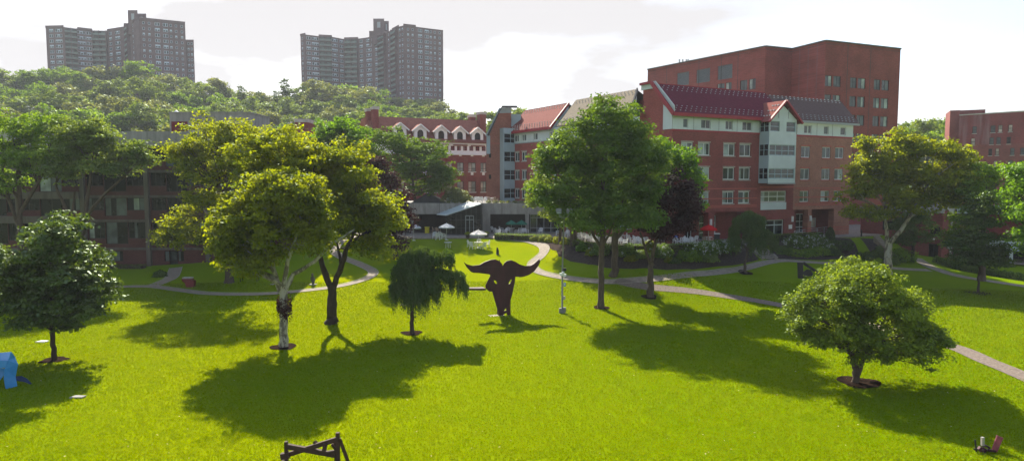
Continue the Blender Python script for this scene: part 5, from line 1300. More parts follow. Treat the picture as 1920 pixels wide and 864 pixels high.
# background trees behind the planes
tree('broad_tree', 'bright green treetop left of the dormered house roof', (630, 440), [(620, 250, 38, 30), (650, 240, 38, 24), (670, 265, 28, 28), (600, 270, 28, 28), (640, 290, 40, 35)], 'leaf_bright', D=98, leaf=.4, total=16000, tr=.4, seed=8)
tree('broad_tree', 'dark green spreading tree in front of the dormered house', (780, 430), [(720, 265, 45, 30), (770, 285, 40, 30), (800, 310, 40, 36), (830, 320, 28, 34), (750, 320, 50, 34), (800, 350, 40, 24), (700, 300, 35, 35), (815, 280, 25, 22), (845, 345, 14, 14)],
     'leaf_mid', D=103, leaf=.40, total=36000, tr=.4, seed=9, clump=1.2, flat=.35, depth=.45)
tree('purple_tree', 'dark purple leaved tree behind the yellow plane tree, left of the weeping tree', (742, 470), [(700, 310, 28, 26), (725, 340, 30, 34), (745, 380, 28, 38), (755, 420, 25, 34), (725, 420, 28, 45), (760, 400, 14, 20), (740, 455, 30, 22)], 'leaf_purple', D=80, leaf=.3, total=22000, tr=.3, seed=10, bark='bark_dark')
tree('weeping_tree', 'weeping tree with hanging dark green branches left of the bull sculpture', (772, 626),
     [(788, 474, 20, 13), (810, 482, 18, 12), (765, 490, 20, 14), (748, 508, 14, 12), (838, 478, 15, 10), (828, 514, 22, 11), (858, 518, 15, 10), (785, 508, 30, 20), (752, 538, 16, 14), (805, 535, 22, 14), (738, 540, 8, 10), (780, 545, 24, 16), (868, 536, 9, 8)],
     'leaf_weep', leaf=.17, total=95000, tr=.17, fork=.35, weep=2.1, seed=11, bark='bark_dark', depth=.4)
tree('weeping_tree', 'small weeping tree below the red hall entrance steps', (1397, 512),
     [(1405, 404, 14, 9), (1422, 412, 14, 9), (1388, 414, 14, 10), (1376, 430, 8, 8), (1410, 430, 20, 13), (1438, 440, 14, 9), (1452, 456, 8, 7), (1380, 448, 9, 9), (1420, 452, 16, 10)],
     'leaf_weep', leaf=.2, total=46000, tr=.17, fork=.3, weep=2.0, seed=12, depth=.4, lean=(0, 0))
# big middle tree and its neighbours
tree('maple_tree', 'tallest green tree right of the lamp mast, hiding the wing roofs', (1127, 578),
     [(1130, 205, 28, 28), (1165, 225, 30, 32), (1105, 250, 40, 35), (1060, 270, 38, 30), (1150, 270, 50, 40), (1200, 250, 25, 26), (1195, 290, 45, 40), (1100, 310, 55, 45), (1040, 320, 35, 32), (1020, 290, 22, 18), (1150, 340, 60, 45), (1205, 350, 45, 45), (1090, 375, 55, 38), (1035, 375, 35, 28), (1150, 405, 60, 35), (1100, 420, 45, 26), (1205, 405, 35, 32), (1005, 355, 18, 12), (1235, 310, 22, 30)],
     'leaf_mid', leaf=.29, total=100000, tr=.24, fork=.28, seed=13, clump=.85, flat=.6, depth=.5,
     limbs=[[(1127, 580, 0, .36), (1127, 560, 0, .29), (1127, 510, 0, .27), (1128, 470, 0, .25), (1130, 420, 0, .23), (1130, 350, 0, .18), (1132, 290, 0, .12), (1135, 230, 0, .06)], [(1127, 465, 0, .14), (1112, 440, .2, .12), (1100, 405, .4, .09), (1085, 370, .6, .05)], [(1128, 465, 0, .13), (1142, 440, -.3, .1), (1158, 400, -.5, .07), (1175, 360, -.5, .04)]])
tree('maple_tree', 'bright green tree behind the purple tree, before the red hall', (1150, 518),
     [(1260, 290, 28, 26), (1285, 310, 26, 30), (1235, 330, 40, 38), (1300, 345, 18, 28), (1270, 350, 30, 35), (1200, 330, 40, 40), (1160, 380, 45, 40), (1230, 280, 22, 22), (1180, 300, 30, 30), (1305, 385, 12, 20)],
     'leaf_bright', leaf=.32, total=48000, tr=.36, fork=.35, seed=14, depth=.45,
     limbs=[[(1151, 522, 0, .5), (1152, 500, 0, .38), (1153, 450, 0, .34), (1155, 400, 0, .26), (1170, 340, 0, .18), (1185, 300, 0, .08)], [(1155, 450, 0, .2), (1170, 430, 0, .17), (1200, 390, .3, .13), (1240, 340, .5, .08)]])
tree('maple_tree', 'leaning tree in the mulch bed, nearest the curved path, left of the two', (1050, 468), [(1020, 345, 25, 20), (1045, 380, 30, 22), (1010, 375, 22, 16), (1040, 405, 28, 14), (1000, 350, 14, 10)], 'leaf_pale', D=83, leaf=.32, total=12000, tr=.2, fork=.6, seed=15)
tree('maple_tree', 'leaning tree in the mulch bed, second from the curved path', (1073, 476), [(1080, 345, 38, 30), (1100, 385, 40, 26), (1050, 360, 25, 20), (1075, 405, 34, 14)], 'leaf_mid', D=80, leaf=.32, total=16000, tr=.34, fork=.6, seed=16, limbs=[[(1071, 478, 0, .5), (1075, 445, 0, .4), (1080, 410, 0, .34), (1085, 360, 0, .2)]])
tree('purple_tree', 'dark purple leaved tree on a forked trunk before the red hall', (1218, 557),
     [(1275, 345, 26, 28), (1250, 370, 32, 34), (1290, 375, 24, 30), (1260, 405, 36, 30), (1230, 410, 28, 32), (1300, 400, 12, 16), (1240, 435, 22, 22), (1275, 425, 22, 14)],
     'leaf_purple', leaf=.27, total=34000, tr=.26, seed=17, bark='bark', depth=.5,
     limbs=[[(1219, 559, 0, .38), (1220, 535, 0, .3), (1220, 500, 0, .27), (1220, 488, 0, .25)], [(1218, 492, 0, .15), (1208, 460, .2, .12), (1200, 435, .3, .08)], [(1221, 492, 0, .19), (1229, 455, 0, .16), (1235, 425, 0, .12), (1250, 395, 0, .07)]])
# right hand trees
tree('plane_tree', 'plane tree with a slim pale trunk and one limb slanting right, at the right', (1660, 512),
     [(1650, 285, 35, 32), (1700, 275, 45, 28), (1745, 280, 40, 26), (1785, 300, 35, 30), (1620, 320, 32, 34), (1680, 325, 55, 36), (1750, 330, 50, 36), (1805, 335, 26, 28), (1610, 370, 32, 30), (1660, 370, 50, 30), (1730, 375, 50, 28), (1790, 370, 30, 26), (1600, 395, 22, 18), (1650, 400, 35, 18), (1625, 275, 16, 18)],
     'leaf_yellow', bark='bark_plane', leaf=.34, total=72000, seed=18, clump=.95, depth=.42, tr=.34,
     limbs=[[(1666, 524, 0, .5), (1665, 500, 0, .44), (1665, 470, 0, .4), (1666, 452, 0, .36)], [(1664, 460, 0, .24), (1662, 430, 0, .2), (1660, 400, 0, .16), (1655, 350, 0, .1)], [(1667, 460, 0, .26), (1690, 430, -.4, .24), (1705, 405, -.6, .2), (1720, 375, -.6, .15), (1745, 340, -.6, .08)], [(1705, 408, -.6, .14), (1735, 390, 0, .1), (1760, 360, .4, .05)]])
tree('small_tree', 'low dark tree between the plane tree and the annexe door', (1711, 492), [(1700, 425, 26, 20), (1730, 415, 24, 20), (1690, 450, 22, 16), (1728, 445, 22, 16), (1712, 405, 20, 14)], 'leaf_weep', D=86, leaf=.26, total=14000, tr=.24, fork=.5, seed=19, bark='bark_dark')
tree('slender_tree', 'slender dark tree with spreading tiers and a thin black stem on the right lawn', (1834, 550), [(1835, 470, 50, 14), (1850, 490, 44, 12), (1815, 485, 34, 14), (1840, 445, 42, 14), (1845, 420, 34, 14), (1840, 395, 24, 14), (1838, 372, 14, 12), (1800, 460, 20, 10), (1885, 455, 16, 10)], 'leaf_dark', leaf=.26, total=30000, tr=.11, fork=.7, seed=20, bark='bark_dark', clump=.7, flat=.3, depth=.7)
tree('broad_tree', 'tree with reddish tips behind the slender dark tree', (1840, 522), [(1840, 320, 30, 22), (1815, 350, 26, 24), (1865, 340, 26, 22), (1850, 375, 34, 22), (1810, 390, 24, 20), (1885, 355, 12, 14), (1795, 440, 22, 34), (1800, 410, 18, 24)], 'leaf_hill_green', D=76, leaf=.3, total=24000, tr=.34, fork=.7, seed=21, bark='bark')
tree('broad_tree', 'bright green tree cut by the right edge of the photo', (1965, 560), [(1925, 330, 34, 24), (1950, 370, 50, 34), (1915, 400, 34, 26), (1925, 440, 44, 22), (1905, 365, 20, 20), (1990, 330, 40, 40), (1960, 470, 60, 22)], 'leaf_bright', D=64, leaf=.28, total=42000, tr=.3, seed=22)
tree('crab_apple_tree', 'low wide bushy tree with silvery upright sprays on the right foreground lawn', (1607, 718),
     [(1600, 540, 55, 42), (1612, 508, 42, 20), (1540, 560, 50, 45), (1660, 555, 50, 45), (1500, 585, 32, 38), (1600, 600, 70, 50), (1700, 590, 45, 42), (1730, 630, 42, 34), (1550, 630, 45, 28), (1680, 645, 50, 34), (1620, 655, 45, 22), (1510, 620, 30, 20), (1745, 655, 26, 20), (1650, 520, 24, 22), (1575, 515, 22, 20), (1765, 640, 16, 14), (1710, 670, 30, 16)],
     'leaf_pale', leaf=.17, total=92000, tr=.2, seed=23, clump=.42, flat=.8, depth=.55, bark='bark', hollow=.35,
     limbs=[[(1603, 722, 0, .22), (1604, 700, 0, .17), (1602, 685, 0, .14), (1596, 660, -.2, .13), (1580, 620, -.4, .07)], [(1606, 712, 0, .15), (1616, 682, 0, .12), (1635, 640, .2, .11), (1660, 600, .4, .06)], [(1604, 690, 0, .12), (1610, 640, .2, .09), (1605, 580, .3, .05)]])

# ------------------------------------------------------------------ shrubs and hedges
def shrub(label, px, py, w, h, mat, leaf=.16, total=1500, name='shrub', cat='shrub', group=None, seed=0, flowers=0, D=None, z=None, rough=.22):
    rng = np.random.default_rng(seed + int(px * 7 + py))
    if z is not None: g = PZ(px, py, z)
    elif D: p = P(px, py, D); g = Vector((p.x, D, g1(p.x, D)))
    else: g = G(px, py)
    w *= 1.0; r = np.array([w / 2, w / 2 * .8, h])
    d = rng.normal(size=(total, 3)); d /= np.linalg.norm(d, axis=1, keepdims=True); d[:, 2] = abs(d[:, 2])
    wob = 1 + rough * np.sin(d[:, 0] * 6 + px) * np.cos(d[:, 2] * 5 + py)
    p = np.array(g) + d * r * (wob * (1 - rough * 1.5 * rng.random(total) ** 2))[:, None] + rng.normal(size=(total, 3)) * .04
    p[:, 2] = np.maximum(p[:, 2], gz(p[:, 0], p[:, 1]) if z is None else z)
    n = d * .8 + np.array([0, 0, .4]) + rng.normal(size=(total, 3)) * .5
    V = leaf_quads(rng, p, n, leaf)
    root = empty(name, tuple(g), label, cat, group)
    quads_np('foliage', V, M[mat], rng.random(total), parent=root, loc=tuple(g))
    m = MB(); 
    for k in range(5): a = k * 1.26; m.tube([g + Vector((0, 0, -.1)), g + Vector((math.cos(a) * w * .3, math.sin(a) * w * .25, h * .75))], [.04, .015], 5)
    m.build('stems', M['bark_dark'], root)
    if flowers:
        d = rng.normal(size=(flowers, 3)); d /= np.linalg.norm(d, axis=1, keepdims=True); d[:, 2] = abs(d[:, 2]); q = np.array(g) + d * r * 1.03
        q = np.repeat(q, 5, 0) + rng.normal(size=(flowers * 5, 3)) * .06
        quads_np('flowers', leaf_quads(rng, q, np.repeat(d, 5, 0) + rng.normal(size=(flowers * 5, 3)) * .4, .15, asp=.9), M['blossom'], rng.random(len(q)), parent=root, loc=tuple(g))
    return root

def hedge(label, world, w, h, mat='leaf_mid', z=None, leaf=.13, dens=260, seed=0, name='hedge'):
    rng = np.random.default_rng(seed + 99); c = resample(world, .5)
    cz = [z if z is not None else g1(p.x, p.y) for p in c]; base = Vector((c[0].x, c[0].y, cz[0]))
    root = empty(name, tuple(base), label, 'hedge')
    m = MB(); i0 = 0; rings = []
    for j, p in enumerate(c):
        d = (c[min(j + 1, len(c) - 1)] - c[max(j - 1, 0)]).normalized(); n = Vector((-d.y, d.x, 0)); rings.append(n)
        for s, hh in ((-1, 0), (-1, 1), (1, 1), (1, 0)): q = p + n * (w / 2 - .1) * s; m.v.append((q.x, q.y, cz[j] - .3 + (h + .2) * hh))
    for j in range(len(c) - 1):
        for q in range(4): a = j * 4; m.f.append((a + q, a + (q + 1) % 4, a + 4 + (q + 1) % 4, a + 4 + q)); m.m.append(0)
    m.f.append((0, 1, 2, 3)); m.m.append(0); k = (len(c) - 1) * 4; m.f.append((k + 3, k + 2, k + 1, k)); m.m.append(0)
    m.build('branches', M['bark_dark'], root)
    Lt = sum((c[i + 1] - c[i]).length for i in range(len(c) - 1)); N_ = int(Lt * dens * (w + 2 * h) / 2.4)
    idx = rng.integers(0, len(c) - 1, N_); t = rng.random(N_); sd = rng.random(N_) * (w + 2 * h)
    A_ = np.array([tuple(p) for p in c]); Nn = np.array([tuple(n) for n in rings]); Z = np.array(cz)
    p = A_[idx] * (1 - t[:, None]) + A_[idx + 1] * t[:, None]; nn = Nn[idx]; zz = Z[idx] * (1 - t) + Z[idx + 1] * t
    off = np.where(sd < h, -w / 2, np.where(sd < h + w, sd - h - w / 2, w / 2)); hh = np.where(sd < h, sd, np.where(sd < h + w, h, sd - h - w))
    nor = np.where((sd < h)[:, None], -nn, np.where((sd < h + w)[:, None], np.array([0, 0, 1.0]), nn))
    pos = p + nn * off[:, None]; pos[:, 2] = zz + hh; pos += rng.normal(size=pos.shape) * .045
    V = leaf_quads(rng, pos, nor + rng.normal(size=pos.shape) * .5, leaf)
    quads_np('foliage', V, M[mat], rng.random(N_), parent=root, loc=tuple(base))
    return root
T_ = TERR
def inset(a, b, k): return (a[0] + (b[0] - a[0]) * k, a[1] + (b[1] - a[1]) * k)
hedge('low clipped hedge curving along the patio edge behind the bull sculpture', [W(930, 448), W(965, 449.5), W(1000, 450.5), W(1030, 451)], 1.3, .75, 'leaf_mid', seed=1)
hedge('clipped hedge along the terrace rim before the red hall, left of the steps', [(a[0] + .25, a[1] - .15) for a in T_[5:12]], 1.0, .72, 'leaf_mid', z=UP - .05, seed=2)
hedge('clipped hedge along the terrace rim before the red hall, right of the steps', [(a[0], a[1] - .3) for a in (T_[13], T_[14], inset(T_[14], T_[15], .6))], 1.0, .8, 'leaf_mid', z=UP - .1, seed=3)
limes = [(1003, 452, 1.5, .7), (1018, 453, 1.6, .8), (1034, 454, 1.7, .8), (1050, 456, 1.7, .85), (1062, 458, 1.5, .8)]
for k, (x, y, w, h) in enumerate(limes): shrub('low lime yellow shrub at the head of the mulch bed beside the curved path', x, y, w, h, 'leaf_lime', total=1100, name='golden_shrub', group='lime yellow shrubs by the curved path', seed=k)
SH = [(1093, 470, 1.6, .9, 'leaf_bright', 'bright green shrub in the mulch bed right of the leaning trees', 0), (1108, 478, 1.2, .7, 'leaf_lime', 'yellow green shrub just left of the tallest tree trunk', 6),
 (1125, 478, 2.2, 1.3, 'leaf_mid', 'dark round shrub behind the tallest tree trunk', 4), (1175, 480, 2.6, 1.3, 'leaf_mid', 'wide dark shrub with few white flowers, right of the second trunk', 14), (1183, 489, 1.3, .6, 'leaf_lime', 'small lime shrub in front of the dark flowering shrub', 0),
 (1205, 484, 2.0, .9, 'leaf_hill', 'greyish shrub just left of the forked purple tree', 0), (1218, 474, 1.2, 1.3, 'leaf_lime', 'yellow flecked shrub behind the fork of the purple tree', 22), (1240, 482, 2.4, 1.4, 'leaf_mid', 'dark green shrub with white flowers, right of the purple tree trunk', 30),
 (1254, 492, .9, .45, 'leaf_lime', 'tiny lime shrub low in the bed right of the purple tree trunk', 0), (1290, 489, 2.6, 1.1, 'leaf_hill_green', 'mounded olive green shrub under the white hydrangeas', 0), (1327, 490, 2.4, .8, 'leaf_hill', 'low grey green mound under the white hydrangeas', 0),
 (1265, 493, 1.6, .5, 'leaf_dark', 'flat dark shrub left of the olive mound', 0),
 (1470, 476, 2.6, .9, 'leaf_mid', 'spreading juniper at the left end of the middle bed', 0), (1500, 480, 3.6, .9, 'leaf_hill_green', 'spreading juniper in front of the white flowers in the middle bed', 0), (1535, 478, 3.2, 1.0, 'leaf_hill_green', 'spreading juniper at the right end of the white flowers', 0),
 (1575, 468, 3.6, 1.3, 'leaf_dark', 'dark spreading juniper right of the round clipped bush', 0), (1560, 478, 2.6, .8, 'leaf_dark', 'small dark mound low in the middle bed', 0), (1620, 486, 2.4, .9, 'leaf_dark', 'dark low shrub near the foot of the right bed', 0),
 (1690, 490, 4.0, 1.7, 'leaf_bright', 'bright bushy shrub between the plane tree and the low dark tree', 0), (1652, 482, 2.5, 1.3, 'leaf_mid', 'dark shrub left of the plane tree trunk', 0), (1672, 495, 2.0, .9, 'leaf_mid', 'dark shrub right at the foot of the plane tree', 0),
 (300, 519, 1.5, .7, 'leaf_mid', 'small weedy shrub beside the dormitory door path', 0)]
for k, (x, y, w, h, mt_, lab, fl) in enumerate(SH): shrub(lab, x, y, w, h, mt_, total=2200, leaf=.17, seed=k, flowers=fl)
for k, (x, y, w, h, fl) in enumerate([(1305, 478, 3.0, 1.4, 60), (1325, 477, 3.0, 1.5, 70), (1347, 474, 2.8, 1.4, 60), (1368, 470, 2.6, 1.3, 50)]):
    shrub('green hydrangea mass covered in white flowers left of the small weeping tree', x, y, w, h, 'leaf_mid', total=2600, name='hydrangea', group='white hydrangeas left of the steps', seed=k, flowers=fl)
for k, (x, y, w, h, fl) in enumerate([(1487, 463, 3.0, 1.5, 60), (1510, 464, 3.2, 1.6, 70), (1533, 464, 3.0, 1.6, 60), (1548, 470, 2.4, 1.2, 40)]):
    shrub('green hydrangea mass with scattered white flowers right of the steps', x, y, w, h, 'leaf_mid', total=2600, name='hydrangea', group='white hydrangeas right of the steps', seed=k + 9, flowers=fl)
shrub('dark clipped ball bush on the terrace rim', 1556, 452, 1.3, 1.9, 'leaf_dark', total=2600, name='clipped_bush', seed=4, rough=.03)
for k, (x, y) in enumerate([(1757, 492), (1766, 495), (1775, 498), (1784, 501), (1793, 504), (1802, 506), (1812, 508), (1822, 510), (1833, 512), (1845, 514), (1857, 516), (1869, 518), (1882, 520), (1895, 522), (1909, 524), (1924, 526)]):
    shrub('round clipped box bush in the row along the right hand path', x, y, 1.1, .85, 'leaf_mid', total=700, name='box_bush', group='box bushes along the right path', seed=k, rough=.04, leaf=.15)
for k, (x, y) in enumerate([(1780, 494), (1795, 498), (1810, 501), (1830, 505)]): shrub('yellow green bush behind the row of round box bushes', x, y, 1.5, .9, 'leaf_lime', total=800, group='yellow bushes behind the box row', seed=k)
ZR = PV.px(900, 381)[1]
for k, (x, w, h) in enumerate([(856, 3.6, 2.2), (868, 3.6, 1.9), (845, 3.0, 2.6)]):
    shrub('bushy grey green shrub on the pavilion roof before the dormered house', x, 380, w, h, 'leaf_hill_pale', total=1800, leaf=.22, group='shrubs on the pavilion roof', seed=k, z=ZR + .01 + 0)
for k, x in enumerate(range(917, 1050, 12)):
    shrub('tuft of dry plants along the pavilion roof edge', x, 380.5, .9, .35, 'leaf_hill_pale', total=160, leaf=.16, name='roof_plant', cat='plant', group='dry plants on the pavilion roof edge', seed=k, z=ZR + .02)
hedge('low foundation planting along the dormitory wall by the door path', [W(205, 503), W(270, 503)], .9, .45, 'leaf_dark', seed=7)

# ------------------------------------------------------------------ wooded hill
ROOTS = []
def hill_proto(mat, seed, n=9000, conifer=False):
    rng = np.random.default_rng(seed)
    if conifer: Ls = [((0, 0, 3 + 1.7 * k), (3.0 - .45 * k, 3.0 - .45 * k, 1.3)) for k in range(6)]
    else:
        Ls = [((0, 0, 6.5), (4.0, 4.0, 3.4))]
        for k in range(9): a = k * 2.4 + rng.random(); q = rng.uniform(2.0, 3.4); Ls.append(((math.cos(a) * q, math.sin(a) * q, rng.uniform(4.6, 9.2)), tuple(rng.uniform(1.5, 2.5, 3) * np.array([1, 1, .8]))))
    cen, nor, tint = crown_points(rng, Ls, .6, n, .9, .8, .55)
    root = empty('hillside_tree', (0, 0, 0)); quads_np('crown', leaf_quads(rng, cen, nor, .5), M[mat], tint, parent=root)
    m = MB(); m.tube([(0, 0, -2), (0, 0, 4), (.3, 0, 7)], [.4, .3, .15], 6); m.build('trunk', M['bark'], root); return root
protos = {'leaf_hill': [hill_proto('leaf_hill', 31), hill_proto('leaf_hill', 32)], 'leaf_hill_pale': [hill_proto('leaf_hill_pale', 33), hill_proto('leaf_hill_pale', 34)], 'leaf_hill_green': [hill_proto('leaf_hill_green', 35), hill_proto('leaf_hill_green', 36)], 'con': [hill_proto('leaf_dark', 37, 4500, True)]}
used = set()
def hill_tree(px, py_top, D, h, kind, label, group, sq=1.0):
    """py_top: where its top shows"""
    pr = random.choice(protos[kind]); o = pr if id(pr) not in used else copy_tree(pr); used.add(id(pr))
    zt = P(px, py_top, D).z; s = h / (10.8 if kind != 'con' else 13); x = P(px, 200, D).x
    ROOTS.append((x, D, zt - h)); o.location = (x, D, zt - h); o.scale = (s * sq, s * sq, s); o.rotation_euler = (0, 0, random.uniform(0, 6.28)); tag(o, label, 'tree', group)
HL = {'leaf_hill': 'grey green tree in the wooded hillside below the apartment towers', 'leaf_hill_pale': 'pale silvery tree in the wooded hillside below the apartment towers', 'leaf_hill_green': 'fresh green tree in the wooded hillside below the apartment towers', 'con': 'dark pointed tree on the hillside skyline between the two apartment towers'}
# skyline, then rows stepping down toward the dormitory
sky_ = [(-20, 150), (12, 132), (45, 140), (75, 128), (105, 125), (140, 132), (170, 130), (200, 122), (232, 128), (272, 115), (300, 132), (330, 140), (365, 150), (395, 143), (425, 165), (470, 170), (510, 172), (575, 165), (606, 148), (640, 158), (672, 155), (705, 168), (740, 180), (775, 185), (805, 178), (822, 190)]
for k, (x, y) in enumerate(sky_):
    D = 330 - 30 * random.random(); kd = random.choice(['leaf_hill', 'leaf_hill_green', 'leaf_hill', 'leaf_hill_pale']); hill_tree(x, y, D, random.uniform(18, 23), kd, HL[kd], 'trees on the wooded hill', 1.1)
for x, y, h in ((453, 155, 20), (535, 140, 22), (487, 165, 18), (518, 165, 16)): hill_tree(x, y, 300, h, 'con', HL['con'], 'pointed trees on the skyline', .9)
def top_line(x):
    for (a, b), (c, d) in zip(sky_[:-1], sky_[1:]):
        if a <= x <= c: return b + (d - b) * (x - a) / (c - a)
    return 150 if x < 0 else 190
for row, (D, lo) in enumerate(((275, .22), (235, .42), (200, .62), (172, .85))):
    x = -40 + row * 13
    while x < 850 - row * 14:
        t = top_line(x); y = t + (262 - t) * lo * random.uniform(.82, 1.1)
        kd = random.choices(['leaf_hill', 'leaf_hill_pale', 'leaf_hill_green'], [4, 3.2, 1.8])[0]
        hill_tree(x, y, D + random.uniform(-12, 12), random.uniform(15, 21), kd, HL[kd], 'trees on the wooded hill', 1.12); x += random.uniform(52, 74) * (270 / D) ** .35
for x, y, D, h in ((858, 207, 230, 15), (842, 212, 240, 12), (880, 214, 235, 13), (955, 196, 190, 22), (985, 206, 195, 18), (935, 205, 200, 18)):
    hill_tree(x, y, D, h, 'leaf_hill', 'distant tree above the roofline right of the second apartment tower', 'distant trees beyond the roofs', .9)
for x, y in ((1680, 226), (1705, 218), (1735, 217), (1760, 222), (1790, 230), (1720, 240), (1690, 245), (1755, 245)):
    hill_tree(x, y, 210 + random.uniform(-15, 25), 26, 'leaf_hill' if x % 2 else 'leaf_hill_green', 'distant green tree in the gap between the tall block and far right block', 'distant trees right of the tall block', .75)

# the slope they all stand on
HP = np.array(ROOTS + [(x, 146, 1.0) for x in range(-420, 421, 30)] + [(x, 520, 30.0) for x in range(-420, 100, 40)] + [(-260, 380, 42.0), (-200, 380, 42.0), (-110, 395, 36.0), (-50, 385, 34.0), (150, 300, 4.0), (300, 300, 4.0), (420, 400, 4.0), (120, 500, 12.0), (300, 520, 6.0), (-420, 300, 30.0)])
def hill_z(X, Y):
    d = ((X[..., None] - HP[:, 0]) ** 2 + (Y[..., None] - HP[:, 1]) ** 2 + 9.0) ** -1.6
    h = (d * HP[:, 2]).sum(-1) / d.sum(-1) + .3
    return np.where(Y < 147, .2, h)
tag(grid_mesh('hill', np.linspace(-420, 420, 121), np.linspace(146, 520, 62), hill_z, simple('hill_scrub', (.05, .075, .02), 1, var=.4, scale=.3, spec=0)), kind='structure')

# ------------------------------------------------------------------ standing grass blades on the lawn
rngG = np.random.default_rng(77); NG = 640000
# denser close to the camera, reaching into the middle lawn
Dg = 24 + 46 * rngG.random(NG) ** 1.35; xg = (rngG.random(NG) * 2 - 1) * (Dg * .80 + 11)
pathpts = [resample([G(*p) for p in q], .6) for q in ([(1155,526),(1210,538),(1330,551),(1450,570),(1560,594),(1680,622),(1790,652),(1850,677),(1920,706)], [(160,540),(223,538),(285,538),(340,545),(400,551),(504,551),(608,541),(664,530),(695,518)], [(1011,510),(1037,517),(1066,522),(1100,526),(1137,529),(1166,528),(1228,523)])]
pp_ = np.array([(p.x, p.y) for q in pathpts for p in q])
kp = np.ones(NG, bool)
for a in pp_: kp &= (xg - a[0]) ** 2 + (Dg - a[1]) ** 2 > .8 ** 2
for px_, py_, r_g in ((532, 651, 1.0), (772, 625, 1.0), (1127, 577, .95), (1218, 557, .9), (1610, 718, 1.15), (102, 675, .8)):
    a = G(px_, py_); kp &= (xg - a.x) ** 2 + (Dg - a.y) ** 2 > r_g ** 2
xg, Dg = xg[kp], Dg[kp]; n = len(xg)
hgt = rngG.uniform(.5, 1.3, n) * (.035 + .0009 * Dg); base = np.stack([xg, Dg, gz(xg, Dg) - .004], 1)
th = rngG.random(n) * 6.283; wv = np.stack([np.cos(th), np.sin(th), 0 * th], 1) * (.40 * hgt)[:, None]; ln = rngG.normal(size=(n, 3)) * .35; ln[:, 2] = 1; tip = base + ln * hgt[:, None]
V = np.stack([base - wv, base + wv, tip + wv * .35, tip - wv * .35], 1)
tag(quads_np('grass', V, M['blade'], rngG.random(n)), kind='stuff')

# scattered fallen leaves and clippings
n = 420; Dl = 26 + 34 * rngG.random(n) ** 1.3; xl = (rngG.random(n) * 2 - 1) * Dl * .78
cl_ = np.stack([xl, Dl, gz(xl, Dl) + .05], 1); nl_ = rngG.normal(size=(n, 3)) * .35; nl_[:, 2] = 1
tag(quads_np('fallen_leaves', leaf_quads(rngG, cl_, nl_, .10), M['fallen'], rngG.random(n)), kind='stuff')
# ------------------------------------------------------------------ sculptures
def on(px, py): return G(px, py)
# bull's head of cut steel plate
bp = on(935, 592); ang = R(20); BP = Plane((bp.x - math.cos(ang) * 5, bp.y - math.sin(ang) * 5), (bp.x + math.cos(ang) * 5, bp.y + math.sin(ang) * 5))
def bx_(zx, zy, out=0): u, z = BP.px(840 + zx / 5.08, 450 + zy / 5.08, out); return BP.at(u, z, out)
bull = empty('bull_sculpture', tuple(bp), 'big flat steel bull head sculpture with wide horns on the open lawn', 'sculpture')
o_ = [(148,208),(180,230),(230,243),(300,235),(345,208),(400,188),(450,182),(490,200),(512,225),(520,248),(535,218),(560,197),(600,190),(640,205),(680,230),(730,245),(780,243),(820,222),(850,195),(868,178),(875,210),(860,240),(820,295),(770,330),(720,347),(690,352),(640,347),(632,410),(610,510),(582,610),(586,660),(592,722),(568,722),(556,690),(530,704),(512,726),(484,722),(478,685),(455,610),(420,490),(390,487),(358,460),(358,425),(375,390),(402,338),(392,325),(300,313),(240,310),(215,300),(175,255)]
eyes = [[(435,380),(455,388),(468,405),(470,420),(450,412),(438,398)], [(605,368),(604,385),(592,408),(576,420),(575,405),(588,385)], [(528,672),(552,642),(554,668)]]
m = MB(); m.slab([bx_(*p) for p in o_], BP.n * .07, holes=[[bx_(*p) for p in e] for e in eyes]); m.build('face_plate', M['rust'], bull)
m = MB(); m.slab([bx_(487, 188), bx_(487, 720), bx_(487, 720) - BP.n * .55, bx_(487, 420) - BP.n * .7, bx_(487, 250) - BP.n * .5], BP.u * .06); 
m.slab([bx_(590, 722), bx_(590, 560), bx_(590, 722) - BP.n * .6], BP.u * .06); m.build('rib_plate', M['rust'], bull)
m = MB(); a, b = bx_(360, 478), bx_(208, 478); zt = bx_(300, 444).z
tipn = -BP.n
m.slab([a, b, b + tipn * .55 + Vector((0, 0, .02)), a + tipn * .9], (0, 0, .16)); m.build('ear_plate', M['rust'], bull)
m = MB(); m.bar(bx_(300, 262, .08), bx_(760, 262, .08), .07); m.build('stiffener', M['rust'], bull)
m = MB(); m.box((bp.x - .2, bp.y + .1, bp.z + .0), (1.3, .7, .06), ang); m.build('plinth', M['stone'], bull)
# timber sculpture at the bottom edge
TD = 26.6
ts = empty('timber_sculpture', (P(590, 864, TD).x, TD, 0), 'dark rough timber beam sculpture cut by the bottom edge of the photo', 'sculpture')
def tb(a, b, w, h=None, da=0, db=0, nm='beam'):
    m = MB(); A_ = P(500 + a[0] / 9.6, 780 + a[1] / 9.6, TD + da); B_ = P(500 + b[0] / 9.6, 780 + b[1] / 9.6, TD + db); m.bar(A_, B_, w, h); m.build(nm, M['timber'], ts)
zz0 = 1060
tb((1278, 290), (1290, zz0), .14, .14, 0, 0, 'post'); tb((1245, 440), (1250, zz0), .1, .14, .2, .3, 'post'); tb((1310, 400), (1560, zz0), .12, .12, 0, .3, 'brace'); tb((350, 450), (365, zz0), .12, .14, 0, 0, 'post')
tb((340, 530), (1225, 690), .15, .2, -.05, .1); tb((370, 690), (1275, 405), .15, .18, .1, -.05); tb((260, 715), (400, 700), .2, .24, 0, 0, 'block'); tb((300, 780), (390, zz0), .16, .16, .2, .3, 'post'); tb((1180, 490), (1250, 590), .16, .1, .1, .1, 'block'); tb((860, 450), (900, 500), .12, .12, .15, .1, 'block'); tb((1060, 490), (1035, 610), .15, .15, -.1, -.1, 'block')
tb((1120, 650), (1240, 630), .14, .14, .1, .1, 'block')
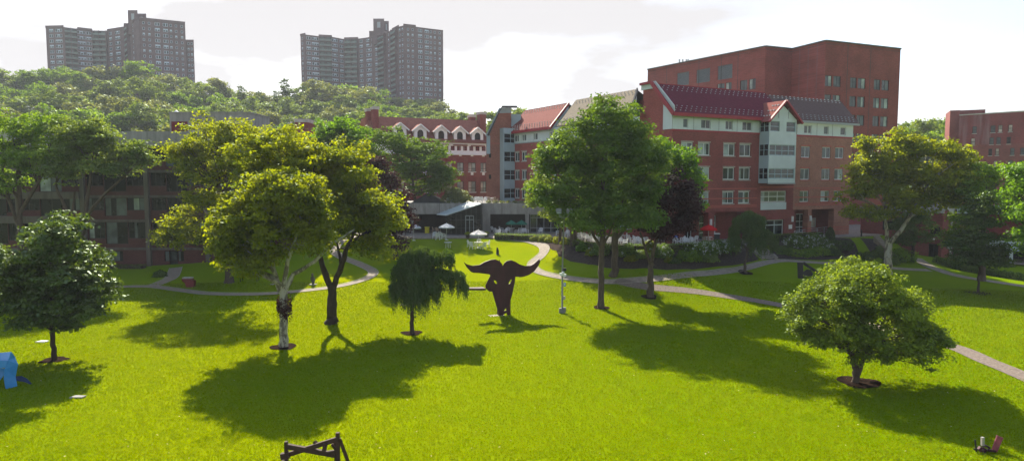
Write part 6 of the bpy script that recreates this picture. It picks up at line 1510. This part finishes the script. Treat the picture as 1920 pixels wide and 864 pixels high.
# small rusty scrap sculpture, bottom right
SD = 27.6; ss = empty('scrap_sculpture', (P(1850, 855, SD).x, SD, 0), 'small scrap metal sculpture with a slanted pink red plate, bottom right corner', 'sculpture')
def q_(zx, zy, d=0): return P(1780 + zx / 10.29, 780 + zy / 10.29, SD + d)
m = MB(); m.slab([q_(930, 365, .2), q_(1045, 415, .2), q_(920, 700), q_(830, 645)], (0, .06, 0)); m.build('slanted_plate', M['rust_pink'], ss)
m = MB(); m.slab([q_(605, 655), q_(720, 655), q_(705, 810), q_(605, 795)], (0, .18, 0)); m.build('box_plate', M['rust'], ss)
m = MB(); m.bar(q_(640, 400), q_(640, 560), .1); m.build('upright', M['stone'], ss)
m = MB(); m.bar(q_(497, 450), q_(520, 680), .05); m.bar(q_(470, 630), q_(600, 640), .06); m.build('rod', M['black_steel'], ss)
m = MB(); m.tube([q_(640, 560), q_(700, 560, .2), q_(770, 600, .3), q_(760, 660, .2), q_(700, 640), q_(640, 600)], .05, 6); m.bar(q_(760, 650), q_(890, 670), .09); m.bar(q_(570, 640), q_(610, 590), .12); m.build('curl', M['rust'], ss)
# blue folded ribbon, left edge
bg = on(12, 726); BD = bg.y; bl = empty('blue_sculpture', tuple(bg), 'bright blue folded steel ribbon sculpture at the left edge of the lawn', 'sculpture')
def u_(zx, zy, d=0): return P(zx / 8.64, 640 + zy / 8.64, BD + d)
def strip(L1, L2, nm, mt_, th=.05):
    m = MB(); i = 0
    for k in range(len(L1) - 1):
        a, b, c, d = L1[k], L1[k + 1], L2[k + 1], L2[k]; n = (b - a).cross(d - a).normalized() * th; m.slab([a, b, c], n); m.slab([a, c, d], n)
    m.build(nm, mt_, bl)
strip([u_(175, 170, -.1), u_(130, 300, -.2), u_(75, 440, -.3), u_(60, 600, -.35), u_(90, 780, -.3)], [u_(175, 170, .1), u_(240, 260, .1), u_(290, 370, .1), u_(250, 570, .1), u_(275, 715, .1)], 'front_band', M['blue_steel'])
strip([u_(-420, 250, .4), u_(-100, 190, .5), u_(0, 180, .5), u_(175, 165, .1)], [u_(-420, 320, .1), u_(-100, 300, .2), u_(0, 300, .2), u_(130, 300, -.15)], 'top_band', M['blue_steel'])
strip([u_(-420, 330, -.3), u_(-100, 305, -.3), u_(0, 305, -.3), u_(130, 305, -.25)], [u_(-420, 480, -.3), u_(-100, 430, -.3), u_(0, 420, -.3), u_(80, 425, -.3)], 'side_band', M['blue_steel'])
strip([u_(250, 560, .5), u_(350, 555, .6), u_(440, 600, .6), u_(530, 690, .6)], [u_(260, 630, .4), u_(340, 640, .5), u_(420, 660, .5), u_(500, 695, .5)], 'tail_band', simple('blue_dark', (.01, .03, .09), .4))
strip([u_(-200, 430, .6), u_(0, 420, .6), u_(70, 440, .6)], [u_(-200, 760, .5), u_(0, 620, .5), u_(60, 540, .6)], 'rear_band', M['blue_steel'])
strip([u_(-420, 300, .3), u_(-400, 500, .3), u_(-380, 800, .3)], [u_(-250, 300, .3), u_(-240, 500, .3), u_(-230, 800, .3)], 'rear_band', M['blue_steel'])
# red block, black steel, figures
rg = on(352, 539); rs = empty('red_sculpture', tuple(rg), 'small dark red steel sculpture with a pale top, where the dormitory path forks', 'sculpture')
def r_(zx, zy, d=0): return P(320 + zx / 6.4, 490 + zy / 6.4, rg.y + d)
m = MB(); m.slab([r_(130, 208), r_(245, 208), r_(252, 228), r_(278, 232), r_(270, 318), r_(185, 318), r_(172, 262), r_(135, 235)], (0, .5, 0)); m.build('body', M['red_steel'], rs)
m = MB(); m.slab([r_(138, 193), r_(245, 193), r_(246, 207), r_(138, 207)], (0, .55, 0)); m.build('cap', M['coping'], rs)
kg = on(1503, 522); ks = empty('black_sculpture', tuple(kg), 'black steel plate sculpture with a triangular opening, left of the bushy tree', 'sculpture')
def k_(zx, zy, d=0): return P(1300 + zx / 5.4, 380 + zy / 5.4, kg.y + d)
m = MB(); m.slab([k_(1055, 605), k_(1110, 605), k_(1115, 700), k_(1150, 680), k_(1110, 745), k_(1110, 765), k_(1062, 765)], (0, .12, 0)); m.build('tall_plate', M['black_steel'], ks)
m = MB(); m.bar(k_(1115, 610, .1), k_(1285, 725, .9), .12, .3); m.build('slanted_bar', M['black_steel'], ks)
m = MB(); m.slab([k_(1110, 760, .3), k_(1118, 700, .3), k_(1150, 675, .3), k_(1190, 680, .3), k_(1215, 720, .3), k_(1200, 740, .3), k_(1160, 745, .3)], (0, .15, 0)); m.build('curved_plate', M['black_steel'], ks)
g = on(933, 477.5); m = MB(); m.tube([g, g + Vector((0, 0, .55)), g + Vector((-.03, 0, .72))], [.19, .17, .1], 8); m.dome(tuple(g + Vector((-.03, 0, .78))), (.12, .12, .12), full=True)
tag(m.build('bronze_figure', M['black_steel'], loc=tuple(g), smooth=True), 'small dark upright bronze figure on the lawn above the bull sculpture', 'sculpture')
g = on(587, 534.5); m = MB(); m.box(tuple(g + Vector((0, 0, .06))), (.7, .5, .12), mi=1); m.tube([g + Vector((0, 0, .1)), g + Vector((.02, 0, .5)), g + Vector((-.05, 0, .75)), g + Vector((-.05, 0, .95))], [.12, .2, .22, .1], 8); m.dome(tuple(g + Vector((-.05, 0, 1.1))), (.13, .13, .16), full=True)
tag(m.build('stone_figure', [M['concrete_dark'], M['stone']], loc=tuple(g), smooth=True), 'small grey carved figure on a slab between the plane tree trunks', 'sculpture')
for px, py, w, d, lab, mt_ in ((80, 641, .75, .45, 'white square plaque lying in the grass left of the front tree', 'white_paint'), (147, 745, .75, .35, 'flat grey stone in the grass at lower left', 'concrete'), (516, 533, .9, .4, 'flat pale stone behind the white trunked plane tree', 'stone'), (757, 572, .6, .4, 'small pale plaque in the grass left of the weeping tree trunk', 'stone')):
    g = on(px, py); m = MB(); m.prism([(g.x - w / 2, g.y - d / 2), (g.x + w * .4, g.y - d * .55), (g.x + w / 2, g.y + d * .3), (g.x - w * .3, g.y + d / 2)], g.z - .05, g.z + .08)
    tag(m.build('ground_plaque', M[mt_], loc=tuple(g)), lab, 'plaque')
# ivy round the white trunk
g = P(533, 576, G(532, 650).y); rng = np.random.default_rng(5); n = 900; th = rng.random(n) * 6.28
rr = .38 + .14 * rng.random(n); zz = rng.normal(size=n) * .32 + .1 * np.sin(th * 2)
p = np.stack([g.x + np.cos(th) * rr, g.y + np.sin(th) * rr, g.z + zz], 1); nn = np.stack([np.cos(th), np.sin(th), .2 + 0 * th], 1) + rng.normal(size=(n, 3)) * .4
o = quads_np('trunk_ivy', leaf_quads(rng, p, nn, .15), M['leaf_purple'], rng.random(n), loc=tuple(g)); tag(o, 'dark ivy cuff halfway up the white plane tree trunk', 'ivy')

# ------------------------------------------------------------------ bench, mast, steps
g = on(468, 527); bn = empty('park_bench', tuple(g), 'slatted park bench with dark ends on the lawn beside the plane tree', 'bench')
m = MB()
for k in range(3): m.box(tuple(g + Vector((0, -.15 + .17 * k, .45))), (1.9, .14, .04))
m.build('seat', M['bench_wood'], bn)
m = MB()
for k in range(3): m.box(tuple(g + Vector((0, .34 + .03 * k, .62 + .15 * k))), (1.9, .04, .11))
m.build('backrest', M['black_steel'], bn)
for s in (-.88, .88):
    m = MB()
    for a, b in (((s, -.25, -.05), (s, -.25, .64)), ((s, .3, -.05), (s, .42, 1.0)), ((s, -.28, .64), (s, .36, .66)), ((s, -.25, .42), (s, .33, .42))): m.bar(g + Vector(a), g + Vector(b), .06)
    m.build('end_frame', M['black_steel'], bn)
g = on(1054, 587); ms = empty('lamp_mast', tuple(g), 'tall slim grey mast with twin floodlights and camera boxes on the lawn', 'lamp')
MH = P(1054, 409, g.y).z
m = MB(); m.tube([g - Vector((0, 0, .1)), g + Vector((0, 0, 4)), Vector((g.x + .12, g.y, MH))], [.085, .07, .05], 10); m.build('pole', M['galv'], ms, smooth=True)
c = Vector((g.x + .12, g.y, MH)); m = MB(); m.tube([c + Vector((-.45, 0, .35)), c + Vector((-.3, 0, .08)), c, c + Vector((.3, 0, .08)), c + Vector((.45, 0, .35))], .03, 6); m.build('crossarm', M['galv'], ms)
for s in (-1, 1):
    m = MB(); q = c + Vector((.45 * s, 0, .62)); m.box(tuple(q), (.46, .34, .34), .2 * s, rx=-.5); m.box(tuple(q + Vector((0, -.16, -.1))), (.38, .03, .24), .2 * s, rx=-.5, mi=1); m.build('floodlight', [M['galv'], M['curtain']], ms)
def mz(py): return P(1054, py, g.y).z
m = MB(); m.box((g.x - .17, g.y - .05, mz(582)), (.22, .25, .45)); m.box((g.x + .2, g.y - .05, mz(580)), (.24, .26, .4)); m.box((g.x, g.y, g.z + .12), (.42, .4, .24)); m.build('base_box', M['galv'], ms)
m = MB(); m.box((g.x + .2, g.y - .1, mz(505)), (.26, .24, .24)); m.build('camera_box', M['black_steel'], ms)
m = MB(); m.box((g.x - .1, g.y - .1, mz(514)), (.28, .22, .22)); m.box((g.x + .2, g.y - .1, mz(515.5)), (.24, .22, .2)); m.dome((g.x + .05, g.y - .15, mz(511)), (.14, .14, .14), full=True); m.build('white_speakers', M['white_paint'], ms)
m = MB(); m.box((g.x + .2, g.y - .1, mz(533)), (.2, .05, .3)); m.box((g.x + .2, g.y - .13, mz(533)), (.1, .02, .12), mi=1); m.build('blue_sign', [M['sign_blue'], M['white_paint']], ms)
m = MB(); m.box((g.x + .17, g.y - .05, mz(558)), (.18, .15, .3)); m.build('junction_box', M['stone'], ms)
m = MB(); m.bar((g.x - .25, g.y, mz(499)), (g.x + .25, g.y, mz(499)), .05); m.build('bracket', M['black_steel'], ms)
# steps up to the terrace
s0 = W(1440, 486.5); s1 = (T_[12][0] + .6, T_[12][1] + .3); z0 = g1(*s0)
st = empty('garden_steps', (s0[0], s0[1], z0), 'flight of pale stone steps climbing the mulch bank to the red hall terrace', 'steps')
n = 11; dv = Vector((s1[0] - s0[0], s1[1] - s0[1], 0)); sn = Vector((-dv.y, dv.x, 0)).normalized(); a_ = math.atan2(dv.y, dv.x)
m = MB()
for k in range(n):
    c = Vector((s0[0], s0[1], 0)) + dv * ((k + .5) / n); zt = z0 + (UP + .03 - z0) * (k + 1) / n; m.box((c.x, c.y, zt - .6), (dv.length / n + .0, 1.9, 1.2), a_); m.box((c.x, c.y, zt + .015), (dv.length / n + .06, 1.96, .05), a_, mi=1)
m.build('treads', [M['concrete_dark'], M['edging']], st)
for s in (-1.05, 1.05):
    m = MB(); A_ = Vector((s0[0], s0[1], z0 + .1)) + sn * s - dv * .08; B_ = Vector((s1[0], s1[1], UP + .15)) + sn * s; m.bar(A_, B_, .2, .5); m.build('side_wall', M['edging'], st)
    if s > 0: continue
    m = MB()
    for t in (0, .5, 1): q = A_.lerp(B_, t); m.bar(q, q + Vector((0, 0, .95)), .05)
    m.bar(A_ + Vector((0, 0, .95)), B_ + Vector((0, 0, .95)), .05); m.build('handrail', M['black_steel'], st)
s0 = W(1668, 470); s1 = W(1642, 450); z0 = g1(*s0); st = empty('garden_steps', (s0[0], s0[1], z0), 'dark steps with a pale edge at the paved plaza left of the plane tree', 'steps')
dv = Vector((s1[0] - s0[0], s1[1] - s0[1], 0)); a_ = math.atan2(dv.y, dv.x); m = MB(); n = 10
for k in range(n): c = Vector((s0[0], s0[1], 0)) + dv * ((k + .5) / n); zt = z0 + (UP + .03 - z0) * (k + 1) / n; m.box((c.x, c.y, zt - .6), (dv.length / n, 2.6, 1.2), a_); m.box((c.x, c.y, zt + .015), (dv.length / n * .5, 2.6, .05), a_, mi=1)
m.build('treads', [M['paving_grey'], M['edging']], st)
# plaza railing and ramp rails by the red hall
rl = empty('ramp_railing', tuple(RED.at(LEN - 6, UP, 2)), 'pale metal ramp railing before the right end of the red hall', 'railing')
m = MB(); a, b = PZ(1489, 446, UP), PZ(1582, 433, UP)
for h in (.35, .65, .95): m.bar(a + Vector((0, 0, h)), b + Vector((0, 0, h)), .04)
for k in range(8): q = a.lerp(b, k / 7); m.bar(q, q + Vector((0, 0, .97)), .05)
m.build('rails', M['frame_white'], rl)
g = PZ(1615, 443, UP); m = MB(); m.tube([g, g + Vector((0, 0, .8))], [.1, .09], 8); m.dome(tuple(g + Vector((0, 0, .8))), .12)
tag(m.build('bollard', M['black_steel'], loc=tuple(g)), 'short black bollard light at the plaza edge', 'bollard')

# ------------------------------------------------------------------ chairs, tables, umbrellas
def chair_mesh(mat):
    m = MB(); hx = .27
    m.box((0, 0, .42), (.5, .48, .04))
    for s in (-1, 1):
        m.bar((s * .25, -.24, 0), (s * .23, -.21, .66), .05); m.bar((s * .27, .30, 0), (s * .22, .24, .66), .05); m.bar((s * .24, -.23, .66), (s * .23, .25, .66), .07, .04)
    for k in range(5): x = -.2 + .1 * k; m.bar((x, .22, .42), (x * 1.12, .33, .92 - abs(x) * .35), .065, .03)
    m.bar((-.24, .25, .45), (-.25, .33, .82), .05); m.bar((.24, .25, .45), (.25, .33, .82), .05)
    m.bar((-.25, .33, .80), (-.12, .34, .90), .06, .03); m.bar((-.12, .34, .90), (.12, .34, .90), .06, .03); m.bar((.12, .34, .90), (.25, .33, .80), .06, .03)
    return m
chair0 = {}
def chair(px, py, label, group, rz=None, kind='white', z=UP, pt=None):
    if kind not in chair0:
        o = chair_mesh(kind).build('patio_chair', M[{'white': 'white_plastic', 'green': 'green_chair', 'tan': 'tan_chair'}[kind]]); chair0[kind] = [o, False]
    o, u = chair0[kind]
    if u: o = o.copy(); COL.objects.link(o)
    chair0[kind][1] = True
    p = pt or (G(px, py) if z is None else PZ(px, py, z)); o.location = (p.x, p.y, p.z + (.03 if z is not None else 0)); o.rotation_euler = (0, 0, random.uniform(0, 6.28) if rz is None else rz)
    tag(o, label, 'chair', group); return o
M['green_chair'] = simple('green_chair', (.09, .14, .11), .4); M['tan_chair'] = simple('tan_chair', (.45, .33, .24), .5)
def table(p, label, group=None, r=.55):
    t = empty('patio_table', tuple(p), label, 'table', group); m = MB(); n = 16
    m.prism([(p.x + r * math.cos(k * 2 * math.pi / n), p.y + r * math.sin(k * 2 * math.pi / n)) for k in range(n)], p.z + .70, p.z + .74); m.build('tabletop', M['white_plastic'], t)
    for k in range(4): a = k * math.pi / 2 + .4; m = MB(); m.bar(p + Vector((math.cos(a) * r * .65, math.sin(a) * r * .65, 0)), p + Vector((math.cos(a) * r * .5, math.sin(a) * r * .5, .7)), .05); m.build('leg', M['white_plastic'], t)
    return t
def umbrella(p, label, mat, w=2.9, h=2.35, drop=.55, group=None, n=8, flap=.14):
    u = empty('patio_umbrella', tuple(p), label, 'umbrella', group); m = MB(); m.tube([p, p + Vector((0, 0, h))], .025, 6); m.dome(tuple(p + Vector((0, 0, .0))), (.25, .25, .1)); m.build('pole', M['frame_white'], u)
    m = MB(); top = p + Vector((0, 0, h)); r = w / 2; E = []
    for k in range(n): a = 2 * math.pi * (k + .5) / n; E.append(p + Vector((math.cos(a) * r, math.sin(a) * r, h - drop)))
    for k in range(n):
        a, b = E[k], E[(k + 1) % n]; mm_ = (a + b) / 2 * 1 + Vector((0, 0, -.0)); mid = top.lerp((a + b) / 2, .55) + Vector((0, 0, -.04)); ma, mb2 = top.lerp(a, .55) + Vector((0, 0, .03)), top.lerp(b, .55) + Vector((0, 0, .03))
        m.poly([top, ma, mid]); m.poly([top, mid, mb2]); m.poly([ma, a, mm_, mid]); m.poly([mid, mm_, b, mb2])
        m.poly([a, a + Vector((0, 0, -flap)), b + Vector((0, 0, -flap)), b])
    m.tube([top - Vector((0, 0, .03)), top + Vector((0, 0, .1))], [.05, .02], 6)
    m.build('canopy', M[mat], u)
    m = MB()
    for a in E: m.bar(top - Vector((0, 0, .1)), a - Vector((0, 0, .03)), .02)
    m.build('ribs', M['frame_white'], u); return u
# lawn table under the cream umbrella
tbp = on(897, 465); table(tbp, 'round white table under the cream umbrella on the lawn', r=.6); umbrella(tbp, 'cream umbrella over the white table on the lawn above the bull', 'cloth_white', 2.4, 2.35, .55)
for k in range(5): a = k * 1.256 + .3; q = tbp + Vector((math.cos(a) * 1.15, math.sin(a) * 1.0, 0)); q.z = g1(q.x, q.y); chair(0, 0, 'white plastic chair at the table under the cream lawn umbrella', 'chairs round the lawn table', rz=a - math.pi / 2, pt=q, z=None)
for px, py, w, lab in ((837.5, 450, 2.2, 'grey white umbrella with white chairs left of the cream lawn umbrella'), (776, 451, 2.0, 'leftmost small grey umbrella on the patio, beside the purple tree')):
    p = PZ(px, py, UP); umbrella(p, lab, 'cloth_grey', w, 2.2, .5)
for k, (x, y) in enumerate(((815, 448), (821, 450), (826, 447), (832, 449))): chair(x, y, 'white chair beside the grey umbrella on the left patio', 'white chairs on the left patio')
p = on(840, 465); table(Vector((p.x, p.y, p.z)), 'white round table on the grass edge partly behind the weeping tree', r=.5); 
for px, py in ((877, 446), (912, 445)):
    p = PZ(px, py, UP); m = MB(); m.tube([p, p + Vector((0, 0, .55))], [.24, .34], 10); o = m.build('planter', M['terracotta'], loc=tuple(p)); tag(o, 'dark pot of yellow flowers at the patio edge, ' + ('left' if px < 900 else 'right') + ' of the cream umbrella', 'planter')
    rng = np.random.default_rng(px); n = 350; d = rng.normal(size=(n, 3)); d /= np.linalg.norm(d, axis=1, keepdims=True); d[:, 2] = abs(d[:, 2]); q = np.array(p + Vector((0, 0, .5))) + d * np.array([.45, .45, .35])
    f = quads_np('flowers', leaf_quads(rng, q, d, .12), M['leaf_lime'], rng.random(n), parent=o, loc=tuple(p))
for a in ((1126 - 750 + 0, 0),): pass
for px, py, lab in ((958.5, 437, 'green umbrella under the pavilion, left one of the pair'), (978, 437, 'green umbrella under the pavilion, right one of the pair')):
    p = PZ(px, 437.5, UP); umbrella(p, lab, 'cloth_green', 1.75, 1.95 + .0, .5); table(p + Vector((0, 0, .03)), 'white table under the ' + lab.split(',')[1].strip().replace('one of', 'green umbrella of'), r=.5)
for x, y in ((925, 436), (932, 439), (940, 436), (946, 440), (953, 438), (968, 441), (977, 440), (987, 440), (1013, 439), (1046, 442), (934, 442)): chair(x, y, 'white plastic chair in front of the dark pavilion opening', 'chairs at the pavilion', kind='white')
for x, y in ((815, 437), (822, 438)): chair(x, y, 'tan chair at the dark opening left of the glazed entrance', 'tan chairs by the pavilion', kind='tan')
g = PZ(801, 437, UP); m = MB(); m.prism([(g.x - .3, g.y - .3), (g.x + .3, g.y - .3), (g.x + .3, g.y + .3), (g.x - .3, g.y + .3)], g.z, g.z + .85); m.box((g.x, g.y, g.z + .9), (.7, .7, .08)); tag(m.build('waste_bin', M['yellow'], loc=tuple(g)), 'yellow bin in the shade of the pavilion', 'bin')
# roof deck chairs
for k in range(7): p = PV.at(pu(886 + k * 4.2), ZR, -2 - (k % 2)); chair(0, 0, 'white chair on the pavilion roof deck', 'white chairs on the pavilion roof', pt=Vector((p.x, p.y, ZR - .03)), z=UP)
for k in range(3): p = PV.at(pu(918 + k * 6), ZR, -1.5); chair(0, 0, 'tan chair on the pavilion roof deck by the brick gable', 'tan chairs on the pavilion roof', pt=Vector((p.x, p.y, ZR - .03)), z=UP, kind='tan')
p = PV.at(pu(922), ZR + .0, -3); table(p, 'small table on the pavilion roof deck', r=.5)
# terrace furniture behind the hedge
for px, py, w, mt_, lab in ((1089, 447, 2.6, 'cloth_grey', 'grey lilac umbrella on the terrace, left of the tallest tree trunk'), (1106, 450, 2.7, 'cloth_grey', 'grey lilac umbrella on the terrace, right behind the tallest tree trunk'), (1122, 452, 2.5, 'cloth_grey', 'pale umbrella on the terrace seen between the trunks'), (1168, 452, 2.3, 'cloth_grey', 'pale umbrella half hidden in leaves right of the second trunk'), (1328, 455, 2.1, 'cloth_red', 'bright red umbrella before the red hall')):
    p = PZ(px, py, UP); p.z += .02; umbrella(p, lab, mt_, w, 2.25, .5, flap=.2); table(p, 'table under the ' + lab, r=.5)
g1_ch = [(1063, 444), (1068, 446), (1083, 449), (1088, 448), (1094, 451), (1099, 449), (1101, 453), (1107, 452), (1112, 455), (1116, 453), (1114, 458), (1137, 456), (1143, 459), (1146, 455)]
for x, y in g1_ch: chair(x, y, 'white or pinkish plastic chair on the sunny terrace left of the second trunk', 'chairs on the sunny terrace', kind='white')
for x, y in [(1165, 459), (1172, 461), (1178, 455), (1185, 457), (1187, 461), (1192, 455), (1198, 458), (1203, 460), (1180, 450), (1211, 458), (1208, 462)]: chair(x, y, 'white plastic chair on the terrace between the trunks behind the hedge', 'chairs behind the terrace hedge')
for x, y in [(1272, 459), (1279, 456), (1284, 459), (1288, 457), (1293, 459), (1299, 457), (1303, 455)]: chair(x, y, 'white plastic chair in the cluster left of the red umbrella', 'chairs left of the red umbrella')
for x, y in [(1322, 457), (1333, 457)]: chair(x, y, 'tan chair under the red umbrella', 'tan chairs at the red umbrella', kind='tan')
for k in range(8): p = PZ(1527 + k * 3.4, 436.5, UP); chair(0, 0, 'green patio chair in the row behind the ramp railing', 'green chairs behind the ramp railing', kind='green', pt=p, rz=R(200))
chair(1556, 432, 'single white chair by the window behind the ramp railing', None, z=UP)
g = PZ(1343, 452.5, UP); m = MB(); m.prism([(g.x - .35, g.y - .25), (g.x + .35, g.y - .25), (g.x + .35, g.y + .25), (g.x - .35, g.y + .25)], g.z, g.z + .95, 0); m.box((g.x, g.y, g.z + 1.0), (.8, .6, .12), mi=1)
tag(m.build('serving_cart', [M['frame_dark'], M['white_paint']], loc=tuple(g)), 'dark cart with a white top right of the red umbrella', 'cart')

# a seated person in blue at the terrace, seen over the hedge
def person(p, face, label, top, legs, hair):
    root = empty('person', tuple(p), label, 'person'); me = bpy.data.meshes.new('body')
    J = [(0, 0, .48), (0, .03, .72), (0, .05, .98), (0, .03, 1.08), (0, 0, 1.18), (0, -.01, 1.30), (-.18, .04, .97), (-.23, -.02, .72), (-.17, -.22, .66), (.18, .04, .97), (.23, -.02, .72), (.17, -.22, .66), (-.10, -.08, .47), (-.12, -.42, .48), (-.12, -.44, .08), (-.12, -.56, .04), (.10, -.08, .47), (.12, -.42, .48), (.12, -.44, .08), (.12, -.56, .04)]
    E = [(0, 1), (1, 2), (2, 3), (3, 4), (4, 5), (2, 6), (6, 7), (7, 8), (2, 9), (9, 10), (10, 11), (0, 12), (12, 13), (13, 14), (14, 15), (0, 16), (16, 17), (17, 18), (18, 19)]
    Rr = [.14, .13, .15, .06, .09, .10, .07, .05, .035, .07, .05, .035, .10, .075, .045, .04, .10, .075, .045, .04]
    me.from_pydata(J, E, []); o = bpy.data.objects.new('body', me); COL.objects.link(o)
    sk = o.modifiers.new('s', 'SKIN'); o.modifiers.new('u', 'SUBSURF').levels = 1
    if not me.skin_vertices: me.attributes
    for v, r in zip(me.skin_vertices[0].data, Rr): v.radius = (r, r * .85)
    me.skin_vertices[0].data[0].use_root = True
    dg = bpy.context.evaluated_depsgraph_get(); nm = bpy.data.meshes.new_from_object(o.evaluated_get(dg)); o.modifiers.clear(); o.data = nm
    nm.materials.clear()
    for k in (top, legs, M['skin']): nm.materials.append(k)
    for f in nm.polygons: z = f.center.z; f.material_index = 2 if (z > 1.03 or (z < .78 and f.center.y < -.12 and abs(f.center.x) > .12 and z > .58)) else (1 if z < .57 else 0); f.use_smooth = True
    o.parent = root; root.rotation_euler = (0, 0, face)
    m = MB(); m.dome((0, .02, 1.25), (.11, .12, .12), full=True); h = m.build('hair', hair, None, smooth=True); h.parent = root
M['skin'] = simple('skin', (.45, .25, .18), .6, var=.05)
for px, py, lab, c in ((1268, 458, 'seated person in a blue top behind the terrace hedge, left of the white chairs', (.10, .16, .55)), (1262, 457, 'seated person in a pale shirt left of the person in blue', (.35, .38, .6))):
    p = PZ(px, py, UP); p.z += .02
    try: person(p, R(20), lab, simple('cloth_top', c, .8), simple('cloth_legs', (.02, .02, .05), .8), M['lead'])
    except Exception as e: print('person', e)
    chair(0, 0, 'white plastic chair under the ' + lab.split(' behind')[0].split(' left')[0], None, pt=Vector((p.x, p.y + .02, UP - .01)), rz=R(20))

# ------------------------------------------------------------------ daylight
SUN_EL, SUN_AZ = R(37), math.atan2(-.31, .95)      # azimuth of the sun from +Y, negative = to the left
sd = bpy.data.lights.new('sun', 'SUN'); sun = bpy.data.objects.new('sun', sd); COL.objects.link(sun)
sd.energy = 4.7; sd.angle = R(.6); sd.color = (1, .94, .80)
to = Vector((math.sin(SUN_AZ) * math.cos(SUN_EL), math.cos(SUN_AZ) * math.cos(SUN_EL), math.sin(SUN_EL)))
sun.rotation_euler = (-to).to_track_quat('-Z', 'Y').to_euler()
w = bpy.data.worlds.new('World'); scene.world = w; w.use_nodes = True; nt = w.node_tree; bgn = nt.nodes['Background']
sky = nt.nodes.new('ShaderNodeTexSky'); sky.sky_type = 'NISHITA'; sky.sun_disc = False; sky.sun_elevation = SUN_EL; sky.sun_rotation = SUN_AZ
sky.air_density = 1.0; sky.dust_density = 1.2; sky.ozone_density = 1.5
tc = nt.nodes.new('ShaderNodeTexCoord'); mp = nt.nodes.new('ShaderNodeMapping'); mp.inputs['Scale'].default_value = (1.6, 1.6, 5); mp.inputs['Location'].default_value = (.3, .2, .1); L(nt, tc.outputs['Generated'], mp.inputs[0])
n1 = nt.nodes.new('ShaderNodeTexNoise'); n1.inputs['Scale'].default_value = 1.3; n1.inputs['Detail'].default_value = 7; n1.inputs['Roughness'].default_value = .5; L(nt, mp.outputs[0], n1.inputs['Vector'])
sp = nt.nodes.new('ShaderNodeSeparateXYZ'); L(nt, tc.outputs['Generated'], sp.inputs[0])
lowb = ramp(nt, sp.outputs[2], .62, .28)          # the white cloud veil thins out overhead
ml = nt.nodes.new('ShaderNodeMath'); ml.operation = 'MULTIPLY'; L(nt, ramp(nt, n1.outputs[0], .27, .55), ml.inputs[0]); L(nt, lowb, ml.inputs[1]); cl = ml.outputs[0]
o = mix(nt, cl, sky.outputs[0], (3.15, 3.06, 3.12))
L(nt, o, bgn.inputs[0]); bgn.inputs[1].default_value = .11

# thin summer haze
HAZE = True
if HAZE:
    hm = bpy.data.materials.new('haze_air'); hm.use_nodes = True; t = hm.node_tree; t.nodes.clear(); out = t.nodes.new('ShaderNodeOutputMaterial')
    v = t.nodes.new('ShaderNodeVolumePrincipled'); v.inputs['Density'].default_value = .0002; v.inputs['Color'].default_value = (.86, .92, 1, 1); v.inputs['Anisotropy'].default_value = .2
    t.links.new(v.outputs[0], out.inputs['Volume'])
    m = MB(); m.box((0, 250, 58), (8400, 11000, 122)); h = m.build('haze', hm); tag(h, kind='stuff')
vs = scene.view_settings; vs.view_transform = 'Standard'; vs.look = 'None'; vs.exposure = 1.28; vs.gamma = 1
scene.cycles.max_bounces = 6; scene.cycles.transparent_max_bounces = 4; scene.cycles.volume_bounces = 0; scene.cycles.diffuse_bounces = 3; scene.cycles.glossy_bounces = 2; scene.cycles.transmission_bounces = 3
